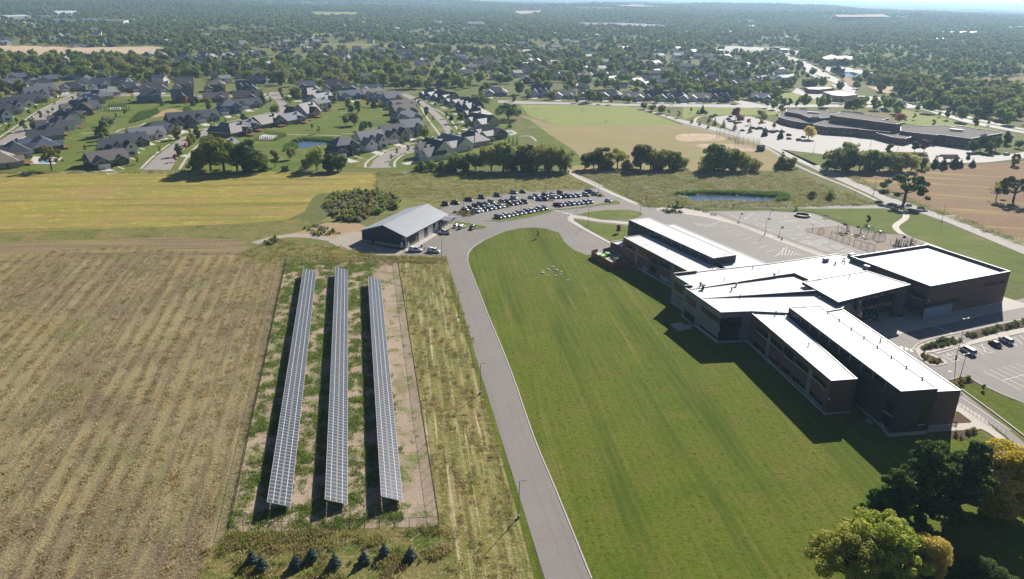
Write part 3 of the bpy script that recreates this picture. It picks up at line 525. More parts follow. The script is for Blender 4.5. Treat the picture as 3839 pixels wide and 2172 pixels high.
# ---------------------------------------------------------------- school
def wallhit(fn, x, y, p, q):
    g = fn(x, y); o = Vector((0, 0, CAM_Z)); d = g-o; e = (q-p).to_2d(); n = Vector((-e.y, e.x, 0)).normalized()
    hit = o+d*((Vector((p.x, p.y, 0))-o).dot(n)/d.dot(n))
    return (hit.to_2d()-p.to_2d()).dot(e)/e.length, hit.z
class Wall:
    """a vertical wall face from p to q: windows and panels are set on it in metres along and up"""
    def __init__(s, p, q, parent, inside):
        s.p, s.q, s.parent = Vector(p).to_2d(), Vector(q).to_2d(), parent
        s.d = (s.q-s.p).normalized(); n = Vector((-s.d.y, s.d.x)); s.n = -n if (Vector(inside).to_2d()-s.p).dot(n) > 0 else n; s.len = (s.q-s.p).length
    def pt(s, u, z, o): w = s.p+s.d*u+s.n*o; return (w.x, w.y, z)
    def slab(s, mb, u0, u1, z0, z1, o0, o1, mt):
        mb.hull8([s.pt(u0, z0, o0), s.pt(u1, z0, o0), s.pt(u1, z0, o1), s.pt(u0, z0, o1), s.pt(u0, z1, o0), s.pt(u1, z1, o0), s.pt(u1, z1, o1), s.pt(u0, z1, o1)], mt)
    def window(s, u0, u1, z0, z1, nv=2, nh=1, frame='frame_dark', glass='glass', sill=True, name='window'):
        if u1 < u0: u0, u1 = u1, u0
        mb = MB(); w = .09
        s.slab(mb, u0+w*.5, u1-w*.5, z0+w*.5, z1-w*.5, -.05, .015, glass)
        for a in (z0, z1-w): s.slab(mb, u0, u1, a, a+w, -.05, .07, frame)
        for k in range(nv+1):
            a = u0+(u1-u0-w)*k/nv; s.slab(mb, a, a+w, z0+w, z1-w, -.05, .065 if 0 < k < nv else .07, frame)
        for k in range(1, nh): a = z0+(z1-z0)*k/nh; s.slab(mb, u0+w, u1-w, a-.04, a+.04, -.05, .06, frame)
        o = mb.build(name, s.parent)
        if sill:
            mb = MB(); s.slab(mb, u0-.08, u1+.08, z0-.18, z0-.01, -.05, .12, 'frame_white'); mb.build('sill', o)
        return o
    def hit(s, fn, tl, br): 
        P3, Q3_ = Vector((*s.p, 0)), Vector((*s.q, 0))
        u0, z1 = wallhit(fn, *tl, P3, Q3_); u1, z0 = wallhit(fn, *br, P3, Q3_); return u0, u1, z0, z1
    def win(s, fn, tl, br, **k): return s.window(*s.hit(fn, tl, br), **k)
    def panel(s, u0, u1, z0, z1, mt, name='panel', o=.05):
        mb = MB(); s.slab(mb, min(u0, u1), max(u0, u1), z0, z1, -.05, o, mt); return mb.build(name, s.parent)
def volume(parent, poly, z, wall='brick', par=.35, cop='coping', roofm='roof_white', z0=0., pw=.4, base=True):
    mb = MB(); mb.prism(poly, z0, z, wall)
    w = mb.build('wall', parent)
    if base and z0 == 0:
        mb = MB(); mb.prism([(q.x, q.y) for q in inset(poly, -.04)], 0, .7, 'stone_base'); mb.build('wall_base', w)
    mb = MB(); mb.prism([(q.x, q.y) for q in inset(poly, .03)], z-.2, z+.06, cop, roofm); r = mb.build('roof', parent)
    if par: mb = MB(); mb.ring([(q.x, q.y) for q in inset(poly, -.06)], pw, z-.1, z+par, cop, 'coping_shade'); mb.build('coping', r)
    return w
school = thing('school_building', 'large brown brick school with stepped flat white roofs beside the green lawn', 'school building')
inC = A(1200, 800, 10.5)
gym_p = pts(B, (778, 298), (1562, 178), (2398, 450), (1590, 600), z=12.3)
# the gym: walls to 12.3, roof one metre below the parapet
g_in = sum((q for q in gym_p), Vector())/4
wg = volume(school, gym_p, 11.2, 'brick', par=1.1, pw=.6)
main_p = pts(A, (752, 742), (1110, 698), (1690, 635), (2375, 535), z=10.5)+pts(B, (775, 300), (950, 440), z=10.5)+pts(C, (2200, 240), (2000, 420), (1700, 470), z=10.5)+pts(A, (1525, 1105), (1225, 1118), (860, 866), (938, 858), z=10.5)
wm = volume(school, main_p, 10.3, 'panel_grey', par=.3)
wll_p = pts(A, (258, 370), (470, 343), (1230, 690), (1262, 900), z=9.6); w_ll = volume(school, wll_p, 9.4, 'brick', par=.25, cop='roof_white')
wlr_p = pts(A, (600, 258), (760, 238), (1690, 637), (1500, 720), (1300, 690), z=9.5); volume(school, wlr_p, 9.3, 'brick', par=.2)
wc_p = pts(A, (310, 195), (510, 172), (1378, 545), (1150, 578), z=12.2); w_c = volume(school, wc_p, 12., 'panel_dark', par=.2)
el_p = pts(C, (1103, 458), (1898, 1132), (2158, 1112), (1380, 420), z=10.1); w_el = volume(school, el_p, 9.9, 'brick', par=.22)
ec_p = pts(C, (1478, 400), (1785, 388), z=12.5)+pts(EE, (1665, 692), (1290, 720), z=12.5); w_ec = volume(school, ec_p, 12.3, 'brick_dark', par=.2)
er_p = pts(C, (1750, 440), (2005, 415), z=10.4)+pts(EE, (1898, 710), (1640, 724), z=10.4); w_er = volume(school, er_p, 10.2, 'brick', par=.22)
an_p = pts(W4, (725, 300), (1060, 256), (1200, 420), (1030, 452), z=4.1); w_an = volume(school, an_p, 3.7, 'brick', par=.4)
# low block in front of the annex against the west wing
eb_roof = pts(B, (290, 562), (945, 450), (1385, 590), (655, 768), z=11.8)
mb = MB(); mb.prism(eb_roof, 11.0, 11.8, 'panel_dark', 'roof_white'); eb = mb.build('entrance_roof', school)
mb = MB(); mb.ring([(q.x, q.y) for q in inset(eb_roof, -.03)], .4, 11.6, 12.0, 'coping', 'coping_shade'); mb.build('coping', eb)
fa, fb = U(170, 608), U(940, 464)
eb_back = [eb_roof[0].to_2d()+Vector((2.5, -1.5)), eb_roof[1].to_2d()]
eb_in = sum((q for q in eb_roof), Vector())/4
fbx = fb+(fb-fa).normalized()*9.5
eb_wall = [(*eb_back[0], 0), (*eb_back[1], 0), (eb_roof[2].x-.6, eb_roof[2].y+.4, 0), (fb.x, fb.y, 0), (fa.x, fa.y, 0)]
mb = MB(); mb.prism(eb_wall, 0, 11.0, 'panel_grey'); w_eb = mb.build('wall', school)
# --- windows of the east wing (facing the lawn)
wl = Wall(el_p[0], el_p[1], w_el, el_p[2])
for tl, br, nv in (((1160, 588), (1232, 700), 3), ((1240, 645), (1265, 728), 1), ((1297, 697), (1318, 770), 1), ((1325, 722), (1408, 850), 3), ((1545, 910), (1637, 1045), 3), ((1643, 985), (1670, 1075), 1), ((1712, 1050), (1800, 1175), 3), ((1808, 1140), (1842, 1222), 1),
                   ((1133, 735), (1172, 830), 2), ((1182, 775), (1203, 850), 1), ((1212, 810), (1232, 880), 1), ((1268, 860), (1290, 930), 1), ((1300, 890), (1345, 980), 2), ((1350, 930), (1375, 1005), 1), ((1510, 1070), (1540, 1150), 1), ((1550, 1100), (1580, 1185), 1), ((1590, 1145), (1640, 1235), 2), ((1675, 1215), (1700, 1295), 1), ((1712, 1255), (1742, 1335), 1), ((1750, 1300), (1805, 1390), 2)):
    wl.win(C, tl, br, nv=nv, nh=1)
for tl, br in (((1440, 790), (1515, 950)), ((1415, 975), (1480, 1100))): wl.win(C, tl, br, nv=3, nh=2)
for x, y in ((1285, 700), (1692, 1060)):
    u, z = wl.hit(C, (x, y), (x+30, y+60))[:2]; wl.panel(u-.9, u+.9, .7, 8.6, 'panel_grey', 'pilaster', .12)
# clerestory windows of the two raised strips
def clerestory(poly, i, j, par_, z0, z1, n, a=.04, b_=.97):
    w = Wall(poly[i], poly[j], par_, poly[(j+1) % 4]); L_ = w.len
    for k in range(n):
        u0 = L_*(a+(b_-a)*k/n); u1 = L_*(a+(b_-a)*(k+1)/n)-.7
        w.window(u0, u1, z0, z1, nv=4, sill=False)
        w.panel(u1+.2, u1+.5, z0-.6, z1+.3, 'panel_grey', 'pilaster', .1)
    return w
clerestory(wc_p, 0, 3, w_c, 10.4, 11.5, 9); clerestory(ec_p, 0, 3, w_ec, 10.7, 11.8, 9, .05, .9)
w = Wall(wc_p[0], wc_p[1], w_c, wc_p[2]); w.window(1, w.len-1, 9.6, 11.4, nv=6); w.window(1, w.len-1, 2., 6., nv=6, nh=2)
w = Wall(ec_p[3], ec_p[2], w_ec, ec_p[0]); u0, u1, z0, z1 = w.hit(EE, (1540, 738), (1590, 800)); w.window(u0, u1, 2.6, z1, nv=2, nh=7)
w = Wall(ec_p[0], ec_p[3], w_ec, ec_p[2])
for z0, z1 in ((4.9, 8.2), (1.2, 4.2)): w.window(w.len-4.2, w.len-1.2, z0, z1, nv=3, nh=2)
# --- west wing windows and louvres
w = Wall(wll_p[0], wll_p[3], w_ll, wll_p[2])
for tl, br, nv in (((1112, 350), (1345, 580), 6), ((1415, 500), (1645, 745), 6), ((1960, 790), (2205, 1040), 6)): w.win(W4, tl, br, nv=nv)
w.win(A, (765, 668), (845, 730), nv=3); w.win(A, (532, 558), (590, 640), nv=2, nh=2, sill=False); w.win(A, (528, 645), (580, 740), nv=2, nh=2, sill=False)
for tl, br in (((1505, 890), (1625, 1055)), ((1950, 1120), (2155, 1340))): w.panel(*w.hit(W4, tl, br), 'panel_blue', 'louvre')
for x, y in ((1375, 600), (2255, 1000)):
    u, z = w.hit(W4, (x, y), (x+30, y+60))[:2]; w.panel(u-.9, u+.9, .5, 8.6, 'panel_grey', 'pilaster', .12)
# --- central block
w1 = Wall(main_p[0], main_p[-1], wm, inC); w1.win(A, (765, 808), (850, 950), nv=3)
u0, u1, z0, z1 = w1.hit(A, (760, 940), (850, 985)); w1.panel(u0, u1, z0-.3, z1, 'panel_dark')
w2 = Wall(main_p[-2], main_p[-3], wm, inC)
w2.win(A, (880, 942), (975, 1080), nv=5, sill=False); w2.win(A, (868, 1085), (955, 1235), nv=3, nh=2, sill=False, name='glazed_door')
w2.win(A, (1035, 1050), (1216, 1235), nv=8, sill=False); w2.win(A, (1012, 1235), (1195, 1398), nv=4, nh=2)
w3 = Wall(main_p[-3], main_p[-4], wm, inC); w3.win(A, (1222, 1172), (1425, 1258), nv=3, sill=False); w3.win(A, (1200, 1312), (1398, 1392), nv=3)
u0, u1, z0, z1 = w3.hit(A, (1218, 1258), (1410, 1312)); w3.panel(u0, u1, z0, z1, 'panel_dark')
# --- gym: lettering, tall window, glazed panel with canopy
w = Wall(gym_p[3], gym_p[2], wg, g_in)
u0, u1, z0, z1 = w.hit(B, (1532, 815), (1795, 862)); w.panel(u0, u1, z0, z1, 'panel_blue', 'mural_panel')
mb = MB(); w.slab(mb, u0-1, u1+1.5, z1+.1, z1+.8, 0, 1.2, 'panel_dark'); mb.build('canopy', school)
u0, u1, z0, z1 = w.hit(B, (2130, 578), (2352, 570))
fc = bpy.data.curves.new('lettering', 'FONT'); fc.body = 'GRANITE RIDGE SCHOOL'; fc.extrude = .08; fc.size = (u1-u0)/12.6; fc.materials.append(m['steel_dark'])
ft = bpy.data.objects.new('text', fc); col0.objects.link(ft); bpy.context.view_layer.update()
fme = bpy.data.meshes.new_from_object(ft.evaluated_get(bpy.context.evaluated_depsgraph_get())); bpy.data.objects.remove(ft)
if not fme.materials: fme.materials.append(m['steel_dark'])
fo = link('lettering', fme, school); cx = Vector((*w.d, 0)); nz = Vector((*w.n, 0))
fo.matrix_world = Matrix.Translation(Vector(w.pt(u0, (z0+z1)/2-.3, .1))) @ Matrix((cx, Vector((0, 0, 1)), nz)).transposed().to_4x4()
w = Wall(gym_p[0], gym_p[3], wg, g_in); w.win(B, (1388, 640), (1520, 745), nv=4)
u0, u1, z0, z1 = w.hit(B, (1290, 700), (1500, 800)); mb = MB(); w.slab(mb, u0-2, u1, 3.6, 4.6, 0, 3., 'panel_dark'); mb.build('canopy', school)
# --- entrance front: glazing in two rows, wooden band, leaning columns
w = Wall(fa, fb, w_eb, eb_in)
for tl, br, nv in (((385, 305), (600, 395), 5), ((640, 250), (712, 330), 2), ((722, 225), (858, 315), 3), ((140, 385), (250, 452), 3), ((330, 470), (380, 550), 1), ((460, 445), (500, 525), 1), ((520, 435), (600, 512), 2), ((640, 412), (705, 487), 2), ((720, 397), (760, 475), 1), ((780, 385), (815, 465), 1), ((835, 372), (870, 450), 1), ((880, 362), (915, 445), 1)):
    w.win(U, tl, br, nv=nv, sill=False)
zz = w.hit(U, (600, 370), (605, 405)); w.panel(-2, w.len-3, zz[2], zz[3], 'wood_orange', 'wood_band', .1)
wx = Wall(fb, Vector(eb_wall[2]), w_eb, eb_in)
if wx.len > 6: wx.window(1, 2.6, 8, 10.4, nv=1, sill=False); wx.window(3.2, min(wx.len-.6, 6), 8, 10.4, nv=2, sill=False)
for bx, tops in (((590, 622), ((632, 235), (735, 212))), ((790, 572), ((868, 185), (900, 178))), ((380, 590), ((440, 280), (530, 262))), ((262, 545), ((270, 320), (310, 308)))):
    g0 = U(*bx)
    for t in tops:
        t1 = U(*t, 11.0); mb = MB(); mb.bar(g0, t1, .22, 'steel_dark', n=6); mb.build('column', school)
# --- steps in the main roof: tapered parapets
def step(a, b_, z, h0, h1, wdt=.45):
    d = (b_-a).to_2d().normalized(); n = Vector((-d.y, d.x))*wdt
    a2, b2 = a.to_2d(), b_.to_2d(); mb = MB()
    mb.hull8([(*a2, z), (*b2, z), (*(b2+n), z), (*(a2+n), z), (*a2, z+h0), (*b2, z+h1), (*(b2+n), z+h1), (*(a2+n), z+h0)], 'coping_shade', 'coping'); mb.build('roof_step', school)
zr = 10.36
step(A(918, 893, zr), A(1775, 775, zr), zr, .15, .9); step(A(1775, 772, zr), A(1950, 752, zr), zr, .8, 1.0); step(A(1950, 752, zr), A(2080, 808, zr), zr, 1., .9)
step(A(1045, 980, zr), A(2155, 938, zr), zr, .1, 1.4); step(A(762, 752, zr), A(985, 726, zr), zr, .9, .9); step(A(865, 872, zr), A(938, 868, zr), zr, .8, .8)
step(A(1500, 1128, zr-.4), A(1525, 1112, zr-.4), zr-.4, .5, .5)
# --- roof furniture
def vent(p, r=.25, h=1.1, mt='steel_dark', nm='roof_vent', cap=True):
    mb = MB(); mb.bar(p, p+Vector((0, 0, h)), r*.5, mt, n=8)
    if cap: mb.bar(p+Vector((0, 0, h)), p+Vector((0, 0, h+.25)), r, mt, n=8)
    mb.build(nm, school)
for fn, x, y, z, r in ((A, 1045, 885, 10.36, .8), (A, 1375, 855, 10.36, .5), (A, 1330, 900, 10.36, .4), (A, 1750, 765, 10.36, .6), (A, 700, 488, 9.5, .25), (A, 1020, 855, 10.36, .5), (A, 1140, 690, 10.36, .2), (A, 1540, 685, 10.36, .25), (A, 1260, 800, 10.36, .15), (A, 1415, 970, 10.36, .2), (A, 1800, 720, 10.36, .2), (A, 2430, 620, 10.36, .25), (A, 2360, 640, 10.36, .35), (A, 2450, 600, 10.36, .3), (B, 620, 385, 10.36, .35), (B, 715, 375, 10.36, .3), (B, 700, 345, 10.36, .25), (C, 1345, 470, 10.2, .25), (C, 1670, 785, 10., .2), (C, 1775, 325, 10.2, .15), (C, 990, 310, 10.36, .15), (C, 2075, 110, 11.9, .15), (C, 2385, 745, 10.3, .2), (B, 1080, 1150, 10.3, .2), (B, 765, 510, 11.9, .15)):
    vent(fn(x, y, z), r, .5+r)
for k in range(8): vent(ec_p[1].lerp(ec_p[2], .1+.115*k)+Vector((-.5, 0, -.1)), .25, .35)
def unit(p, s=1.2, rz=.4):
    mb = MB(); mb.box(-s, s, -s*.7, s*.7, .25, 1.3, 'galv'); mb.box(-s*.9, s*.9, -s*.6, s*.6, 0, .25, 'steel_dark'); o = mb.build('roof_unit', school, loc=p, rz=rz)
unit(B(525, 352, 10.4), 1.); unit(B(960, 425, 10.4), 1.6, .4); unit(A(2520, 565, 10.4), 1.2)
def ladder(p, rz):
    mb = MB()
    for s in (-.4, .4): mb.bar((s, 0, -1.8), (s, 0, 1.2), .04, 'galv'); mb.bar((s, 0, 1.2), (s, .8, 1.1), .04, 'galv'); mb.bar((s, .8, 1.1), (s, .8, 0), .04, 'galv')
    for k in range(7): mb.bar((-.4, 0, -1.6+.35*k), (.4, 0, -1.6+.35*k), .025, 'galv')
    mb.build('roof_ladder', school, loc=p, rz=rz)
ladder(A(1265, 562, 12.2), .1); ladder(B(460, 535, 11.9), .4); ladder(B(1085, 400, 12.2), .4); ladder(C(1635, 392, 12.5), .1)
for fn, x, y, pw in ((EE, 550, 790, (el_p[1], el_p[2])), (B, 1553, 745, (gym_p[3], gym_p[2]))):
    u, z = wallhit(fn, x, y, *pw); d = (pw[1]-pw[0]).to_2d().normalized(); q = pw[0].to_2d()+d*u; n = Vector((d.y, -d.x))
    mb = MB(); mb.bar((*q, z), (*(q+n*.6), z+.1), .06, 'white_paint'); mb.bar((*(q+n*.5), z-.2), (*(q+n*.7), z+.25), .14, 'white_paint', n=6); mb.build('security_camera', school)
# retaining wall and stoops at the wing end
mb = MB(); q0, q1 = EE(1095, 1095), EE(1160, 1180); q2 = EE(1540, 1150)
for a, b_ in ((q0, q1), (q1, q2)):
    d = (b_-a).normalized(); n = Vector((-d.y, d.x, 0))*-.3
    mb.hull8([a, b_, b_+n, a+n]+[v+Vector((0, 0, 1.0)) for v in (a, b_, b_+n, a+n)], 'stone_base')
mb.build('retaining_wall', school)
sheet('concrete_stoop', pts(A, (712, 1235), (830, 1218), (935, 1280), (800, 1308)), .12, CN); sheet('concrete_stoop', pts(A, (860, 1245), (905, 1238), (950, 1260), (905, 1275)), .13, CN)
sheet('concrete_stoop', pts(EE, (920, 1005), (960, 1000), (1020, 1055), (1000, 1062), (930, 1030)), .12, CN)
# round planters on the plaza
for c, e, lb_ in (((880, 545), (975, 545), 'wide round planting bed by the school doors on the plaza'), ((590, 625), (650, 625), 'smaller round planting bed around the feet of the leaning columns')):
    c_ = U(*c); r = (U(*e)-c_).length; mb = MB(); mb.prism([(c_.x+r*math.cos(t), c_.y+r*math.sin(t)) for t in np.linspace(0, 2*math.pi, 24, endpoint=False)], .1, .45, 'stone_base', 'm_mulch')
    mb.build('round_planter', None, label=lb_, category='planter')
# service yard fence on the north corner
fy = thing('yard_fence', 'reddish wood screen fence round the service yard at the school corner', 'fence')
fl = [W4(390, 640), W4(245, 682), W4(310, 742), W4(775, 1000), W4(1195, 952)]; fl2 = [W4(530, 640), W4(710, 590)]
for ch in (fl, fl2):
    for a, b_ in zip(ch, ch[1:]):
        n = max(1, round((b_-a).length/1.3)); d = (b_-a)/n
        for k in range(n):
            p = a+d*k; q = a+d*(k+1); u = d.normalized(); s_ = Vector((-u.y, u.x, 0))*.05
            mb = MB(); e0, e1 = p+u*.04, q-u*.04
            mb.hull8([e0-s_, e1-s_, e1+s_, e0+s_]+[v+Vector((0, 0, 2.7)) for v in (e0-s_, e1-s_, e1+s_, e0+s_)], 'fence_wood'); mb.build('fence_panel', fy)
            mb = MB(); mb.bar(p+Vector((0, 0, 0)), p+Vector((0, 0, 2.8)), .09, 'steel_dark'); mb.build('post', fy)
sheet('concrete_pad', pts(W4, (310, 742), (530, 640), (715, 600), (1060, 700), (1195, 952), (775, 1000)), .14, CN)
def dumpster(p, rz, mt, lb):
    t = thing('waste_container', lb, 'dumpster', p, rz); mb = MB()
    mb.hull8([(-1, -.7, .15), (1, -.7, .15), (1, .7, .15), (-1, .7, .15), (-1.1, -.8, 1.2), (1.1, -.8, 1.2), (1.1, .8, 1.6), (-1.1, .8, 1.6)], mt); mb.build('body', t)
    for s in (-.53, .53): mb = MB(); mb.hull8([(s-.5, -.85, 1.22), (s+.5, -.85, 1.22), (s+.5, .85, 1.62), (s-.5, .85, 1.62), (s-.5, -.85, 1.3), (s+.5, -.85, 1.3), (s+.5, .85, 1.7), (s-.5, .85, 1.7)], mt); mb.build('lid', t)
    for sx in (-.8, .8): mb = MB(); mb.bar((sx, -.75, .1), (sx, .75, .1), .1, 'steel_dark', n=6); mb.build('skid', t)
dumpster(W4(525, 720), .5, 'lime', 'lime green dumpster inside the fenced service yard'); dumpster(W4(640, 670), .5, 'play_green', 'dark green dumpster against the school in the service yard')
dumpster(W4(430, 690), .5, 'white_paint', 'white dumpster beside the lime green one in the service yard')
def genset(p, rz, lb):
    t = thing('cooling_unit', lb, 'cooling unit', p, rz); mb = MB(); mb.box(-1.5, 1.5, -.9, .9, .1, 1.5, 'panel_grey'); mb.build('housing', t)
    for s in (-.7, .7): mb = MB(); mb.bar((s, 0, 1.5), (s, 0, 1.65), .55, 'steel_dark', n=10); mb.build('fan', t)
genset(W4(900, 800), .45, 'grey cooling unit with two fans beside the yard fence'); genset(W4(1290, 950), .45, 'pale utility cabinet against the brick wall outside the yard fence')
# bright bollards/stones along the yard fence
# flag
def flagpole():
    tp = U(343, 345, 13.); t = thing('flagpole', 'tall flagpole with a hanging flag in front of the school entrance', 'flagpole', (tp.x, tp.y, 0))
    mb = MB(); mb.bar((0, 0, 0), (0, 0, 13), .12, 'galv', .06, 8); mb.build('pole', t); mb = MB(); mb.bar((0, 0, 13), (0, 0, 13.3), .15, 'white_paint', .05, 8); mb.build('finial', t)
    mb = MB()
    for k in range(7):
        for j in range(6): mb.box(.08+.2*j, .28+.2*j, -.05+.12*math.sin(j), .0+.12*math.sin(j), 10.1-.25*k-.25*j*.6, 10.35-.25*k-.25*j*.6, 'blue' if (k < 4 and j < 3) else ('red' if k % 2 == 0 else 'white_paint'))
    mb.build('flag', t)
flagpole()

# ---------------------------------------------------------------- copies of a thing with its parts
def copy_tree(o, parent=None):
    c = o.copy(); col0.objects.link(c)
    if parent is not None: c.parent = parent
    for ch in o.children: copy_tree(ch, c)
    return c
KIDS = {}
def stamp(proto, loc, rz=0, scale=None, label=None, group=None, recolor=None):
    """another copy of a prototype given as {name, parts: [(name, mesh, offset, subparts)]}"""
    o = bpy.data.objects.new(proto['name'], None); col0.objects.link(o); o.location = loc; o.rotation_euler = (0, 0, rz)
    if scale: o.scale = scale
    tag(o, label or proto.get('label'), proto.get('category'), group or proto.get('group'))
    for nm, me, off, subs in proto['parts']:
        c = bpy.data.objects.new(nm, me); col0.objects.link(c); c.parent = o
        if off: c.location = off
        swap(c, recolor)
        for n2, m2, o2 in subs:
            g = bpy.data.objects.new(n2, m2); col0.objects.link(g); g.parent = c
            if o2: g.location = o2
            swap(g, recolor)
    return o
def swap(o, rec):
    if not rec or o.data is None: return
    for i, s in enumerate(o.material_slots):
        nm = s.material.name if s.material else ''
        if nm in rec: s.link = 'OBJECT'; s.material = m[rec[nm]]

# ---------------------------------------------------------------- solar arrays
mw, ml = 1.30, 2.38
mb = MB()      # one module, centre at origin, long side along y (up the slope), glass in two halves
mb.box(-mw/2, mw/2, -ml/2, ml/2, -.035, 0, 'solar_frame')
for s in (-1, 1): mb.box(-mw/2+.05, mw/2-.05, s*ml/4-(ml/4-.06), s*ml/4+(ml/4-.06), 0.001, .006, 'solar_cell')
mod_me = mb.mesh('solar_panel')
def array(hi0, lo0, hi1, lo1, label):
    hi0, lo0, hi1, lo1 = (Vector(v) for v in (hi0, lo0, hi1, lo1))
    ctr0 = (hi0+lo0)/2; ctr1 = (hi1+lo1)/2; ax = (ctr1-ctr0); Ln = ax.length; ax.normalize()
    sl = ((hi0-lo0)+(hi1-lo1))/2; sl = sl-ax*sl.dot(ax); sw = sl.length; sl.normalize(); nrm = ax.cross(sl)
    if nrm.z < 0: ax = -ax; ctr0, ctr1 = ctr1, ctr0; nrm = ax.cross(sl)
    n = int(Ln/(mw+.02)); t = thing('solar_array', label, 'solar array', (ctr0.x, ctr0.y, 0), 0, 'rows of solar panels in the fenced field')
    base = Vector((ctr0.x, ctr0.y, 0)); rot = Matrix((ax, sl, nrm)).transposed().to_4x4()
    for k in range(n):
        for s in (-1, 1):
            o = bpy.data.objects.new('solar_panel', mod_me); col0.objects.link(o); o.parent = t
            o.matrix_local = Matrix.Translation(ctr0-base+ax*(mw+.02)*(k+.5)+sl*s*(ml/2+.05)) @ rot
    mb = MB()
    for s in (-1.8, -.6, .6, 1.8): mb.bar(ctr0-base+sl*s-nrm*.1, ctr0-base+ax*Ln+sl*s-nrm*.1, .06, 'galv')
    mb.build('purlin', t)
    for k in range(0, n, 4):
        q = ctr0-base+ax*(mw+.02)*(k+.7)-nrm*.2
        for s in (-1.5, 1.5):
            h = q+sl*s; mb = MB(); mb.bar((h.x, h.y, 0), h, .08, 'galv'); mb.build('post', t)
        mb = MB(); mb.bar(q+sl*-2.2, q+sl*2.2, .07, 'galv'); a = q+sl*1.4; c = q+sl*-1.5; mb.bar((c.x, c.y, .3), a, .05, 'galv'); mb.build('brace', t)
array(S2(700, 760, 3.), S2(915, 827, 1.1), S1(1020, 137, 3.), S1(1140, 193, 1.15), 'solar panel row beside the brown stubble field')
array(S2(1212, 738, 3.), S2(1413, 807, 1.15), S1(1302, 127, 3.), S1(1418, 180, 1.15), 'solar panel row standing between the other two panel rows')
array(S2(1705, 712, 3.1), S2(1900, 778, 1.2), S1(1588, 205, 3.1), S1(1702, 262, 1.2), 'shorter solar panel row beside the bare strip next to the service road')

# ---------------------------------------------------------------- chain-link fences
def mesh_panel_me(w, h, nx, nz, r=.007, mt='wire'):
    mb = MB()
    for k in range(nx+1): mb.bar((w*k/nx, 0, .05), (w*k/nx, 0, h), r, mt, n=3)
    for k in range(nz+1): mb.bar((0, 0, .05+(h-.05)*k/nz), (w, 0, .05+(h-.05)*k/nz), r, mt, n=3)
    return mb.mesh('wire_mesh')
mb = MB(); mb.bar((0, 0, 0), (0, 0, 2.3), .05, 'steel_dark', n=6); post_me = mb.mesh('post')
mb = MB(); mb.bar((0, 0, 0), (0, 0, 1.3), .04, 'galv', n=6); post_lo = mb.mesh('post')
wm_hi = mesh_panel_me(3., 2.2, 12, 9); wm_lo = mesh_panel_me(3., 1.2, 10, 5, .008, 'galv')
def chain_fence(lines, label, hi=True, step_=3., group=None):
    t = thing('wire_fence', label, 'fence', group=group)
    for a, b_ in lines:
        L_ = (b_-a).length; n = max(1, round(L_/step_)); d = (b_-a)/n; ang = math.atan2(d.y, d.x)
        for k in range(n+1):
            o = link('post', post_me if hi else post_lo, t, a+d*k)
        for k in range(n):
            o = link('wire_mesh', wm_hi if hi else wm_lo, t, a+d*k, ang); o.scale = (d.length/3., 1, 1)
        mb = MB(); z = 2.25 if hi else 1.25; mb.bar(a+Vector((0, 0, z)), b_+Vector((0, 0, z)), .035, 'steel_dark' if hi else 'galv', n=5); mb.build('rail', t)
e0, e1, e2, e3 = enc
chain_fence(((e0, e1), (e1, e2), (e2, e3), (e3, e0)), 'tall wire fence around the solar panel rows')
chain_fence(((R3(460, 318), R3(870, 468)), (R3(892, 476), R3(1262, 606))), 'low wire fence between the striped parking bays and the playground', False, 2.6)
chain_fence(((R3(500, 300), R3(870, 303)), (R3(870, 303), R3(1150, 318)), (R3(1150, 318), R3(1330, 378)), (R3(1330, 378), R3(1400, 402))), 'low wire fence along the far grass edge of the playground', False, 3.)
# ---------------------------------------------------------------- light poles
def pole_proto(h, arm, double=False):
    parts = []
    mb = MB(); mb.bar((0, 0, .6), (0, 0, h), .1, 'galv', .07, 6); parts.append(('pole', mb.mesh('pole'), None, []))
    mb = MB(); mb.bar((0, 0, 0), (0, 0, .75), .3, 'stone_base', n=10); parts.append(('base', mb.mesh('base'), None, []))
    for s in ((1, -1) if double else (1,)):
        mb = MB(); mb.bar((0, 0, h-.05), (s*arm, 0, h+.05), .05, 'galv'); mb.box(min(s*arm, s*(arm+.7)), max(s*arm, s*(arm+.7)), -.17, .17, h-.02, h+.1, 'galv')
        parts.append(('lamp_head', mb.mesh('lamp_head'), None, []))
    return dict(name='street_lamp', category='street lamp', parts=parts)
PP, PPd = pole_proto(9., .7), pole_proto(9., .6, True)
def pole(fn, x, y, label, rz=0., s=1., dbl=False, group=None): stamp(PPd if dbl else PP, fn(x, y), rz, (1, 1, s), label, group)
gl = 'lamps along the service road'
for fn, x, y in ((S1, 2385, 585), (D, 1207, 990), (D, 1303, 1302), (Q4, 757, 750)): pole(fn, x, y, 'grey single-arm street lamp on the verge of the long service road', .3, 1., False, gl)
for fn, x, y, s in ((P1, 372, 400, 1.), (P1, 903, 300, 1.), (P1, 1527, 195, 1.05), (P1, 1180, 505, 1.), (P1, 2287, 165, 1.), (P1, 2137, 345, 1.)): pole(fn, x, y, 'thin grey lamp post among the cars of the full parking lot', 1.2, s, True, 'lamps in the full parking lot')
pole(Q4, 1858, 500, 'lamp post on the grass island by the walk to the school', .4); pole(Q4, 2253, 408, 'lamp post at the rounded tip of the grass island', .4, .9)
pole(A, 1660, 345, 'lamp post behind the low playground fence', .3, .9); pole(R3, 820, 258, 'lamp post on the access road in front of the pond', 1.5); pole(R3, 1430, 266, 'lamp post on the access road at the shrubs beyond the pond', 1.5)
for x, y in ((2022, 380), (1565, 195), (1270, 75)): pole(R3, x, y, 'tall lamp post on the kerb of the diagonal road past the fields', 2.4, 1.1, False, 'lamps along the diagonal road')
pole(B, 1845, 1330, 'tall lamp post between the accessible bays of the car park', .4, 1.45, True); pole(V, 838, 665, 'lamp post in the planting bed at the car park entrance', .4, .85, True)
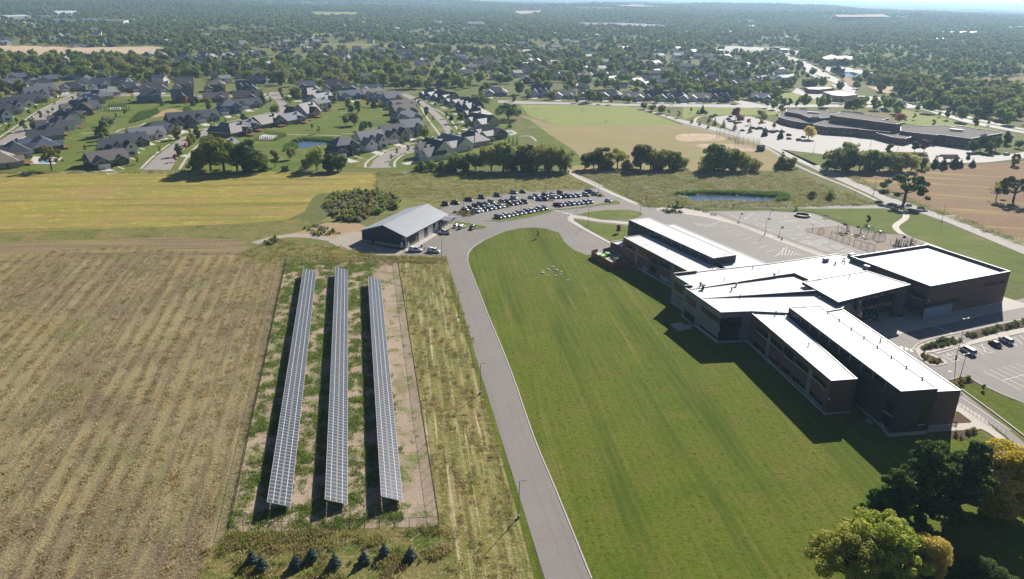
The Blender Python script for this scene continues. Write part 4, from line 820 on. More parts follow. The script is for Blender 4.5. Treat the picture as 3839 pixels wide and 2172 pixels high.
for x, y in ((2040, 1320),): pole(Q3, x, y, 'far lamp post', 1.) if False else None
for x, y in ((1115, 1300), (985, 1155), (1620, 1130), (1415, 1100), (1250, 1080)): pole(Q3, x, y, 'slim lamp post on the pale drive in front of the distant brick school', .5, .9, False, 'lamps on the distant school drive')

# ---------------------------------------------------------------- maintenance shed
def shed():
    t = thing('maintenance_shed', 'dark metal shed with pale grey gable roof beside the parking lot', 'shed')
    ze, zr_ = 5.1, 8.9
    rA, rB = M(575, 447, zr_), M(1290, 107, zr_); eA, eB = M(965, 640, ze), M(1605, 266, ze)
    ax = (rB-rA).to_2d().normalized(); n = Vector((-ax.y, ax.x))
    Ln = (rB-rA).length; wR = (eA-rA).to_2d().dot(n); sgn = 1 if wR > 0 else -1; wR = abs(wR)
    o = Matrix(((ax.x, n.x*sgn, 0, rA.x), (ax.y, n.y*sgn, 0, rA.y), (0, 0, 1, 0), (0, 0, 0, 1)))   # local x along the ridge, y to the front eave
    def put(mb, nm, par=t):
        mb.v = [tuple(o @ Vector(v)) for v in mb.v]
        if sgn < 0 or True: pass
        return mb.build(nm, par)
    W_ = wR; th = .22; sl = (zr_-ze)/W_
    mb = MB(); mb.hull8([(0, 0, zr_-th), (Ln, 0, zr_-th), (Ln, W_, ze-th), (0, W_, ze-th), (0, 0, zr_), (Ln, 0, zr_), (Ln, W_, ze), (0, W_, ze)], 'shed_roof'); rf = put(mb, 'roof')
    for k in range(int(Ln/1.2)): mb = MB()
    mb = MB()
    for k in range(1, int(Ln/.9)): x = k*.9; mb.hull8([(x-.03, .02, zr_), (x+.03, .02, zr_), (x+.03, W_-.02, ze), (x-.03, W_-.02, ze), (x-.03, .02, zr_+.04), (x+.03, .02, zr_+.04), (x+.03, W_-.02, ze+.04), (x-.03, W_-.02, ze+.04)], 'shed_roof')
    put(mb, 'roof_rib', rf)
    x0b = Ln*.30 if False else 0
    mb = MB(); mb.hull8([(0, -W_, ze-th), (Ln, -W_, ze-th), (Ln, -.01, zr_-th), (0, -.01, zr_-th), (0, -W_, ze), (Ln, -W_, ze), (Ln, -.01, zr_), (0, -.01, zr_)], 'shed_roof_dark'); put(mb, 'roof')
    ov = .6; y0, y1, x0, x1 = -W_+ov, W_-ov, ov, Ln-ov; zt = ze+sl*ov-th-.02
    mb = MB(); mb.prism([(x0, y0), (x1, y0), (x1, y1), (x0, y1)], 0, zt, 'shed_wall')
    for x in (x0, x1): mb.poly([(x, y0, zt), (x, y1, zt), (x, 0, zr_-th-.02)] if x == x1 else [(x, y1, zt), (x, y0, zt), (x, 0, zr_-th-.02)], 'shed_wall')
    w_ = put(mb, 'wall')
    mb = MB(); mb.prism([(x0-.08, y0-.08), (x1+.08, y0-.08), (x1+.08, y1+.08), (x0-.08, y1+.08)], 0, 1.0, 'stone_grey'); put(mb, 'wall_base')
    f = y1
    def fbox(xa, xb, za, zb, dp, mt, nm, par=w_): mb = MB(); mb.box(xa, xb, f-.05, f+dp, za, zb, mt); return put(mb, nm, par)
    u = Ln/36.
    def X(px, py): g = wallhit(M, px, py, o @ Vector((0, f, 0)), o @ Vector((1, f, 0))); return g
    fbox(X(1010, 700)[0], X(1085, 650)[0], .0, 4.1, .04, 'black', 'doorway_dark')  # black slab painted in for the shade inside the open doorway
    for a, b_ in (((1155, 600), (1240, 560)), ((1300, 520), (1383, 480)), ((1424, 440), (1466, 410))):
        xa, xb = X(*a)[0], X(*b_)[0]; d = fbox(xa, xb, .05, 4.2, .12, 'white_paint', 'overhead_door')
        for k in range(4):
            s = xa+(xb-xa)*(k+.5)/4; mb = MB(); mb.box(s-.22, s+.22, f+.12, f+.14, 1.6, 1.95, 'glass'); put(mb, 'pane', d)
        for zz_ in (1.05, 2.1, 3.15): mb = MB(); mb.box(xa, xb, f+.12, f+.128, zz_, zz_+.04, 'galv'); put(mb, 'door_joint', d)
    for a in ((1125, 650), (1270, 570), (1505, 415)):
        x_ = X(*a)[0]; fr = fbox(x_-.6, x_+.6, 1.4, 2.9, .12, 'frame_white', 'window'); mb = MB(); mb.box(x_-.45, x_+.45, f+.12, f+.13, 1.55, 2.75, 'glass'); put(mb, 'pane', fr)
    for a in ((1320, 540), (1420, 500), (990, 760)): x_ = X(*a)[0]; fbox(x_-.45, x_+.45, .1, 2.2, .1, 'white_paint', 'door')
    # gable end: door, vent box, corner trims
    mb = MB(); mb.box(x0-.1, x0+.05, y1-2.6, y1-1.5, .1, 2.3, 'white_paint'); put(mb, 'door')
    mb = MB(); mb.box(x0-.3, x0+.05, y1-1.5, y1-.3, 3.6, 4.6, 'panel_grey'); put(mb, 'wall_unit')
    for yy in (y0, y1): mb = MB(); mb.box(x0-.1, x0+.12, yy-.12, yy+.12, 1.0, zt, 'frame_white'); put(mb, 'corner_trim')
    for k in range(int((y1-y0)/.8)): mb = MB(); mb.box(x0-.03, x0+.02, y0+.4+.8*k, y0+.47+.8*k, 1.0, 4.6, 'shed_wall'); put(mb, 'wall_rib', w_)
    mb = MB(); mb.box(x0-.25, x0-.02, y0+4.6, y0+6, 0, 1.1, 'steel_dark'); put(mb, 'meter_box')
    # porch at the far corner
    px0, px1 = Ln-7.5, Ln-.3
    mb = MB(); mb.hull8([(px0, f-1, 4.3), ((px0+px1)/2, f-1, 5.2), ((px0+px1)/2, f+5, 5.2), (px0, f+5, 4.3), (px0, f-1, 4.5), ((px0+px1)/2, f-1, 5.4), ((px0+px1)/2, f+5, 5.4), (px0, f+5, 4.5)], 'shed_roof'); pr = put(mb, 'porch_roof')
    mb = MB(); mb.hull8([((px0+px1)/2, f-1, 5.2), (px1, f-1, 4.3), (px1, f+5, 4.3), ((px0+px1)/2, f+5, 5.2), ((px0+px1)/2, f-1, 5.4), (px1, f-1, 4.5), (px1, f+5, 4.5), ((px0+px1)/2, f+5, 5.4)], 'shed_roof'); put(mb, 'porch_roof')
    for xx in (px0+.3, (px0+px1)/2, px1-.3):
        for yy in (f+4.6, f+2): mb = MB(); mb.bar((xx, yy, 0), (xx, yy, 4.4), .13, 'frame_white'); put(mb, 'porch_post')
    mb = MB(); mb.poly([(px0+.3, f+4.8, 4.25), (px1-.3, f+4.8, 4.25), ((px0+px1)/2, f+4.8, 5.15)], 'stone_grey'); put(mb, 'porch_gable')
shed()

# ---------------------------------------------------------------- cars
def weld(me):
    import bmesh
    bm = bmesh.new(); bm.from_mesh(me); bmesh.ops.remove_doubles(bm, verts=bm.verts, dist=.001); bmesh.ops.recalc_face_normals(bm, faces=bm.faces)
    for f in bm.faces: f.smooth = True
    bm.to_mesh(me); bm.free()
def car_proto(kind):
    L_, wd, hb, ht = dict(sedan=(4.7, .9, .88, 1.45), suv=(4.8, .95, 1.05, 1.75), pickup=(5.8, 1.0, 1.12, 1.9), van=(5.2, 1.0, 1.05, 1.85), topper=(5.8, 1.0, 1.12, 1.95))[kind]
    h = L_/2
    st = [(-h, .42, .66, .8), (-h+.12, .3, hb*.86, .93), (-h+.9, .28, hb*.95, 1), (-.2, .26, hb, 1), (h-1.5, .26, hb*.97, 1), (h-.5, .28, hb*.86, .95), (h-.08, .32, hb*.74, .86), (h, .42, hb*.6, .76)]
    mb = MB(); rings = []
    for x, z0, z1, ws in st:
        w = wd*ws; rings.append([(x, -w*.94, z0), (x, -w, (z0+z1)/2), (x, -w*.92, z1), (x, w*.92, z1), (x, w, (z0+z1)/2), (x, w*.94, z0)])
    for a, b_ in zip(rings, rings[1:]):
        for k in range(6): j = (k+1) % 6; mb.poly([a[k], b_[k], b_[j], a[j]], 'car_body')
    mb.poly(rings[0][::-1], 'car_body'); mb.poly(rings[-1], 'car_body')
    if kind in ('pickup',): mb.box(-h+.25, -.55, -wd*.78, wd*.78, hb*.9, hb+.02, 'black')
    bme = mb.mesh('body'); weld(bme); parts = [('body', bme, None, [])]
    xa, xb, xc, xd = dict(sedan=(-1.75, -.9, .45, 1.25), suv=(-2.25, -1.95, .5, 1.2), pickup=(-.55, -.4, .75, 1.4), van=(-2.5, -2.3, .9, 1.75), topper=(-.55, -.4, .75, 1.4))[kind]
    def cab(xa, xb, xc, xd, mt, nm, top='car_body', zt=ht):
        mb = MB(); w0, w1 = wd*.9, wd*.72
        mb.hull8([(xa, -w0, hb*.9), (xd, -w0, hb*.9), (xd, w0, hb*.9), (xa, w0, hb*.9), (xb, -w1, zt-.05), (xc, -w1, zt-.05), (xc, w1, zt-.05), (xb, w1, zt-.05)], mt); g = mb.mesh(nm); weld(g)
        mb = MB(); mb.hull8([(xb-.06, -w1-.03, zt-.06), (xc+.06, -w1-.03, zt-.06), (xc+.06, w1+.03, zt-.06), (xb-.06, w1+.03, zt-.06), (xb+.05, -w1+.06, zt), (xc-.05, -w1+.06, zt), (xc-.05, w1-.06, zt), (xb+.05, w1-.06, zt)], top)
        for s in (-1, 1):   # pillars
            for p0, p1 in (((xa, hb*.9), (xb, zt-.05)), ((xd, hb*.9), (xc, zt-.05)), (((xa+xd)/2, hb*.9), ((xb+xc)/2, zt-.05))):
                mb.bar((p0[0], s*w0*1.005, p0[1]), (p1[0], s*w1*1.01, p1[1]), .05, top)
        return [(nm, g, None, [])], [('roof', mb.mesh('roof'), None, [])]
    a, b_ = cab(xa, xb, xc, xd, 'car_glass', 'windows'); parts += a+b_
    if kind == 'topper': a, b_ = cab(-h+.1, -h+.25, -.65, -.6, 'white_paint', 'truck_cap'); parts += a
    mb = MB(); mb.bar((0, -.12, 0), (0, .12, 0), .36, 'rubber', n=12); ty = mb.mesh('wheel'); mb = MB(); mb.bar((0, -.13, 0), (0, .13, 0), .21, 'steel', n=8); rim = mb.mesh('rim')
    for x in (-h+.95, h-.95):
        for s in (-1, 1): parts.append(('wheel', ty, (x, s*wd*.88, .36), [('rim', rim, None)]))
    for s in (-1, 1):
        mb = MB(); mb.box(h-.22, h-.04, min(s*wd*.45, s*wd*.72), max(s*wd*.45, s*wd*.72), hb*.58, hb*.7, 'frame_white'); parts.append(('headlight', mb.mesh('headlight'), None, []))
        mb = MB(); mb.box(-h+.0, -h+.14, min(s*wd*.6, s*wd*.86), max(s*wd*.6, s*wd*.86), hb*.62, hb*.82, 'red'); parts.append(('tail_light', mb.mesh('tail_light'), None, []))
    return dict(name=dict(sedan='parked_car', suv='parked_suv', pickup='pickup_truck', van='minivan', topper='pickup_truck')[kind], category=dict(sedan='car', suv='suv', pickup='pickup truck', van='van', topper='pickup truck')[kind], parts=parts)
for nm, c, mt in (('car_body', (200, 200, 200), .2), ('car_white', (226, 226, 226), 0), ('car_silver', (168, 172, 176), .6), ('car_grey', (96, 100, 106), .5), ('car_black', (22, 23, 26), .2), ('car_navy', (30, 42, 66), .3), ('car_red', (110, 22, 28), .2), ('car_blue', (40, 78, 140), .3), ('car_maroon', (74, 26, 34), .3), ('car_teal', (60, 84, 92), .3)):
    k = NT(nm); k.bsdf(lin(*c), .28, .7, metal=mt*.4, **{'Coat Weight': 1., 'Coat Roughness': .1}); MATS[nm] = k.m
CP = {k: car_proto(k) for k in ('sedan', 'suv', 'pickup', 'van', 'topper')}
KW = dict(sedan='sedan', suv='suv', pickup='pickup', van='minivan', topper='pickup with a cap over its bed'); CW = dict(w='white', s='silver', g='grey', k='black', n='navy', r='dark red', b='blue', m='maroon', t='slate')
CM = dict(w='car_white', s='car_silver', g='car_grey', k='car_black', n='car_navy', r='car_red', b='car_blue', m='car_maroon', t='car_teal')
def car(p, rz, kind, c, place, group=None, label=None):
    stamp(CP[kind], (p.x, p.y, .1), rz+rng.normal(0, .03), None, label or f'{CW[c]} {KW[kind]} {place}', group, {'car_body': CM[c]})
rowdir = (P1(1515, 400)-P1(865, 530)); RA = math.atan2(rowdir.y, rowdir.x)-math.pi/2     # noses point to the viewer's right
def row(fn, a, b_, spec, place, group=None, rz=RA):
    n = len(spec)
    for k, (kd, c) in enumerate(spec):
        t = k/(n-1) if n > 1 else 0; car(fn(a[0]+(b_[0]-a[0])*t, a[1]+(b_[1]-a[1])*t), rz, kd, c, place, group)
S_, V_, K_, N_ = 'sedan', 'suv', 'pickup', 'van'
row(P1, (860, 528), (1515, 402), ((V_, 'g'), (S_, 's'), (V_, 'w'), (S_, 's'), (S_, 'w'), (V_, 's'), (S_, 'w'), (N_, 's'), (V_, 'w'), (S_, 'g'), (N_, 'w'), (V_, 'n')), 'in the row along the long grass island of the lot', 'cars along the long grass island')  # extra white and silver bodies stand in for sun glare on the cars
row(P1, (545, 440), (915, 368), ((K_, 'w'), (S_, 'w'), (S_, 'n'), (V_, 's'), (S_, 's'), (V_, 's'), (S_, 'w')), 'in the row next to the brown planting bed', 'cars next to the brown planting bed')
row(P1, (390, 408), (765, 312), ((S_, 's'), (S_, 'g'), (V_, 'k'), (N_, 'g'), (S_, 's'), (V_, 's')), 'nose to nose with the row by the brown planting bed', 'cars nose to nose by the brown bed')
row(P1, (1035, 338), (1235, 308), ((S_, 'm'), (V_, 's'), (S_, 'k'), (V_, 'm')), 'beside the yellow-striped crossing of the lot', 'cars beside the crossing')
row(P1, (915, 298), (985, 298), ((S_, 'g'), (S_, 'm')), 'facing the cars by the yellow-striped crossing', 'cars facing the crossing row'); row(P1, (1085, 256), (1085, 256), ((V_, 's'),), 'alone behind the row by the yellow-striped crossing', None)
for q, kd, c in (((115, 338), V_, 'k'), ((252, 318), K_, 'k'), ((445, 275), K_, 'm'), ((628, 242), V_, 'k'), ((850, 212), V_, 'k'), ((1085, 172), V_, 's'), ((1215, 162), S_, 'k')): row(P1, q, q, ((kd, c),), 'on the outer edge of the lot against the meadow', 'cars against the meadow edge')
row(P1, (1640, 242), (1990, 218), ((V_, 'w'), (S_, 's'), (V_, 'k'), (V_, 'b'), (S_, 's'), (V_, 'w')), 'in the middle row beyond the crossing', 'cars in the middle row beyond the crossing')
row(P1, (1335, 242), (1395, 216), ((S_, 'w'), (S_, 's')), 'just beyond the yellow-striped crossing', 'cars just beyond the crossing'); row(P1, (1445, 272), (1512, 266), ((S_, 'b'), (K_, 'k')), 'just beyond the yellow-striped crossing', 'cars just beyond the crossing')
row(P1, (1530, 215), (1745, 180), ((V_, 'm'), (S_, 's'), (V_, 'n')), 'behind the middle row beyond the crossing', 'cars behind the middle row')
row(P1, (1705, 352), (2165, 308), ((K_, 'r'), (S_, 's'), (S_, 'n'), (V_, 'w'), (S_, 's'), (S_, 'w'), (V_, 's'), (V_, 'w')), 'along the second grass island', 'cars along the second grass island')
row(P1, (2105, 206), (2240, 196), ((V_, 's'), (V_, 's')), 'by the planting bed at the corner of the lot', 'cars by the corner bed'); row(P1, (2150, 160), (2150, 160), ((K_, 'k'),), 'by the planting bed at the corner of the lot'); row(P1, (2425, 290), (2425, 290), ((S_, 'w'),), 'parked alone at the tip of the second grass island')
def ang2(fn, a, b_): d = fn(*b_)-fn(*a); return math.atan2(d.y, d.x)
car(M(1105, 872), ang2(M, (1030, 880), (1200, 890)), 'topper', 'w', '', label='white pickup with a utility cap, doors shut, by the shed corner'); car(M(1400, 888), ang2(M, (1320, 880), (1490, 905)), 'topper', 'w', '', label='white pickup with dark cap window parked at the service road mouth')
car(M(1570, 590), ang2(M, (1650, 600), (1480, 580)), 'pickup', 'w', '', label='white open-bed pickup in front of the shed overhead doors')
car(M(1755, 485), ang2(M, (1700, 500), (1800, 450)), 'sedan', 'w', '', label='white car beside the shed porch'); car(M(1845, 500), ang2(M, (1800, 520), (1900, 470)), 'suv', 'w', '', label='white car between the shed porch car and the dark suv'); car(M(2015, 515), ang2(M, (2050, 480), (1970, 550)), 'suv', 'k', '', label='dark suv parked by the small grass island')
ra = ang2(V, (960, 420), (850, 360))
car(V(915, 400), ra, 'van', 'w', '', label='white minivan between the accessible bays'); car(V(1200, 325), ra, 'sedan', 'k', '', label='black car in the car park by the long shrub bed'); car(V(1315, 290), ra, 'suv', 'w', '', label='white crossover with black roof beside the black car')
for fn, x, y, kd, c, pl, d in ((H1, 840, 405, V_, 'w', 'on the street with sidewalks, near the corner', ((790, 420), (880, 390))), (H1, 935, 430, V_, 'r', 'on the street opposite the white one', ((900, 440), (970, 415))), (H1, 595, 540, V_, 'k', 'midway along the curving house street', ((560, 555), (640, 520))), (H1, 500, 608, S_, 's', 'behind a white car on the house street', ((470, 620), (540, 595))), (H1, 450, 645, V_, 'w', 'in front of a silver car on the house street', ((410, 665), (490, 625))), (H1, 570, 690, S_, 'r', 'on the right kerb of the house street'.replace('right', 'opposite'), ((540, 705), (600, 675))), (H1, 870, 312, V_, 'm', 'in a driveway near the street bend', ((830, 320), (920, 305))), (H1, 715, 685, V_, 's', 'in the driveway of a dark roofed house', ((680, 690), (750, 675))), (H3, 1400, 862, V_, 't', 'parked at the inside of the street bend', ((1370, 870), (1430, 850))), (H3, 1115, 598, V_, 'b', 'in the driveway of a grey house', ((1060, 590), (1180, 605))), (H2, 1370, 425, V_, 'k', 'in the driveway under a dark spruce', ((1340, 430), (1400, 415))), (H2, 1745, 445, K_, 'k', 'towing at the kerb of the far street bend', ((1720, 460), (1770, 430)))):
    car(fn(x, y), ang2(fn, *d), kd, c, pl)
i = 0
for x, y in ((220, 885), (245, 873), (345, 905), (360, 885), (400, 935), (425, 910), (450, 990), (530, 972), (560, 978), (590, 975), (620, 985), (650, 998), (680, 1003), (710, 995), (750, 1000), (800, 1025), (800, 1052), (875, 1062), (910, 1040), (2440, 1172)):
    kd, c = [(V_, 'k'), (S_, 'g'), (V_, 'n'), (S_, 'k'), (V_, 'g')][i % 5]; i += 1
    row(Q3, (x, y), (x, y), ((kd, c if x < 2000 else 's'),), 'on the pale lot of the distant brick school', 'cars on the distant school lot', .3)
for x, y, c in ((1098, 592, 'k'), (1060, 545, 'g'), (2100, 845, 's'), (880, 440, 'w')): row(Q3, (x, y), (x, y), ((V_, c),), 'driving on the wide avenue', 'cars on the wide avenue', 2.0)

# ---------------------------------------------------------------- boulders, playground, small things on the school grounds
def rock(seed, s):
    r_ = np.random.default_rng(seed); import bmesh
    bm = bmesh.new(); bmesh.ops.create_icosphere(bm, subdivisions=2, radius=1)
    for v in bm.verts: v.co *= 1+r_.normal(0, .07); v.co.z = max(v.co.z*s[2], -.1); v.co.x *= s[0]; v.co.y *= s[1]
    me = bpy.data.meshes.new('boulder'); bm.to_mesh(me); bm.free(); me.materials.append(m['rock']); return me
for i, (x, y, w_) in enumerate(((300, 590, .95), (325, 516, .6), (498, 476, .8), (658, 392, .9), (760, 492, 1.), (942, 555, .65), (910, 640, .65), (745, 690, .72), (478, 672, .6))):
    link('boulder', rock(i, (w_*1.15, w_*.75, w_*.55)), None, BO(x, y), rng.uniform(-.5, .5), label='pale boulder in the ring of stones on the lawn', category='boulder', group='ring of boulders on the lawn')
link('boulder', rock(20, (.9, .35, .2)), None, Q4(1705, 906), 0, label='flat pale stone lying on the lawn outside the boulder ring', category='boulder')
def swing(bases, label):
    a, b_ = Y(*bases[0]), Y(*bases[-1]); t = thing('swing_set', label, 'swing set', a); d = b_-a; n = 3
    perp = Vector((-d.y, d.x, 0)).normalized()
    mb = MB(); mb.bar((0, 0, 2.7), d+Vector((0, 0, 2.7)), .09, 'play_grey', n=6); mb.build('top_beam', t)
    for k in range(n+1):
        q = d*k/n; mb = MB(); mb.bar(q-perp*.3, q+Vector((0, 0, 2.7)), .08, 'play_grey', n=6); mb.bar(q+perp*.3, q+Vector((0, 0, 2.7)), .05, 'play_grey', n=6); mb.build('leg', t)
    for k in range(n):
        for f in (.3, .7):
            q = d*(k+f)/n; u = d.normalized()*.25; mb = MB(); mb.bar(q-u+Vector((0, 0, .55)), q-u+Vector((0, 0, 2.65)), .015, 'steel_dark'); mb.bar(q+u+Vector((0, 0, .55)), q+u+Vector((0, 0, 2.65)), .015, 'steel_dark'); s_ = mb.build('chain', t)
            mb = MB(); mb.bar(q-u+Vector((0, 0, .5)), q+u+Vector((0, 0, .5)), .1, 'black'); mb.build('seat', t)
swing(((525, 612), (915, 750)), 'grey swing set over orange wood chips beside the painted courts'); swing(((1015, 782), (1440, 905)), 'grey swing set next to the school roof edge')
def dome(c, e, h, label):
    c_ = Y(*c); r = (Y(*e)-c_).length; t = thing('climbing_dome', label, 'climbing frame', c_)
    for k in range(6):
        th = k*math.pi/3; mb = MB(); pr = None
        for j in range(7):
            a = j/6*math.pi/2; q = Vector((r*math.cos(a)*math.cos(th), r*math.cos(a)*math.sin(th), h*math.sin(a)))
            if pr: mb.bar(pr, q, .07, 'play_grey', n=5)
            pr = q
        mb.build('arch', t)
    mb = MB()
    for zf, rf in ((.25, .75), (.5, .55), (.7, .35)):
        for k in range(12): mb.bar((r*rf*math.cos(k*math.pi/6), r*rf*math.sin(k*math.pi/6), h*zf), (r*rf*math.cos((k+1)*math.pi/6), r*rf*math.sin((k+1)*math.pi/6), h*zf), .04, 'black')
    for k in range(12): mb.bar((r*.75*math.cos(k*math.pi/6), r*.75*math.sin(k*math.pi/6), h*.25), (0, 0, h*.95), .03, 'black')
    mb.build('rope_net', t); mb = MB(); mb.bar((0, 0, h-.1), (0, 0, h+.15), .5, 'white_paint', n=8); mb.build('top_plate', t)
dome((1290, 590), (1480, 600), 4.6, 'tall arched climbing dome with rope net in the playground'); dome((1540, 660), (1690, 670), 3.9, 'smaller arched climbing dome beside the tall one')
def play_structure(p, lb, n, ext, mats, h=3.6, decks=3):
    t = thing('play_structure', lb, 'play structure', p); r_ = np.random.default_rng(n)
    for k in range(n):
        x, y = r_.uniform(-ext[0], ext[0]), r_.uniform(-ext[1], ext[1]); hh = r_.uniform(.55, 1)*h; mb = MB(); mb.bar((x, y, 0), (x, y, hh), .09, mats[k % len(mats)], n=6); mb.bar((x, y, hh), (x, y, hh+.15), .13, mats[(k+1) % len(mats)], n=6); mb.build('post', t)
    for k in range(decks):
        x = -ext[0]+2*ext[0]*(k+.5)/decks; mb = MB(); mb.box(x-.9, x+.9, -1, 1, 1.1+.3*(k % 2), 1.2+.3*(k % 2), 'black'); mb.build('deck', t)
        mb = MB(); [mb.bar((x-.9+.3*j, -1, 1.2), (x-.9+.3*j, -1, 2.1), .03, 'black') for j in range(7)]; mb.bar((x-.9, -1, 2.1), (x+.9, -1, 2.1), .05, 'black'); mb.build('railing', t)
    mb = MB(); q = [(ext[0]*.6, -1, 1.3), (ext[0]*.8, -2, .8), (ext[0]*.9, -3, .3), (ext[0]*.95, -3.6, .25)]
    for a, b_ in zip(q, q[1:]): mb.hull8([(a[0]-.35, a[1], a[2]-.06), (a[0]+.35, a[1], a[2]-.06), (b_[0]+.35, b_[1], b_[2]-.06), (b_[0]-.35, b_[1], b_[2]-.06), (a[0]-.35, a[1], a[2]), (a[0]+.35, a[1], a[2]), (b_[0]+.35, b_[1], b_[2]), (b_[0]-.35, b_[1], b_[2])], 'galv')
    mb.build('slide', t); mb = MB(); mb.hull8([(-.8, -.8, h), (.8, -.8, h), (.8, .8, h), (-.8, .8, h), (-.1, -.1, h+.9), (.1, -.1, h+.9), (.1, .1, h+.9), (-.1, .1, h+.9)], mats[0]); mb.build('roof', t)
play_structure(Y(2040, 790), 'dense dark play structure of posts and decks by the school roof', 34, (5., 1.8), ['black', 'steel_dark', 'play_grey'], 3.6, 4)
play_structure(Y(800, 520), 'open pale play tower with platforms near the far fence of the playground', 9, (2.6, 1.4), ['play_grey', 'galv'], 3.8, 2)
play_structure(Y(1080, 560), 'pair of pale hanging-ring posts between tower and tall dome', 4, (1.6, .6), ['galv', 'play_grey'], 3.4, 1)
t = thing('net_climber', 'small rounded rope climber at the corner of the wood chip area', 'climbing frame', Y(325, 530))
for k in range(5): mb = MB(); th = k*math.pi/5; pr = None; [mb.bar((1.7*math.cos(a)*math.cos(th), 1.7*math.cos(a)*math.sin(th), 2.6*math.sin(a)), (1.7*math.cos(a+.4)*math.cos(th), 1.7*math.cos(a+.4)*math.sin(th), 2.6*math.sin(a+.4)), .05, 'play_grey') for a in np.arange(0, 2.9, .4)]; mb.build('hoop', t)
def hoop(x, y, rz, lb):
    t = thing('basketball_hoop', lb, 'basketball hoop', R3(x, y), rz, 'basketball hoops on the playground'); mb = MB(); mb.bar((0, 0, 0), (0, 0, 2.9), .09, 'steel_dark', n=6); mb.bar((0, 0, 2.9), (1., 0, 3.3), .07, 'steel_dark', n=6); mb.build('post', t)
    mb = MB(); mb.box(1., 1.06, -.9, .9, 2.9, 4.0, 'frame_white'); mb.build('backboard', t); mb = MB(); [mb.bar((1.3+.23*math.cos(a), .23*math.sin(a), 3.05), (1.3+.23*math.cos(a+.785), .23*math.sin(a+.785), 3.05), .03, 'orange') for a in np.arange(0, 6.2, .785)]; mb.build('rim', t)
for x, y, rz in ((665, 372, .3), (870, 346, .3), (1155, 440, 2.8), (935, 466, .3)): hoop(x, y, rz, 'basketball hoop with pale backboard on the painted court')
gp = R3(1087, 342); t = thing('ball_pit', 'round black walled ball pit at the far edge of the court', 'ball pit', gp); rr_ = (R3(1136, 342)-gp).length
for k in range(12):
    a, b_ = k*math.pi/6, (k+1)*math.pi/6; mb = MB(); p, q = Vector((rr_*math.cos(a), rr_*math.sin(a), 0)), Vector((rr_*math.cos(b_), rr_*math.sin(b_), 0)); i_, j_ = p*.95, q*.95; z = Vector((0, 0, .95))
    mb.hull8([p, q, j_, i_, p+z, q+z, j_+z, i_+z], 'black'); mb.build('wall_panel', t); mb = MB(); mb.hull8([p*1.02+z, q*1.02+z, j_*.98+z, i_*.98+z, p*1.02+z*1.12, q*1.02+z*1.12, j_*.98+z*1.12, i_*.98+z*1.12], 'frame_white'); mb.build('rail', t)
# bicycles in racks on the walk
mb = MB(); 
for cx_ in (-.52, .52):
    for k in range(10): a, b_ = k*math.pi/5, (k+1)*math.pi/5; mb.bar((cx_+.33*math.cos(a), 0, .33+.33*math.sin(a)), (cx_+.33*math.cos(b_), 0, .33+.33*math.sin(b_)), .03, 'rubber')
wh = mb.mesh('wheels'); mb = MB()
for a, b_ in (((-.52, .33), (-.1, .35)), ((-.1, .35), (-.25, .85)), ((-.25, .85), (.35, .85)), ((.35, .85), (.52, .33)), ((-.1, .35), (.35, .8)), ((-.52, .33), (-.25, .85)), ((.35, .85), (.33, 1.02))): mb.bar((a[0], 0, a[1]), (b_[0], 0, b_[1]), .03, 'steel_dark')
fr = mb.mesh('frame'); mb = MB(); mb.bar((-.38, 0, .95), (-.12, 0, .95), .06, 'black'); sd = mb.mesh('saddle'); mb = MB(); mb.bar((.33, -.28, 1.02), (.33, .28, 1.02), .025, 'black'); hb_ = mb.mesh('handlebar')
bike = dict(name='bicycle', category='bicycle', parts=[('wheel_pair', wh, None, []), ('frame', fr, None, []), ('saddle', sd, None, []), ('handlebar', hb_, None, [])])
mb = MB(); [mb.bar((x, 0, 0), (x, 0, .8), .03, 'galv') for x in np.arange(-1.5, 1.6, .5)]; mb.bar((-1.5, 0, .8), (1.5, 0, .8), .03, 'galv'); rk = mb.mesh('rail')
mb = MB(); mb.box(-1.6, 1.6, -.25, .25, 0, .04, 'galv'); rb_ = mb.mesh('base')
rack = dict(name='bike_rack', category='bike rack', parts=[('rail', rk, None, []), ('base', rb_, None, [])])
for x, y in ((325, 294), (385, 304), (435, 316), (490, 338)):
    stamp(rack, R3(x, y)+Vector((0, 0, .12)), -.5, None, 'grey bike rack full of bicycles on the walk by the planting beds', 'bike racks on the walk')
    for k in range(5):
        q = R3(x, y)+Vector((math.cos(-.5)*(k-2)*.62, math.sin(-.5)*(k-2)*.62, .12)); stamp(bike, q, 1.0+rng.normal(0, .1), None, 'parked bicycle leaning in a rack on the walk', 'bicycles parked in the racks')
for k in range(3): stamp(bike, V(770+14*k, 1150+6*k)+Vector((0, 0, .14)), .2+.3*k, None, 'bicycle by the brick corner near the mulch bed', 'bicycles by the brick corner')
# white railing along the drive at the wing end
t = thing('handrail', 'pale railing beside the drive along the concrete walk', 'railing'); a, b_ = V(818, 930), V(1310, 1262); n = 12
for k in range(n+1): q = a.lerp(b_, k/n); mb = MB(); mb.bar(q, q+Vector((0, 0, 1.1)), .05, 'paint'); mb.build('post', t)
for z in (1.1, .5): mb = MB(); mb.bar(a+Vector((0, 0, z)), b_+Vector((0, 0, z)), .04, 'paint'); mb.build('rail', t)
for fn, x, y, lb in ((M, 1205, 805, 'dark wheeled bin standing at the truck nose near the shed'), (R3, 950, 500, 'black litter bin by the gate in the playground fence')):
    t = thing('litter_bin', lb, 'bin', fn(x, y)); mb = MB(); mb.bar((0, 0, .1), (0, 0, 1.0), .32, 'black', .38, 10); mb.build('body', t); mb = MB(); mb.bar((0, 0, 1.0), (0, 0, 1.12), .4, 'steel_dark', .3, 10); mb.build('lid', t)
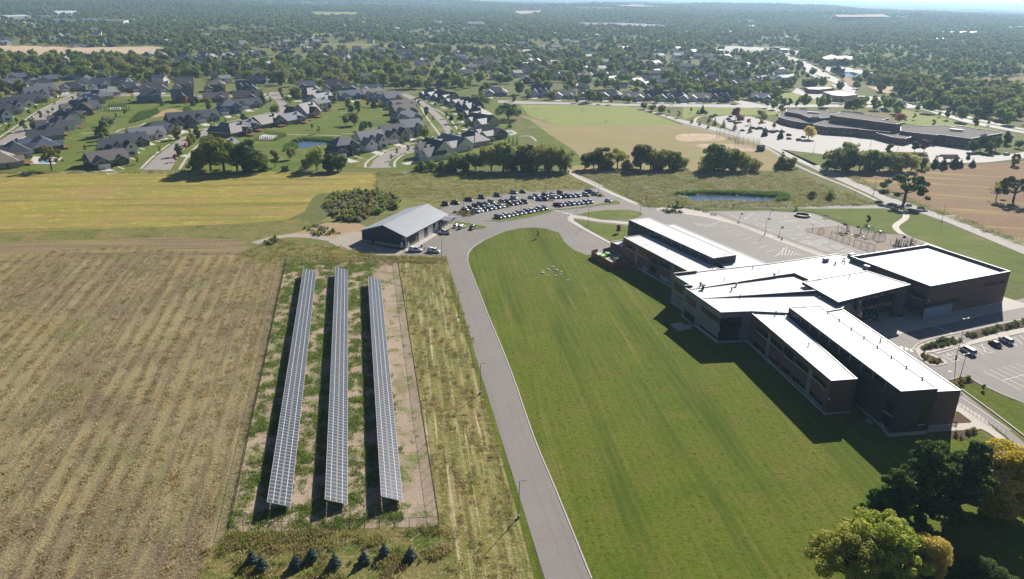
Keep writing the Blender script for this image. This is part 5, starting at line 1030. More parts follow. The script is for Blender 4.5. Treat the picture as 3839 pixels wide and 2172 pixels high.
# sign boards
def sign(fn, x, y, lb, rz, w_=1.6, h=.9, mt='frame_white'):
    t = thing('sign_board', lb, 'sign', fn(x, y), rz); mb = MB(); [mb.bar((s, 0, 0), (s, 0, 1.9), .05, 'steel_dark') for s in (-w_/2, w_/2)]; mb.build('post', t); mb = MB(); mb.box(-w_/2, w_/2, -.04, .04, 1.0, 1.0+h, mt); mb.build('panel', t)
sign(Y, 420, 215, 'pale notice board on the playground fence line', -.3, 2.); sign(Q4, 2300, 300, 'orange diamond warning sign in the weeds by the path', .2, .7, .7, 'orange')
# goals, backstops and a dugout on the sports field
def goal(x, y, rz):
    t = thing('soccer_goal', 'white soccer goal standing on the pale sports field', 'soccer goal', Q2(x, y), rz, 'soccer goals on the sports field'); mb = MB()
    for p, q in (((-3.6, 0, 0), (-3.6, 0, 2.4)), ((3.6, 0, 0), (3.6, 0, 2.4)), ((-3.6, 0, 2.4), (3.6, 0, 2.4))): mb.bar(p, q, .07, 'white_paint', n=6)
    mb.build('frame', t); mb = MB()
    for k in range(19): mb.bar((-3.6+.4*k, 0, 2.4), (-3.6+.4*k, 1.8, 0), .012, 'white_paint', n=3)
    for k in range(8): f = k/7; mb.bar((-3.6, 1.8*f, 2.4*(1-f)), (3.6, 1.8*f, 2.4*(1-f)), .012, 'white_paint', n=3)
    mb.build('net', t)
for x, y, rz in ((1470, 832, .3), (1822, 838, 1.7), (1550, 915, .4), (2000, 925, 1.6)): goal(x, y, rz)
def backstop(x, y, lb):
    t = thing('backstop', lb, 'backstop', Q3(x, y), -.4)
    for k in range(7): a = math.pi*(.1+.8*k/6); p = Vector((9*math.cos(a), 9*math.sin(a)-9, 0)); mb = MB(); mb.bar(p, p+Vector((0, 0, 7)), .1, 'galv', n=6); mb.build('post', t)
    for k in range(6):
        a, b_ = (math.pi*(.1+.8*(k+j)/6) for j in (0, 1)); p, q = (Vector((9*math.cos(c), 9*math.sin(c)-9, 0)) for c in (a, b_)); o = link('wire_mesh', wm_hi, t, p, math.atan2((q-p).y, (q-p).x)); o.scale = ((q-p).length/3, 1, 3.1)
for x, y, lb in ((345, 1040, 'tall wire backstop behind the larger infield'), (490, 1105, 'tall wire backstop behind the second infield')): backstop(x, y, lb)
for a, b_, lb in (((60, 1075), (250, 1062), 'wire fence along the larger infield'), ((400, 1085), (600, 1135), 'wire fence along the second infield')): chain_fence(((Q3(*a), Q3(*b_)),), lb, False)
t = thing('equipment_shed', 'small dark equipment shed beside the second infield', 'shed', Q3(585, 1138), .3); mb = MB(); mb.box(-2.2, 2.2, -1.6, 1.6, 0, 3., 'brick_dark'); mb.build('wall', t); mb = MB(); mb.hull8([(-2.6, -2, 3), (2.6, -2, 3), (2.6, 2, 3), (-2.6, 2, 3), (-2.4, -.1, 4.2), (2.4, -.1, 4.2), (2.4, .1, 4.2), (-2.4, .1, 4.2)], 'brick_dark'); mb.build('roof', t)
for x, y, lb in ((370, 1058, 'metal bleachers by the larger infield backstop'), (420, 1083, 'metal bleachers by the second infield backstop')):
    t = thing('bleachers', lb, 'bleachers', Q3(x, y), -.4)
    for k in range(4): mb = MB(); mb.box(-3, 3, .6*k, .6*k+.35, .45+.4*k, .52+.4*k, 'galv'); mb.build('bench', t)
    for s in (-2.5, 0, 2.5): mb = MB(); mb.bar((s, 0, 0), (s, 2.2, 1.7), .05, 'galv'); mb.bar((s, 2.2, 0), (s, 2.2, 1.7), .05, 'galv'); mb.build('frame', t)
t = thing('picnic_shelter', 'small gabled shelter by the conifers in front of the distant school', 'shelter', Q3(1995, 1225), .1); mb = MB(); mb.hull8([(-6, -4, 3), (6, -4, 3), (6, 0, 5.2), (-6, 0, 5.2), (-6, -4, 3.2), (6, -4, 3.2), (6, 0, 5.4), (-6, 0, 5.4)], 'brick_dark'); mb.hull8([(-6, 0, 5.2), (6, 0, 5.2), (6, 4, 3), (-6, 4, 3), (-6, 0, 5.4), (6, 0, 5.4), (6, 4, 3.2), (-6, 4, 3.2)], 'brick_dark'); mb.build('roof', t)
for x in (-5, 0, 5):
    for y in (-3.4, 3.4): mb = MB(); mb.bar((x, y, 0), (x, y, 3.3), .2, 'stone_grey'); mb.build('post', t)
# person between the trucks
def person(p, rz, label):
    J = [((0, 0, .95), .15), ((0, 0, 1.2), .15), ((0, 0, 1.42), .14), ((0, 0, 1.52), .06), ((0, 0, 1.62), .09), ((0, 0, 1.72), .08),
         ((.1, 0, .9), .1), ((.12, .03, .5), .07), ((.12, 0, .08), .05), ((.12, -.12, .04), .045), ((-.1, 0, .9), .1), ((-.13, -.05, .5), .07), ((-.13, .02, .08), .05), ((-.13, -.1, .04), .045),
         ((.2, 0, 1.4), .06), ((.27, .02, 1.12), .05), ((.25, -.12, .88), .04), ((-.2, 0, 1.4), .06), ((-.28, .02, 1.12), .05), ((-.26, -.12, .9), .04)]
    Ed = [(0, 1), (1, 2), (2, 3), (3, 4), (4, 5), (0, 6), (6, 7), (7, 8), (8, 9), (0, 10), (10, 11), (11, 12), (12, 13), (2, 14), (14, 15), (15, 16), (2, 17), (17, 18), (18, 19)]
    me = bpy.data.meshes.new('person'); me.from_pydata([j[0] for j in J], Ed, []); o = link('person', me, None, p, rz, label=label, category='person')
    md = o.modifiers.new('skin', 'SKIN'); 
    for v, j in zip(me.skin_vertices[0].data, J): v.radius = (j[1], j[1]*.8)
    me.skin_vertices[0].data[0].use_root = True; o.modifiers.new('sub', 'SUBSURF').levels = 1
    k = NT('person_mat'); z = k.n('ShaderNodeSeparateXYZ', {0: k.n('ShaderNodeTexCoord').outputs['Object']}).outputs[2]
    c = k.mix(k.math('GREATER_THAN', z, .92), lin(58, 60, 66), lin(150, 140, 110)); c = k.mix(k.math('GREATER_THAN', z, 1.5), c, lin(176, 132, 108)); c = k.mix(k.math('GREATER_THAN', z, 1.7), c, lin(60, 46, 36)); k.bsdf(c); me.materials.append(k.m)
person(M(1248, 862), .3, 'person in tan top and grey trousers standing between the two white pickups')

# ---------------------------------------------------------------- houses
for nm, c in (('hw_navy', (58, 70, 96)), ('hw_green', (74, 86, 80)), ('hw_grey', (150, 150, 152)), ('hw_white', (222, 220, 216)), ('hw_tan', (182, 168, 146)), ('hw_dark', (84, 86, 92)), ('hw_blue', (92, 124, 162)), ('hw_greige', (166, 158, 146)), ('hw_brown', (120, 104, 92))): mat(nm, lin(*c), .7, var=.06)
for nm, c in (('rf_charcoal', (72, 76, 86)), ('rf_grey', (128, 129, 133)), ('rf_brown', (112, 105, 102)), ('rf_slate', (94, 101, 116)), ('rf_tan', (146, 136, 126))): mat(nm, lin(*c), .6, .5, var=.16, scale=2.5)
mat('hs_wall', lin(150, 150, 150)); mat('hs_roof', lin(80, 80, 84)); mat('trim', lin(228, 226, 220), .5); mat('solar_roof', lin(40, 46, 66), .15, .7)
def gable(mb, x0, x1, y0, y1, z, pitch, axis, o=.55, t=.22, mt='hs_roof', trim='trim'):
    """gable roof over a rectangle, ridge along axis; returns ridge height"""
    if axis == 'x': a0, a1, b0, b1 = x0-o, x1+o, y0, y1; f = lambda a, b, z_: (a, b, z_)
    else: a0, a1, b0, b1 = y0-o, y1+o, x0, x1; f = lambda a, b, z_: (b, a, z_)
    bm_ = (b0+b1)/2; hh = (b1-b0)/2; zr_ = z+hh*pitch; zo = z-o*pitch
    for s, e in ((b0-o, 1), (b1+o, -1)):
        q = [f(a0, s, zo), f(a1, s, zo), f(a1, bm_, zr_), f(a0, bm_, zr_)]; q2 = [(x, y, w+t) for x, y, w in q]
        mb.poly(q2, mt); mb.poly(q[::-1], trim); mb.poly([q[0], q[1], q2[1], q2[0]], trim); mb.poly([q[1], q[2], q2[2], q2[1]], trim); mb.poly([q[3], q[0], q2[0], q2[3]], trim)
    return zr_
def hip(mb, x0, x1, y0, y1, z, pitch, o=.55, t=.2, mt='hs_roof'):
    X0, X1, Y0, Y1 = x0-o, x1+o, y0-o, y1+o; w, d = X1-X0, Y1-Y0; r = min(w, d)/2; h = r*pitch+z
    A_, B_ = ((X0+r, (Y0+Y1)/2, h), (X1-r, (Y0+Y1)/2, h)) if w >= d else (((X0+X1)/2, Y0+r, h), ((X0+X1)/2, Y1-r, h))
    c = [(X0, Y0, z), (X1, Y0, z), (X1, Y1, z), (X0, Y1, z)]
    if w >= d: fs = ([c[0], c[1], B_, A_], [c[1], c[2], B_], [c[2], c[3], A_, B_], [c[3], c[0], A_])
    else: fs = ([c[0], c[1], A_], [c[1], c[2], B_, A_], [c[2], c[3], B_], [c[3], c[0], A_, B_])
    for q in fs: mb.poly(q, mt)
    for k in range(4): p, q = c[k], c[(k+1) % 4]; mb.poly([(p[0], p[1], z-t), (q[0], q[1], z-t), q, p], 'trim')
    mb.poly([(p[0], p[1], z-t) for p in c[::-1]], 'trim'); return h
def gwall(mb, x0, x1, y0, y1, z, pitch, axis, mt='hs_wall', z0=0):
    mb.prism([(x0, y0), (x1, y0), (x1, y1), (x0, y1)], z0, z, mt)
    if axis == 'x': h = (y1-y0)/2*pitch; [mb.poly([(x, y0, z), (x, y1, z), (x, (y0+y1)/2, z+h)], mt) for x in (x0, x1)]
    elif axis == 'y': h = (x1-x0)/2*pitch; [mb.poly([(x0, y, z), (x1, y, z), ((x0+x1)/2, y, z+h)], mt) for y in (y0, y1)]
def hwin(x, y, z, w, h, side):
    """window on a wall facing side: f(-y) b(+y) l(-x) r(+x)"""
    mb = MB()
    def bx(a0, a1, z0, z1, d0, d1, mt):
        if side == 'f': mb.box(x+a0, x+a1, y-d1, y-d0, z0, z1, mt)
        elif side == 'b': mb.box(x+a0, x+a1, y+d0, y+d1, z0, z1, mt)
        elif side == 'l': mb.box(x-d1, x-d0, y+a0, y+a1, z0, z1, mt)
        else: mb.box(x+d0, x+d1, y+a0, y+a1, z0, z1, mt)
    bx(-w/2-.1, w/2+.1, z-.1, z+h+.1, -.04, .06, 'trim'); k = max(1, round(w/1.0)); pw = w/k
    for i_ in range(k): bx(-w/2+pw*i_+.05, -w/2+pw*(i_+1)-.05, z, z+h, .06, .075, 'glass')
    return mb.mesh('window')
def gdoor(x, y, w): mb = MB(); mb.box(x-w/2, x+w/2, y-.08, y+.04, 0, 2.4, 'trim'); [mb.box(x-w/2+.05, x+w/2-.05, y-.1, y-.08, .55*k+.06, .55*k+.5, 'frame_white') for k in range(4)]; return mb.mesh('garage_door')
def house_proto(kind, v):
    r_ = random.Random(v*31+len(kind)); wl_, rf_ = MB(), MB(); P_ = []; pit = r_.choice((.55, .62, .7)); fl = 1 if v % 2 else -1
    X = lambda a: a*fl
    def gw(x0, x1, y0, y1, z, ax, p=pit, z0=0): a, b_ = sorted((X(x0), X(x1))); gwall(wl_, a, b_, y0, y1, z, p, ax, z0=z0); return gable(rf_, a, b_, y0, y1, z, p, ax)
    win = lambda x, y, z, w, h, s: P_.append(('window', hwin(X(x), y, z, w, h, (s if fl > 0 or s in 'fb' else {'l': 'r', 'r': 'l'}[s])), None, []))
    if kind == 'ranch':
        w, d = 17+r_.random()*3, 11.5; h = 3.1
        if v % 3 == 0: wl_.prism([(-w/2, -d/2), (w/2, -d/2), (w/2, d/2), (-w/2, d/2)], 0, h, 'hs_wall'); top = hip(rf_, -w/2, w/2, -d/2, d/2, h, pit)
        else: top = gw(-w/2, w/2, -d/2, d/2, h, 'x')
        gw(-w/2+.2, -w/2+7.4, -d/2-5.5, 0, 3., 'y'); gw(w/2-6.2, w/2-1.5, -d/2-1.6, 0, 3.1, 'y', pit*1.1); gw(1, 6.5, 0, d/2+2.5, 3.05, 'y')
        P_.append(('garage_door', gdoor(X(-w/2+3.8), -d/2-5.5, 5.4), None, []))
        win(w/2-3.8, -d/2-1.6, .9, 2.2, 1.5, 'f'); win(0, -d/2, .9, 1.6, 1.5, 'f'); win(-w/2+3.8, -d/2-5.5, 3.4, .9, .8, 'f')
        win(3.7, d/2+2.5, .6, 3.2, 2., 'b'); win(-4, d/2, .9, 2., 1.4, 'b'); win(7.6, d/2, .9, 1.4, 1.4, 'b'); win(w/2, 1, .9, 1.4, 1.4, 'r'); win(-w/2, 2.5, .9, 1.2, 1.2, 'l'); dk = (1, 6.5, d/2+2.6)
    elif kind == 'two':
        w, d, h = 13.5, 10.5, 5.9
        if v % 3 == 0: wl_.prism([(-w/2, -d/2), (w/2, -d/2), (w/2, d/2), (-w/2, d/2)], 0, h, 'hs_wall'); top = hip(rf_, -w/2, w/2, -d/2, d/2, h, pit)
        else: top = gw(-w/2, w/2, -d/2, d/2, h, 'x')
        gw(-w/2-3.2, -w/2+3.8, -d/2-4.5, 2, 3.1, 'y'); gw(1, 5.2, -d/2-1.2, 0, 5.8, 'y', pit*1.15); rf_.hull8([(X(-2.7), -d/2-2, 2.7), (X(6), -d/2-2, 2.7), (X(6), -d/2, 3.3), (X(-2.7), -d/2, 3.3), (X(-2.7), -d/2-2, 2.85), (X(6), -d/2-2, 2.85), (X(6), -d/2, 3.5), (X(-2.7), -d/2, 3.5)], 'hs_roof')
        P_.append(('garage_door', gdoor(X(-w/2+.3), -d/2-4.5, 5.2), None, []))
        win(3.1, -d/2-1.2, 3.8, 1.8, 1.5, 'f'); win(3.1, -d/2-1.2, .8, 2.2, 1.6, 'f'); win(-1.5, -d/2, 3.9, 1.4, 1.3, 'f'); win(-w/2+.3, -d/2-4.5, 3.5, 1., .9, 'f')
        for x in (-4.5, 0, 4.5): win(x, d/2, 3.7, 1.8, 1.5, 'b'); win(x, d/2, .7, 2., 1.7, 'b')
        win(w/2, -2, 3.7, 1.4, 1.4, 'r'); win(w/2, 2, .8, 1.4, 1.5, 'r'); win(-w/2, 3.6, 3.7, 1.3, 1.3, 'l'); dk = (-2, 4, d/2+.1)
        for x in (-2.3, 1.5, 5.6): mb = MB(); mb.bar((X(x), -d/2-1.8, 0), (X(x), -d/2-1.8, 2.75), .12, 'trim'); P_.append(('porch_post', mb.mesh('porch_post'), None, []))
    else:       # storey and a half, steep front gables
        w, d, h = 15., 13., 3.6; gw(-w/2, w/2, -d/2, d/2, h, 'x', .85); top = h+d/2*.85
        gw(1.2, 7.0, -d/2-2, 0, 4.4, 'y', 1.05); gw(-w/2-1.5, -w/2+6, -d/2-5, 1, 3.1, 'y', .9); gw(-2.2, 1, -d/2+.6, 0, 5.6, 'y', .9, 3.5); gw(-3, 3.5, 0, d/2+2, 4., 'y', .9)
        P_.append(('garage_door', gdoor(X(-w/2+2.2), -d/2-5, 5.6), None, []))
        win(4.1, -d/2-2, .8, 2.6, 1.7, 'f'); win(4.1, -d/2-2, 4.3, 1.4, 1.3, 'f'); win(-w/2+2.2, -d/2-5, 3.5, 1.2, 1.1, 'f'); win(-.6, -d/2+.6, 5.2, 1.2, 1., 'f')
        win(.2, d/2+2, .6, 3.4, 2.2, 'b'); win(.2, d/2+2, 4.2, 1.8, 1.4, 'b'); win(-5, d/2, .8, 1.8, 1.5, 'b'); win(5.6, d/2, .8, 1.8, 1.5, 'b'); win(w/2, 0, 4.3, 1.4, 1.6, 'r'); win(w/2, -3, .9, 1.4, 1.5, 'r'); win(-w/2, 3, .9, 1.3, 1.4, 'l'); dk = (-3, 3.5, d/2+2.1)
    mb = MB(); x0, x1, y0 = dk; a, b_ = sorted((X(x0), X(x1))); mb.box(a, b_, y0, y0+3.4, .9, 1.05, 'fence_wood')
    for x in (a+.1, b_-.1): mb.bar((x, y0+3.3, 0), (x, y0+3.3, 1.9), .07, 'fence_wood')
    for z in (1.45, 1.9): mb.bar((a, y0+3.35, z), (b_, y0+3.35, z), .04, 'fence_wood')
    P_.append(('deck', mb.mesh('deck'), None, []))
    mb = MB(); mb.box(X(2.)-.5, X(2.)+.5, -d/2-(2.06 if kind == 'steep' and False else .08), -d/2+.02, 0, 2.2, 'wood_orange'); P_.append(('front_door', mb.mesh('front_door'), None, []))
    mb = MB(); mb.box(X(w*.28)-.5, X(w*.28)+.5, 1.5, 2.5, h, top+.7, 'hs_wall'); mb.box(X(w*.28)-.6, X(w*.28)+.6, 1.4, 2.6, top+.7, top+.85, 'trim')
    ch = mb.mesh('chimney')
    parts = [('wall', wl_.mesh('wall'), None, []), ('roof', rf_.mesh('roof'), None, [('chimney', ch, None)] if v % 2 == 0 else [])]+P_
    return dict(name='house', category='house', parts=parts)
HP = {(k, v): house_proto(k, v) for k in ('ranch', 'two', 'steep') for v in range(6)}
HWORD = dict(ranch='single-storey', two='two-storey', steep='steep-gabled'); RWORD = dict(rf_charcoal='charcoal', rf_grey='grey', rf_brown='brown', rf_slate='slate blue', rf_tan='tan')
HOUSES = []; HPOS = []; seen_l = {}
def house(p, q, kind, v, wall, roof, place, drive=True, s=1.24, zoff=0.):
    """house at p with its front toward q"""
    d = (q-p).to_2d().normalized(); rz = math.atan2(d.y, d.x)+math.pi/2
    lb = f"{HWORD[kind]} {wall[3:]} house with {RWORD[roof]} roof {place}"
    stamp(HP[(kind, v % 6)], (p.x, p.y, 0), rz, (s, s, s), lb, f'houses {place}', {'hs_wall': wall, 'hs_roof': roof}); HPOS.append(p.to_2d())
    if drive:
        fl = 1 if v % 2 else -1; gx, gy = dict(ranch=(-5.2, -11.2), two=(-6.4, -9.7), steep=(-5.3, -11.5))[kind]
        R_ = Matrix.Rotation(rz, 2); c = Vector((p.x, p.y)); w_ = 2.9
        qq = [c+R_ @ Vector((gx*fl*s+a, b_*s)) for a, b_ in ((-w_, gy), (w_, gy), (w_+.4, gy-12.5), (-w_-.4, gy-12.5))]; sheet('driveway', [Vector((*t, 0)) for t in qq], .058, 'm_drive')
        pa = [c+R_ @ Vector(t) for t in ((1.2*s*fl, -6*s), (2.4*s*fl, -6*s), (2.4*s*fl, (gy-6)*s), (1.2*s*fl, (gy-6)*s))]; sheet('front_walk', [Vector((*t, 0)) for t in pa], .057, CN)
def col(fn, off, items, place):
    for x, y, kind, v, wall, roof in items: house(fn(x, y), fn(x+off[0], y+off[1]), kind, v, 'hw_'+wall, 'rf_'+roof, place)
col(H1, (150, 75), ((-40, 660, 'steep', 1, 'white', 'charcoal'), (60, 560, 'ranch', 3, 'grey', 'charcoal'), (160, 520, 'steep', 1, 'white', 'charcoal'), (290, 440, 'ranch', 1, 'white', 'charcoal'), (440, 385, 'ranch', 5, 'brown', 'charcoal'), (560, 335, 'steep', 3, 'white', 'grey'), (690, 285, 'two', 1, 'tan', 'grey')), 'on the near-field end of the first house street'.replace('near-field end', 'outer side'))
col(H1, (0, 60), ((220, 190, 'two', 2, 'tan', 'grey'), (650, 205, 'two', 4, 'white', 'charcoal'), (1100, 200, 'ranch', 3, 'grey', 'charcoal'), (1540, 190, 'two', 1, 'white', 'slate'), (1960, 205, 'ranch', 0, 'brown', 'slate'), (2340, 205, 'ranch', 4, 'greige', 'brown')), 'backing onto the tree belt by the first street')
col(H2, (0, 60), ((230, 190, 'two', 1, 'tan', 'brown'), (700, 205, 'two', 3, 'brown', 'tan'), (1140, 215, 'steep', 2, 'navy', 'charcoal'), (2060, 220, 'two', 2, 'blue', 'grey'), (2470, 205, 'two', 1, 'greige', 'brown')), 'backing onto the tree belt behind the pond')
col(H3, (0, 60), ((70, 190, 'ranch', 2, 'navy', 'charcoal'), (430, 205, 'ranch', 5, 'white', 'slate')), 'backing onto the tree belt by the cul-de-sac')
col(H1, (-210, 20), ((1620, 270, 'ranch', 0, 'greige', 'grey'), (1490, 330, 'ranch', 3, 'tan', 'slate'), (1390, 395, 'ranch', 2, 'grey', 'slate'), (1330, 480, 'ranch', 0, 'white', 'charcoal'), (1180, 570, 'steep', 4, 'dark', 'brown'), (1060, 640, 'ranch', 2, 'grey', 'charcoal'), (1000, 700, 'ranch', 4, 'white', 'charcoal'), (900, 780, 'ranch', 3, 'white', 'charcoal'), (740, 920, 'ranch', 0, 'grey', 'charcoal'), (660, 1090, 'ranch', 3, 'dark', 'slate'), (250, 1190, 'ranch', 0, 'grey', 'charcoal'), (50, 1330, 'ranch', 3, 'greige', 'tan')), 'on the pond side of the first street')
col(H1, (0, -60), ((2290, 370, 'two', 2, 'blue', 'charcoal'),), 'with its back to the dry pond')
col(H2, (0, -60), ((190, 365, 'steep', 1, 'navy', 'charcoal'), (680, 355, 'ranch', 2, 'grey', 'brown'), (1150, 340, 'ranch', 4, 'brown', 'brown')), 'with its back to the dry pond')
col(H1, (190, 80), ((1610, 1310, 'ranch', 1, 'green', 'brown'), (1780, 1170, 'steep', 3, 'white', 'charcoal'), (1960, 1030, 'ranch', 1, 'green', 'charcoal'), (2210, 920, 'ranch', 5, 'white', 'grey'), (2410, 840, 'ranch', 3, 'greige', 'charcoal')), 'on the first stretch of the curved middle street')
col(H2, (190, 70), ((150, 750, 'steep', 1, 'dark', 'charcoal'), (500, 650, 'ranch', 1, 'grey', 'charcoal'), (890, 540, 'two', 3, 'blue', 'slate'), (1160, 450, 'ranch', 5, 'grey', 'charcoal')), 'on the outer curve of the middle street')
col(H2, (-200, -20), ((830, 1200, 'two', 4, 'grey', 'brown'), (950, 880, 'ranch', 0, 'brown', 'brown'), (1090, 810, 'ranch', 2, 'dark', 'charcoal'), (1430, 740, 'ranch', 4, 'dark', 'brown'), (1790, 690, 'ranch', 2, 'grey', 'slate'), (2050, 590, 'steep', 2, 'grey', 'charcoal'), (2240, 500, 'two', 4, 'white', 'charcoal'), (2280, 380, 'ranch', 4, 'greige', 'slate'), (2100, 300, 'ranch', 0, 'greige', 'brown')), 'on the inner curve of the middle street')
col(H3, (200, 60), ((30, 1090, 'two', 3, 'dark', 'charcoal'), (400, 990, 'steep', 1, 'white', 'grey'), (720, 890, 'steep', 3, 'greige', 'charcoal'), (970, 820, 'two', 1, 'grey', 'slate'), (920, 620, 'ranch', 3, 'dark', 'slate'), (880, 520, 'ranch', 1, 'brown', 'brown'), (870, 440, 'ranch', 5, 'dark', 'brown'), (720, 390, 'two', 1, 'grey', 'grey'), (580, 320, 'ranch', 3, 'blue', 'slate'), (430, 280, 'ranch', 1, 'tan', 'tan'), (110, 300, 'ranch', 5, 'blue', 'slate')), 'on the pond side of the third street')
col(H3, (-200, 30), ((1330, 1130, 'steep', 2, 'white', 'charcoal'), (1600, 1010, 'ranch', 4, 'white', 'grey'), (1850, 950, 'ranch', 0, 'tan', 'charcoal'), (2120, 850, 'ranch', 2, 'dark', 'brown'), (2010, 680, 'ranch', 4, 'tan', 'brown'), (1930, 580, 'ranch', 0, 'dark', 'brown'), (1830, 470, 'steep', 4, 'navy', 'charcoal'), (1640, 390, 'ranch', 2, 'brown', 'brown'), (1480, 330, 'ranch', 4, 'dark', 'charcoal'), (1280, 290, 'ranch', 0, 'dark', 'slate')), 'on the sports-field side of the third street')
G_ = (('ranch', 3, 'grey', 'grey'), ('steep', 1, 'white', 'charcoal'), ('ranch', 5, 'white', 'grey'), ('ranch', 1, 'grey', 'brown'), ('ranch', 3, 'brown', 'grey'), ('ranch', 2, 'tan', 'tan'), ('ranch', 4, 'greige', 'brown'), ('ranch', 0, 'grey', 'grey'))
col(Q2, (0, 50), tuple((x, y, *G_[i % 8]) for i, (x, y) in enumerate(((1165, 718), (1500, 722), (1680, 738), (1860, 742), (2030, 742), (2200, 750), (2360, 752), (2530, 758)))), 'facing the sports field across the street')
col(Q3, (0, 50), ((120, 758, 'ranch', 5, 'white', 'tan'), (285, 758, 'steep', 1, 'navy', 'charcoal'), (590, 758, 'ranch', 2, 'grey', 'grey')), 'near the crossroads opposite the park lawn')
col(Q3, (0, 50), ((210, 640, 'ranch', 0, 'tan', 'tan'), (415, 645, 'ranch', 1, 'tan', 'tan'), (520, 610, 'ranch', 2, 'grey', 'tan'), (550, 640, 'ranch', 3, 'greige', 'grey'), (400, 570, 'ranch', 5, 'tan', 'tan'), (150, 560, 'steep', 1, 'white', 'grey'), (330, 500, 'two', 1, 'navy', 'charcoal'), (60, 630, 'ranch', 4, 'greige', 'tan'), (360, 700, 'ranch', 0, 'brown', 'brown'), (430, 715, 'ranch', 1, 'brown', 'tan')), 'among the trees behind the crossroads houses')
# white pool decks, pools and hedges of small conifers are with the planting below
# distant houses between the trees: wall and roof only
def far_proto(kind, v):
    wl_, rf_ = MB(), MB(); pit = .6
    w, d, h = dict(ranch=(17, 10, 3.1), two=(13, 10, 5.8))[kind]; gwall(wl_, -w/2, w/2, -d/2, d/2, h, pit, 'x'); gable(rf_, -w/2, w/2, -d/2, d/2, h, pit, 'x')
    gwall(wl_, -w/2, -w/2+7, -d/2-4, 0, 3, pit, 'y'); gable(rf_, -w/2, -w/2+7, -d/2-4, 0, 3, pit, 'y')
    mb = MB(); [mb.box(x-.8, x+.8, -d/2-.06, -d/2+.02, z, z+1.4, 'glass') for x in (2, 5) for z in ((1, 3.8) if kind == 'two' else (1,))]
    return dict(name='house', category='house', parts=[('wall', wl_.mesh('wall'), None, []), ('roof', rf_.mesh('roof'), None, []), ('window', mb.mesh('window'), None, [])])
FP = [far_proto('ranch', 0), far_proto('two', 1)]
zones = [(Q1, ((1250, 380), (1500, 330), (2574, 300), (2574, 470), (1900, 480), (1350, 470)), 46, 'in the wooded suburb beyond the tan field'), (Q1, ((0, 250), (1200, 250), (2000, 220), (2574, 230), (2574, 290), (1300, 330), (0, 330)), 40, 'in the hazy distance beyond the tan field'),
         (Q2, ((0, 390), (500, 390), (1000, 400), (1900, 400), (2574, 440), (2574, 700), (1900, 690), (1000, 650), (900, 560), (200, 440)), 62, 'under the trees behind the sports field'), (Q2, ((0, 170), (2574, 190), (2574, 330), (1300, 330), (0, 320)), 38, 'in the far forested distance'), (Q3, ((0, 430), (400, 440), (600, 560), (100, 600), (0, 620)), 10, 'under the trees behind the sports field')]
wcs = ['hw_white', 'hw_grey', 'hw_tan', 'hw_greige', 'hw_white', 'hw_navy', 'hw_brown']; rcs = list(RWORD)
for fn, pl, n, place in zones:
    poly = pts(fn, *pl); c = rand_in(poly, n*6, FIELDS); kept = []
    for x, y in c:
        q = Vector((x, y))
        if all((q-k).length > 26 for k in HPOS): kept.append(q); HPOS.append(q)
        if len(kept) >= n: break
    for q in kept:
        i_ = random.randrange(2); wc, rc = random.choice(wcs), random.choice(rcs)
        stamp(FP[i_], (q.x, q.y, 0), random.choice((0, .3, 1.6, 3.1, -1.2))+random.uniform(-.3, .3), None, f"{'two-storey' if i_ else 'single-storey'} {wc[3:]} house with {RWORD[rc]} roof {place}", f'houses {place}', {'hs_wall': wc, 'hs_roof': rc})
# past three hundred houses: the smaller ones far off as one mass
DH = []
for r0, r1, n in ((950, 1700, 230), (1700, 3400, 520)):
    rr = np.sqrt(rng.uniform(r0**2, r1**2, n*3)); aa = rng.uniform(-.62, .62, n*3); c = np.stack([rr*np.sin(aa), rr*np.cos(aa)], 1)
    for e in FIELDS: c = c[~inpoly(c, e)]
    k_ = 0
    for q in c:
        q = Vector(q); px_ = PX((q.x, q.y, 0))
        if px_[1] > 330 or (px_[0] > 2950 and px_[1] > 120): continue
        if all((q-h).length > 24 for h in HPOS): HPOS.append(q); DH.append(q); k_ += 1
        if k_ >= n: break
# ---------------------------------------------------------------- larger distant buildings
def block(name, poly, z, label, wall='brick', roofm='far_roof', par=.5, win=None, cat='building', cop='coping', nwin=0, z0=.0, parent=None):
    t = parent or thing(name, label, cat); w_ = volume(t, poly, z, wall, par=par, cop=cop, roofm=roofm, base=False)
    if nwin:
        c = sum((Vector((q[0], q[1])) for q in poly), Vector((0, 0)))/len(poly)
        for k in range(len(poly)):
            p, q = Vector((poly[k][0], poly[k][1])), Vector((poly[(k+1) % len(poly)][0], poly[(k+1) % len(poly)][1])); wl__ = Wall(p, q, w_, c)
            if wl__.n.y > -.2 or wl__.len < 8: continue
            for f in range(max(1, int(z//3.6))):
                n = min(nwin, int(wl__.len//4))
                for j in range(n): u = wl__.len*(j+.5)/n; wl__.window(u-.9, u+.9, 1.+3.4*f, 2.7+3.4*f, nv=2, sill=False, frame='frame_white')
    return t
bs = thing('distant_school', 'wide dark brick school with grey flat roofs and curved front beyond the pale drive', 'school building')
block('', smooth(pts(R2, (105, 150), (135, 122), (310, 140), (420, 170), (520, 185), (520, 220), (415, 228), (250, 205), (130, 172), z=4.5), 2), 4.5, '', parent=bs, nwin=8)
block('', pts(R2, (180, 110), (180, 82), (300, 78), (312, 86), (585, 96), (606, 109), (720, 116), (640, 165), (510, 178), (420, 172), (320, 132), z=7.5), 7.5, '', parent=bs)
block('', pts(R2, (622, 142), (790, 113), (1215, 175), (1150, 193), (1340, 224), (1290, 236), (700, 158), z=11.), 11., '', parent=bs)
block('', pts(R2, (420, 170), (515, 172), (520, 185), (425, 182), z=7.), 8.5, '', parent=bs, wall='panel_grey', nwin=3)
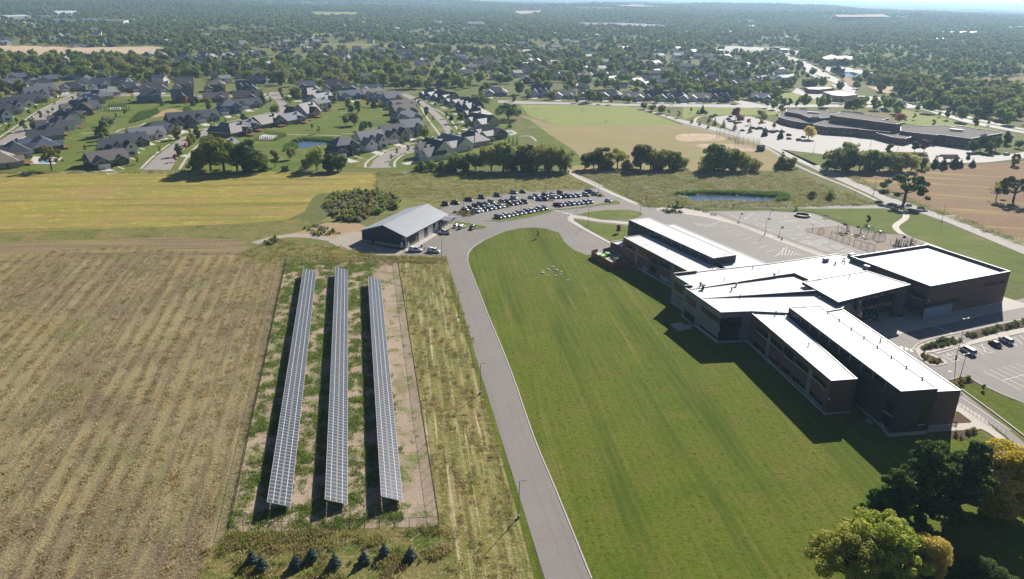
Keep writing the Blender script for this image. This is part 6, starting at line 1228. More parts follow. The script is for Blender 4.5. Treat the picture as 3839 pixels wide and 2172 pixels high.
block('', pts(R2, (450, 240), (520, 215), (620, 185), (1330, 285), (1330, 302), (1240, 318), (930, 290), (900, 282), (580, 262), z=5.5), 5.5, '', parent=bs, nwin=14)
block('', pts(R2, (1090, 318), (1110, 300), (1260, 318), (1330, 300), (1400, 330), (1440, 360), (1380, 375), (1250, 360), z=5.), 4.5, '', parent=bs)
block('', pts(R2, (1330, 262), (1790, 245), (1850, 262), (1940, 252), (2060, 275), (2100, 285), (2250, 298), (2360, 324), (2035, 382), (1720, 340), (1690, 346), (1470, 322), (1330, 302), z=7.), 7., '', parent=bs, nwin=10)
for a, b_ in (((395, 118), (510, 126)), ((1825, 290), (1960, 302))):
    p, q = R2(*a, 7.6), R2(*b_, 7.6); mb = MB(); mb.box(0, (q-p).length, -1.5, 1.5, 0, 1.2, 'galv'); mb.build('skylight', bs, loc=p, rz=math.atan2((q-p).y, (q-p).x))
B_ = [('shed_building', N2, ((935, 350), (1030, 335), (1080, 352), (985, 368)), 6, 'dark barn with blue metal roof at the building site', 'hw_dark', 'rf_blue'), ('shed_building', N2, ((1165, 340), (1375, 325), (1410, 360), (1210, 376)), 8, 'larger dark barn with blue metal roof beside the earth heap', 'hw_dark', 'rf_blue'),
      ('office_building', N2, ((1515, 490), (1800, 480), (1870, 500), (1690, 520), (1560, 515)), 4.5, 'low grey office with hipped grey roof by the avenue', 'hw_brown', 'rf_tan'), ('bank_building', N2, ((1730, 545), (1960, 528), (2170, 580), (1990, 600), (1860, 590)), 6, 'flat-roofed stone bank with white roof and dark rim', 'hw_tan', 'roof_white'),
      ('apartment_building', N2, ((1705, 125), (1840, 82), (1930, 110), (1925, 140), (1780, 145)), 10, 'three-storey pale apartment block with brown roof at the avenue bend', 'hw_grey', 'rf_brown'), ('apartment_building', N2, ((1930, 100), (2030, 98), (2100, 110), (2090, 145), (1930, 140)), 9.5, 'attached lower apartment wing with brown roof', 'hw_grey', 'rf_brown'),
      ('fuel_station', N2, ((1830, 245), (1930, 240), (2010, 258), (1890, 268)), 5.5, 'small blue-grey pavilion with flat roof on the white lot', 'hw_blue', 'roof_white'), ('shop_row', N2, ((390, 22), (560, 16), (980, 42), (1000, 58), (860, 62), (560, 42)), 6, 'long grey-roofed shop row in front of the far lots', 'hw_grey', 'rf_slate'), ('shop_row', N2, ((1010, 5), (1120, -4), (1330, 12), (1300, 30), (1190, 22)), 6, 'gabled shop building by the far avenue', 'hw_tan', 'rf_tan'),
      ('apartment_block', Q1, ((380, 140), (560, 140), (580, 152), (420, 160)), 12, 'pale blue apartment block at the start of the far row', 'hw_blue', 'rf_slate'), ('apartment_block', Q1, ((600, 140), (760, 136), (780, 150), (620, 156)), 13, 'grey apartment block in the middle of the far row', 'hw_grey', 'rf_slate'), ('apartment_block', Q1, ((780, 146), (930, 146), (968, 152), (930, 162), (800, 160)), 14, 'tan and white apartment block at the end of the far row', 'hw_white', 'rf_brown'),
      ('warehouse', Q1, ((370, 92), (430, 82), (580, 82), (585, 96), (440, 106)), 9, 'long white warehouse on the hazy rise', 'hw_white', 'roof_white'), ('warehouse', Q1, ((0, 118), (180, 112), (240, 122), (60, 128)), 9, 'pale warehouse at the edge of the far town', 'hw_grey', 'roof_white'), ('warehouse', Q1, ((270, 118), (560, 112), (580, 124), (300, 130)), 8, 'blue-grey warehouse behind the far apartments', 'hw_blue', 'rf_slate'),
      ('store_building', Q2, ((690, 160), (760, 158), (770, 175), (700, 180)), 8, 'white hall among the far trees', 'hw_white', 'rf_slate'), ('store_building', Q2, ((950, 165), (1070, 165), (1075, 182), (960, 182)), 9, 'red-brown school block in the far forest', 'hw_brown', 'rf_slate'), ('store_building', Q2, ((1760, 170), (2100, 172), (2300, 182), (2440, 190), (2440, 204), (1800, 186)), 8, 'long pale townhouse row in the far forest', 'hw_white', 'rf_slate'),
      ('store_building', Q3, ((1950, 240), (2200, 236), (2250, 246), (2000, 252)), 8, 'long white hall in the far woods', 'hw_white', 'roof_white'), ('store_building', Q3, ((1910, 288), (2010, 284), (2015, 298), (1920, 300)), 7, 'small white hall below the long one', 'hw_white', 'roof_white'), ('store_building', Q3, ((620, 360), (720, 355), (740, 372), (640, 378)), 6, 'brown-roofed shop near the avenue top', 'hw_tan', 'rf_brown')]
mat('rf_blue', lin(96, 130, 180), .4)
BPOLY = []
for nm, fn, pl, z, lb, wl_, rf_ in B_:
    q = pts(fn, *pl, z=z); BPOLY.append([(v.x, v.y) for v in inset(q, -6)]); block(nm, q, z, lb, wl_, rf_, .4, nwin=8)
BPOLY.append([(v.x, v.y) for v in pts(R2, (60, 140), (180, 60), (1300, 150), (2450, 300), (2100, 480), (1000, 420), (60, 220))])

# ---------------------------------------------------------------- foliage
def leaf_cloud(blobs, leaf, seed, outward=.5, flat=1., asp=1.3):
    """blobs: (centre, radius, count) -> leaf quads spread through each blob, denser near its skin"""
    r_ = np.random.default_rng(seed); V_, T_ = [], []
    for c, rad, n in blobs:
        n = int(n); d = r_.normal(size=(n, 3)); d /= np.linalg.norm(d, axis=1)[:, None]
        rr = np.cbrt(r_.uniform(.25, 1.05, n)); p = np.array(c)+d*rr[:, None]*np.array([rad, rad, rad*flat])
        nn = d*outward+r_.normal(size=(n, 3))*.6; nn /= np.linalg.norm(nn, axis=1)[:, None]
        u = np.cross(nn, r_.normal(size=(n, 3))); u /= np.linalg.norm(u, axis=1)[:, None]; v = np.cross(nn, u)
        s = leaf*r_.uniform(.6, 1.35, n)[:, None]/2; u = u*s*asp; v = v*s
        V_.append(np.stack([p-u-v*.4, p+u*.2-v, p+u+v*.4, p-u*.2+v], 1).reshape(-1, 3)); T_.append(np.clip(r_.normal(.5, .25, n)+r_.normal(0, .12), 0, 1))
    V_ = np.vstack(V_); q = np.arange(len(V_)).reshape(-1, 4); return V_, q, np.concatenate(T_)
def limbs(h, ends, r0, mt='bark', base=.3):
    mb = MB(); mb.bar((0, 0, -.1), (0, 0, h*base), r0, mt, r0*.8, 7); mb.bar((0, 0, h*base), (0, 0, h*.8), r0*.8, mt, r0*.2, 6)
    for e in ends: z0 = min(max(h*base, e[2]*.45), h*.7); mb.bar((0, 0, z0), e, r0*.38, mt, r0*.08, 5)
    return mb
def tree_proto(name, kind, seed, leaves, leaf, mt, H=10.):
    r_ = np.random.default_rng(seed); bl = []
    if kind == 'round':
        for k in range(34):
            d = r_.normal(size=3); d /= np.linalg.norm(d); f = r_.uniform(.55, 1.0); bl.append((np.array([d[0]*3.5*f*1.2, d[1]*3.5*f*1.2, 5.2+d[2]*4.2*f]), r_.uniform(.7, 1.5), 1))
        bl.append((np.array([0, 0, 5.2]), 2.8, 1.5))
    elif kind == 'broad':
        for k in range(38):
            a = r_.uniform(0, 6.28); rr = 5.2*math.sqrt(r_.uniform(.03, 1)); z = 8.2-(rr/5.2)**2*3.6+r_.uniform(-2.4, .7); bl.append((np.array([rr*math.cos(a), rr*math.sin(a), z]), r_.uniform(.8, 1.6), 1))
    elif kind == 'upright':
        for k in range(32):
            z = r_.uniform(.9, 9.2); w = 2.4*math.sin(min(1, (z+.8)/7)*1.5)*(1 if z < 7 else .6); a = r_.uniform(0, 6.28); bl.append((np.array([w*.8*math.cos(a), w*.8*math.sin(a), z]), r_.uniform(.6, 1.3), 1))
    elif kind == 'oak':
        for k in range(30):
            a = r_.uniform(0, 6.28); rr = r_.uniform(1.6, 6.8); bl.append((np.array([rr*math.cos(a), rr*math.sin(a), 8.9-(rr/6.8)**2*4.3+r_.uniform(-2.6, .8)]), r_.uniform(.6, 1.4), 1))
    elif kind == 'bush':
        for k in range(20): a = r_.uniform(0, 6.28); rr = r_.uniform(0, 4.2); bl.append((np.array([rr*math.cos(a), rr*math.sin(a), r_.uniform(1.4, 7.6)-rr*.5]), r_.uniform(1.0, 2.1), 1))
    elif kind == 'small':
        for k in range(8): a = r_.uniform(0, 6.28); z = r_.uniform(3.4, 8.8); w = 1.8*(1-abs(z-5.4)/5); bl.append((np.array([w*.7*math.cos(a), w*.7*math.sin(a), z]), r_.uniform(.9, 1.5), 1))
    elif kind == 'spruce':
        for k in range(44):
            z = .5+9.3*(k/44); w = 3.*(1-z/10.4); a = k*2.4; f_ = r_.uniform(.5, .95); bl.append((np.array([w*f_*math.cos(a), w*f_*math.sin(a), z+r_.normal(0, .25)]), max(.25, w*r_.uniform(.3, .55)), 1))
    elif kind == 'pine':
        for k in range(46):
            z = r_.uniform(1.4, 9.6); w = 3.7*(1.04-z/10.4)**.6*r_.uniform(.55, 1.08); a = r_.uniform(0, 6.28)
            for f in (.35, .6, .82, 1.): bl.append((np.array([w*f*math.cos(a), w*f*math.sin(a), z+.12*w*f*f+r_.normal(0, .06)]), .58*(1.15-f*.55), 1))
        bl.append((np.array([0, 0, 9.8]), .3, 1))
    elif kind == 'maple':
        for k in range(90):
            d = r_.normal(size=3); d /= np.linalg.norm(d); d[2] = abs(d[2])*1.1-.35; f = r_.uniform(.55, 1.08); bl.append((np.array([d[0]*3.9*f, d[1]*3.9*f, 5.2+d[2]*4.3*f]), r_.uniform(.4, .95), 1))
        bl.append((np.array([0, 0, 5.]), 2.4, .4))
    tot = sum(b[1]**2*b[2] for b in bl); bl = [(c, r, max(4, leaves*r*r*w/tot)) for c, r, w in bl]
    V_, q, t = leaf_cloud(bl, leaf, seed, (1.3 if leaves < 10000 else .9) if kind not in ('pine',) else .3, .8 if kind in ('pine', 'oak', 'broad') else 1., 2.4 if kind == 'pine' else 1.3)
    V_[:, 2] = np.maximum(V_[:, 2], .1)
    cm = npmesh('crown', V_, q, mt, t)
    base = dict(round=.25, broad=.3, upright=.15, oak=.3, bush=.1, small=.3, spruce=.1, pine=.25, maple=.25)[kind]
    tr = limbs(10., [tuple(b[0]) for b in bl[::2]], dict(oak=.45, broad=.38, bush=.2, small=.15, pine=.3).get(kind, .28), base=base)
    return dict(name=name, category='tree', parts=[('trunk', tr.mesh('trunk'), None, []), ('crown', cm, None, [])], kind=kind)
TP = {}
def tp(kind, v, leaves, leaf, mt, name=None):
    key = (kind, v, leaves, mt)
    if key not in TP: TP[key] = tree_proto(name or dict(spruce='spruce_tree', pine='pine_tree', oak='oak_tree', bush='shrub').get(kind, 'leafy_tree'), kind, v*17+len(kind), leaves, leaf, mt)
    return TP[key]
TPOS = []
def tree(p, h, kind, mt, label, group=None, wide=1., lod=2, v=None, cat='tree'):
    v = random.randrange(3) if v is None else v
    lv, lf = {0: (26000, .17), 1: (5200, .36), 2: (1700, .6), 3: (420, .62)}[lod]
    pr = tp(kind, v, lv, lf, mt); s = h/10.; o = stamp(pr, (p.x, p.y, 0), random.uniform(0, 6.28), (s*wide, s*wide, s), label, group)
    o['category'] = cat; TPOS.append((p.x, p.y, h*.3*wide)); return o
MIX = ['leaf', 'leaf_dark', 'leaf', 'leaf_light', 'leaf_rust', 'leaf']
# --- hedgerow along the field edges: base pixel and top row in the photograph crop
def hedge(fn, items, place):
    for x, y, yt, kind, mt, wide in items:
        g = fn(x, y); sc = dict()
        zs = np.arange(2, 30, .25); ty = PX(fn(x, yt))[1]; h = float(min(zs, key=lambda z: abs(PX((g.x, g.y, z))[1]-ty)))
        w = dict(leaf='green', leaf_dark='dark green', leaf_light='yellow-green', leaf_rust='rust-tinged', leaf_gold='golden', leaf_red='red', needle='dark conifer', willow='pale silvery', leaf_far='green')[mt]
        tree(g, h, kind, mt, f"{w} {dict(round='round-crowned tree', broad='spreading tree', upright='upright tree', oak='open-branched oak', bush='bushy shrub', small='slender young tree', spruce='pointed conifer', pine='pine')[kind]} {place}", f'trees {place}', wide, 1)
hp = 'in the hedgerow between the houses and the yellow field'
hedge(Q1, ((1500, 1282, 1130, 'upright', 'leaf', 1.3), (1590, 1288, 1030, 'round', 'leaf', 1.15), (1690, 1290, 1005, 'broad', 'leaf', 1.), (1790, 1290, 1040, 'round', 'leaf_dark', 1.2), (1890, 1290, 1045, 'upright', 'leaf_dark', 1.5), (1950, 1292, 1120, 'round', 'leaf', 1.2), (1460, 1285, 1190, 'bush', 'leaf_dark', 1.2), (2000, 1292, 1230, 'bush', 'leaf_dark', 1.3), (2075, 1262, 1130, 'small', 'leaf_light', 1.3), (2150, 1292, 1240, 'bush', 'leaf_dark', 1.4), (2300, 1285, 1180, 'bush', 'leaf_light', 1.), (2390, 1285, 1105, 'round', 'leaf_light', 1.), (2480, 1292, 1150, 'upright', 'leaf_dark', 1.4), (2545, 1292, 1160, 'round', 'leaf_dark', 1.2), (390, 1282, 1090, 'oak', 'leaf_rust', .7)), hp)
hq = 'in the hedgerow behind the meadow and parking lot'
hedge(Q2, ((0, 1290, 1170, 'round', 'leaf_dark', 1.2), (600, 1285, 1190, 'bush', 'leaf', 1.2), (680, 1288, 1195, 'bush', 'leaf', 1.4), (760, 1288, 1185, 'bush', 'leaf_light', 1.2), (860, 1290, 1135, 'round', 'leaf', 1.2), (930, 1292, 1160, 'upright', 'leaf', 1.5), (1010, 1285, 1125, 'round', 'leaf_dark', 1.1), (1130, 1290, 1065, 'round', 'leaf_light', 1.), (1220, 1290, 1075, 'upright', 'leaf_light', 1.5), (1300, 1292, 1100, 'round', 'leaf', 1.1), (1390, 1292, 1080, 'upright', 'leaf_rust', 1.5), (1475, 1292, 1050, 'round', 'leaf_rust', 1.1), (1570, 1292, 1070, 'round', 'leaf_rust', 1.1), (1650, 1292, 1095, 'round', 'leaf_rust', 1.1), (1560, 1295, 1220, 'bush', 'leaf_dark', 1.8), (1430, 1295, 1220, 'bush', 'leaf_dark', 1.8), (1680, 1300, 1230, 'bush', 'leaf', 1.4), (1290, 1296, 1230, 'bush', 'leaf_dark', 1.8), (820, 1290, 1220, 'bush', 'leaf_dark', 1.6)), hq)
hr = 'in the tree clump at the edge of the rough meadow'
hedge(Q2, ((1835, 1275, 1160, 'upright', 'leaf', 1.3), (1900, 1275, 1115, 'round', 'leaf_dark', 1.), (1965, 1275, 1100, 'upright', 'leaf_rust', 1.6), (2080, 1272, 1108, 'broad', 'leaf_light', .9), (2150, 1275, 1185, 'bush', 'leaf', 1.3), (2010, 1280, 1215, 'bush', 'leaf_dark', 1.7), (2255, 1275, 1085, 'upright', 'leaf_rust', 1.6), (2330, 1278, 1085, 'round', 'leaf_rust', 1.1), (2420, 1278, 1110, 'round', 'leaf', 1.1), (2500, 1278, 1130, 'upright', 'leaf', 1.5), (2560, 1278, 1165, 'bush', 'leaf', 1.2), (2380, 1282, 1215, 'bush', 'leaf_dark', 1.8)), hr)
hedge(Q3, ((185, 1285, 1140, 'bush', 'leaf', 1.1), (235, 1285, 1075, 'upright', 'leaf', 1.5), (300, 1290, 1090, 'round', 'leaf_light', 1.), (365, 1285, 1108, 'upright', 'leaf_rust', 1.5), (440, 1290, 1130, 'round', 'leaf', 1.), (520, 1290, 1165, 'bush', 'leaf_light', 1.2), (300, 1292, 1210, 'bush', 'leaf_dark', 2.), (740, 1272, 1140, 'spruce', 'leaf', 1.3), (810, 1275, 1165, 'bush', 'leaf', 1.1)), 'in the clump behind the rough meadow by the ball field')
hs = 'in the tree line in front of the distant brick school'
hedge(Q3, ((1085, 1285, 1190, 'bush', 'leaf_dark', 1.3), (1150, 1285, 1095, 'round', 'leaf', 1.1), (1240, 1285, 1115, 'upright', 'leaf_dark', 1.5), (1330, 1285, 1110, 'round', 'leaf_light', 1.), (1400, 1288, 1130, 'upright', 'leaf', 1.5), (1480, 1288, 1135, 'round', 'leaf', 1.), (1560, 1290, 1130, 'round', 'leaf_light', 1.1), (1640, 1290, 1140, 'upright', 'leaf_gold', 1.5), (1720, 1290, 1145, 'round', 'leaf_light', 1.), (1805, 1280, 1170, 'bush', 'leaf', 1.1), (1200, 1290, 1210, 'bush', 'leaf_dark', 1.8), (1420, 1292, 1220, 'bush', 'leaf_dark', 1.8), (1600, 1292, 1225, 'bush', 'leaf_dark', 1.8), (1255, 1190, 1050, 'round', 'leaf', 1.), (1550, 1180, 1085, 'small', 'leaf', 1.4), (1745, 1150, 1055, 'small', 'leaf_dark', 1.5), (1815, 1155, 1048, 'small', 'leaf_red', 1.6), (1895, 1262, 1170, 'spruce', 'needle', 1.2), (1960, 1272, 1180, 'spruce', 'needle', 1.3), (2045, 1262, 1168, 'spruce', 'needle', 1.3), (2090, 1262, 1195, 'spruce', 'needle', 1.1), (2180, 1258, 1192, 'spruce', 'needle', 1.3), (2500, 1250, 1155, 'upright', 'leaf', 1.2), (1075, 1190, 1130, 'spruce', 'needle', 1.2), (2150, 1200, 1145, 'spruce', 'needle', 1.), (2180, 1150, 1050, 'round', 'leaf_dark', 1.), (2240, 1140, 1015, 'round', 'leaf_dark', 1.), (2300, 1160, 1055, 'round', 'leaf_dark', 1.), (2355, 1140, 1030, 'round', 'leaf_dark', 1.), (2440, 1090, 985, 'upright', 'leaf_dark', 1.2), (2530, 1120, 1045, 'round', 'leaf_dark', 1.), (2600, 1110, 1030, 'round', 'leaf_dark', 1.)), hs)
def special(fn, x, y, yt, kind, mt, label, wide=1., lod=1, v=0):
    g = fn(x, y); ty = PX(fn(x, yt))[1]; h = float(min(np.arange(2, 30, .25), key=lambda z: abs(PX((g.x, g.y, z))[1]-ty))); return tree(g, h, kind, mt, label, None, wide, lod, v)
special(R3, 1770, 248, 45, 'oak', 'leaf_dark', 'lone wide oak with bare limbs between the diagonal road and brown field', 1.15)
special(R3, 2500, 245, 60, 'oak', 'leaf_dark', 'dark rounded oak standing in the brown field', .95, 1, 1); special(R3, 2385, 235, 100, 'oak', 'leaf_rust', 'thin half-bare tree next to the dark field oak', .6, 3, 2)
special(H3, 2365, 600, 330, 'broad', 'leaf_dark', 'huge dark spreading oak at the corner of the sports field', 1.25, 1); special(H3, 1965, 420, 200, 'broad', 'leaf', 'large green tree behind the brown-roofed houses near the huge oak', 1.15, 1, 1); special(H3, 2130, 940, 830, 'round', 'willow', 'pale silvery round tree behind the hedgerow houses', 1.2, 1)
special(Q1, 825, 950, 865, 'round', 'willow', 'single willow on the lawn by the dry pond', 1.5, 1)
special(R3, 1270, 225, 150, 'bush', 'leaf', 'green bush in the rough meadow beside the pond path', 1.1); special(R3, 1150, 222, 160, 'bush', 'leaf', 'low green bush beyond the pond reeds', 1.3, 1, 1); special(R3, 1655, 190, 150, 'bush', 'leaf', 'small bush at the roadside bend', 1., 2, 2)
special(R3, 1525, 395, 335, 'small', 'leaf', 'young tree on a mulch spot in the playground lawn', 1.2, 2); special(R3, 625, 285, 262, 'small', 'leaf_dark', 'tiny dark tree on the grass behind the court', 1.3, 3); special(R3, 1045, 305, 270, 'spruce', 'needle', 'small conifer on the grass near the black ball pit', 1.3, 3)
special(R3, 245, 285, 235, 'small', 'leaf_light', 'young yellow tree in the bed by the crosswalk', 1.2, 2); special(Q4, 2088, 555, 490, 'small', 'leaf_red', 'small red maple on the lawn by the school corner', 1.5, 2); special(Q4, 1480, 590, 525, 'small', 'leaf_rust', 'spindly young tree on the lawn tip', .8, 3)
special(V, 1078, 800, 745, 'small', 'leaf', 'young tree on the grass bank by the car park', 1.2, 2)
# --- street and garden trees
gard = {H1: ((700, 420, 9, 'leaf'), (545, 500, 6, 'leaf_dark'), (445, 580, 7, 'leaf_dark'), (255, 705, 6, 'leaf_dark'), (145, 800, 8, 'leaf'), (625, 645, 8, 'leaf_dark'), (735, 575, 6, 'leaf'), (800, 525, 5, 'leaf_dark'), (375, 825, 11, 'leaf'), (505, 790, 10, 'leaf_light'), (1100, 350, 5, 'leaf_dark'), (910, 300, 7, 'leaf_dark'), (1590, 900, 14, 'leaf'), (1500, 905, 10, 'leaf'), (1545, 880, 9, 'leaf_dark'), (1620, 945, 12, 'leaf'), (1540, 1010, 10, 'leaf_light'), (2080, 1310, 6, 'leaf'), (2415, 1150, 6, 'leaf'), (1930, 860, 7, 'leaf'), (1750, 620, 5, 'leaf_dark'), (1890, 580, 7, 'leaf_dark'), (2450, 430, 8, 'needle'), (110, 830, 5, 'leaf_rust'), (1290, 1120, 5, 'leaf_red'), (1950, 390, 5, 'leaf'), (2000, 340, 7, 'leaf_gold'), (100, 320, 20, 'leaf'), (-30, 420, 18, 'leaf_light'), (310, 240, 16, 'leaf_rust'), (400, 240, 14, 'leaf')),
        H2: ((100, 940, 12, 'leaf'), (410, 920, 10, 'leaf_dark'), (330, 1010, 9, 'leaf'), (290, 1040, 9, 'leaf'), (130, 1190, 10, 'leaf_dark'), (70, 1280, 6, 'leaf_red'), (235, 1100, 6, 'leaf_red'), (1100, 690, 9, 'leaf'), (840, 700, 6, 'leaf'), (1570, 560, 11, 'leaf'), (1385, 400, 16, 'needle'), (215, 430, 12, 'leaf_red'), (565, 420, 8, 'leaf_red'), (580, 490, 12, 'leaf'), (340, 430, 9, 'needle'), (400, 390, 9, 'needle'), (1860, 310, 14, 'leaf'), (1930, 330, 14, 'leaf'), (1690, 330, 8, 'leaf_dark'), (1660, 260, 9, 'leaf'), (2230, 850, 8, 'leaf_light'), (2130, 790, 6, 'leaf'), (1500, 410, 8, 'leaf_light'), (1755, 350, 7, 'leaf'), (1800, 420, 8, 'leaf'), (2170, 640, 7, 'leaf_red'), (820, 340, 11, 'leaf_dark'), (2480, 380, 12, 'leaf_rust'), (2400, 500, 8, 'leaf_dark'), (780, 220, 9, 'leaf'), (930, 620, 4, 'leaf'), (660, 710, 4, 'leaf_dark'), (610, 750, 4, 'leaf'), (1810, 1240, 9, 'leaf'), (290, 860, 5, 'leaf')),
        H3: ((1185, 880, 10, 'leaf'), (1205, 540, 9, 'leaf_dark'), (1100, 420, 8, 'leaf_dark'), (1495, 590, 8, 'leaf_dark'), (1555, 660, 10, 'leaf_dark'), (1690, 660, 12, 'leaf'), (1775, 750, 8, 'leaf_dark'), (945, 1070, 6, 'leaf_dark'), (1100, 1000, 6, 'leaf_dark'), (860, 975, 5, 'leaf'), (790, 1110, 6, 'leaf'), (710, 1185, 5, 'leaf'), (1190, 760, 6, 'leaf_dark'), (1300, 630, 6, 'leaf'), (2390, 715, 8, 'needle'), (140, 540, 12, 'leaf'), (230, 500, 12, 'leaf_dark'), (100, 440, 12, 'leaf'), (330, 760, 9, 'leaf_dark'), (410, 750, 9, 'leaf_dark'), (290, 810, 9, 'leaf_dark'), (190, 690, 12, 'leaf_rust'), (460, 430, 11, 'needle'), (550, 430, 8, 'leaf_gold'), (370, 420, 9, 'leaf_red'), (60, 690, 10, 'leaf'), (1660, 800, 5, 'leaf_light'), (1570, 840, 7, 'leaf_light'), (1040, 420, 10, 'leaf_rust'), (1330, 430, 6, 'leaf_dark'), (1370, 910, 5, 'needle'), (250, 1140, 5, 'leaf_dark'), (1540, 480, 8, 'leaf_dark')),
        Q2: ((1300, 765, 9, 'leaf_dark'), (1580, 752, 12, 'leaf_rust'), (1405, 745, 10, 'leaf'), (1770, 778, 9, 'leaf_rust'), (1865, 778, 10, 'leaf_red'), (1955, 785, 9, 'leaf_rust'), (2030, 790, 10, 'leaf_red'), (2165, 775, 9, 'leaf'), (2380, 778, 9, 'leaf'), (2500, 790, 7, 'leaf'), (1060, 745, 16, 'leaf'), (2280, 825, 9, 'leaf'), (2340, 840, 9, 'leaf'), (2410, 855, 10, 'leaf'), (2470, 870, 8, 'leaf_light'), (2540, 890, 8, 'leaf')),
        Q3: ((630, 815, 11, 'leaf_rust'), (680, 828, 10, 'leaf'), (800, 815, 12, 'leaf_dark'), (740, 860, 12, 'leaf'), (855, 815, 9, 'leaf_rust'), (590, 885, 9, 'leaf_light'), (605, 920, 9, 'leaf_light'), (395, 905, 15, 'leaf_red'), (430, 920, 9, 'leaf_red'), (495, 945, 8, 'leaf_red'), (580, 955, 8, 'leaf_red'), (685, 980, 8, 'leaf_red'), (62, 850, 6, 'leaf_dark'), (112, 858, 6, 'needle'), (145, 855, 10, 'needle'), (172, 880, 7, 'leaf_dark'), (195, 920, 7, 'needle'), (240, 945, 8, 'needle'), (305, 960, 8, 'needle'), (390, 980, 8, 'needle'), (125, 945, 5, 'needle'), (190, 968, 5, 'needle'), (65, 930, 5, 'needle'), (505, 1000, 8, 'needle'), (615, 1025, 9, 'needle'), (735, 1045, 9, 'needle'), (1630, 925, 12, 'leaf_red'), (1675, 925, 7, 'leaf_dark'), (1885, 960, 8, 'leaf_dark'), (1990, 905, 12, 'leaf_dark'), (2200, 970, 12, 'leaf'), (2300, 945, 8, 'leaf_dark'), (945, 1050, 12, 'leaf_gold'), (1570, 800, 13, 'leaf'), (1070, 770, 9, 'leaf_dark'), (1200, 790, 9, 'leaf'), (1270, 790, 10, 'leaf_dark'), (1440, 785, 11, 'leaf'), (1500, 785, 11, 'leaf'), (1530, 790, 10, 'leaf'), (1740, 905, 8, 'leaf'), (1930, 885, 8, 'leaf'), (700, 640, 14, 'leaf'), (730, 670, 14, 'leaf'))}
LW = dict(leaf='green', leaf_dark='dark green', leaf_light='yellow-green', leaf_rust='rusty', leaf_gold='golden', leaf_red='red', needle='conifer')
PLN = {H1: 'in the gardens of the first house street', H2: 'in the gardens of the middle house street', H3: 'in the gardens of the third house street', Q2: 'along the street facing the sports field', Q3: 'around the crossroads and distant school lot'}
for fn, it in gard.items():
    for x, y, h, mt in it:
        kd = 'spruce' if mt == 'needle' else ('small' if h < 9 else random.choice(('round', 'upright', 'small')))
        tree(fn(x, y), h*.85, kd, mt, f"{'tiny ' if h < 5.5 else 'small ' if h < 7.5 else 'tall ' if h > 11 else ''}{LW[mt]} {dict(spruce='conifer', small='slender tree', round='round tree', upright='upright tree')[kd] if mt != 'needle' else 'pointed tree'} {PLN[fn]}", f'trees {PLN[fn]}', 1.3 if kd == 'small' else 1.1, 2 if h > 8 else 3)
# --- little hedges of columnar conifers round the pools
HC = tree_proto('columnar_conifer', 'spruce', 5, 220, .6, 'needle'); HC['name'] = 'columnar_conifer'
def conrow(fn, a, b_, n, h, lb):
    for k in range(n):
        t = k/(n-1); p = fn(a[0]+(b_[0]-a[0])*t, a[1]+(b_[1]-a[1])*t); stamp(HC, p, k*1.3, (h/10*.75, h/10*.75, h/10), lb, 'columnar conifers around the pools')
conrow(H1, (1650, 440), (1890, 442), 9, 4.6, 'columnar conifer in the double row by the white pool deck'); conrow(H1, (1580, 510), (1950, 505), 11, 4.6, 'columnar conifer in the double row by the white pool deck')
conrow(H2, (1430, 855), (1740, 885), 13, 3.2, 'columnar conifer hedging the pool behind the big tree clump'); conrow(H2, (1270, 948), (1580, 955), 12, 3.2, 'columnar conifer hedging the pool behind the big tree clump'); conrow(H2, (1740, 890), (1590, 950), 7, 3.2, 'columnar conifer hedging the pool behind the big tree clump')
conrow(H3, (2320, 955), (2490, 960), 4, 6., 'pointed conifer in the short row behind the hedgerow')
for fn, pl, pw in ((H1, ((1640, 460), (1830, 450), (1830, 490), (1650, 490)), ((1690, 468), (1800, 462), (1800, 482), (1700, 484))), (H2, ((1340, 890), (1400, 860), (1620, 880), (1520, 945), (1320, 940)), ((1390, 910), (1460, 900), (1470, 935), (1400, 938))), (H1, ((420, 1310), (500, 1200), (950, 1210), (840, 1310)), ((580, 1300), (640, 1220), (740, 1235), (730, 1295))), (H3, ((2330, 760), (2420, 755), (2500, 800), (2400, 830)), ((2360, 775), (2410, 770), (2450, 800), (2400, 812)))):
    sheet('pool_deck', pts(fn, *pl), .1, 'm_drive'); sheet('pool_water', pts(fn, *pw), .13, 'poolwater')
# --- belt of big trees and the woods on the far side: individuals
belts = [(D, ((-80, 160), (0, 152), (200, 160), (430, 165), (480, 178), (640, 175), (900, 172), (1000, 170), (1120, 198), (1165, 222), (1160, 230), (1000, 226), (720, 218), (560, 212), (450, 205), (250, 203), (60, 205), (-80, 215)), 105, 'in the tree belt behind the houses', (13, 19)),
         (Q3, ((1590, 690), (1620, 670), (2000, 660), (2300, 700), (2700, 720), (2700, 960), (2400, 910), (2050, 840), (1870, 800), (1700, 760)), 52, 'in the dense wood beside the avenue', (15, 21)), (Q3, ((1350, 600), (1500, 570), (1660, 575), (1820, 620), (1700, 640), (1370, 640)), 16, 'in the dark grove above the pale field', (11, 15)), (Q3, ((0, 705), (300, 690), (480, 700), (480, 735), (200, 735), (0, 725)), 10, 'behind the crossroads houses', (10, 14)), (Q3, ((490, 690), (720, 690), (720, 735), (500, 725)), 7, 'behind the crossroads houses', (10, 13))]
ITP = []
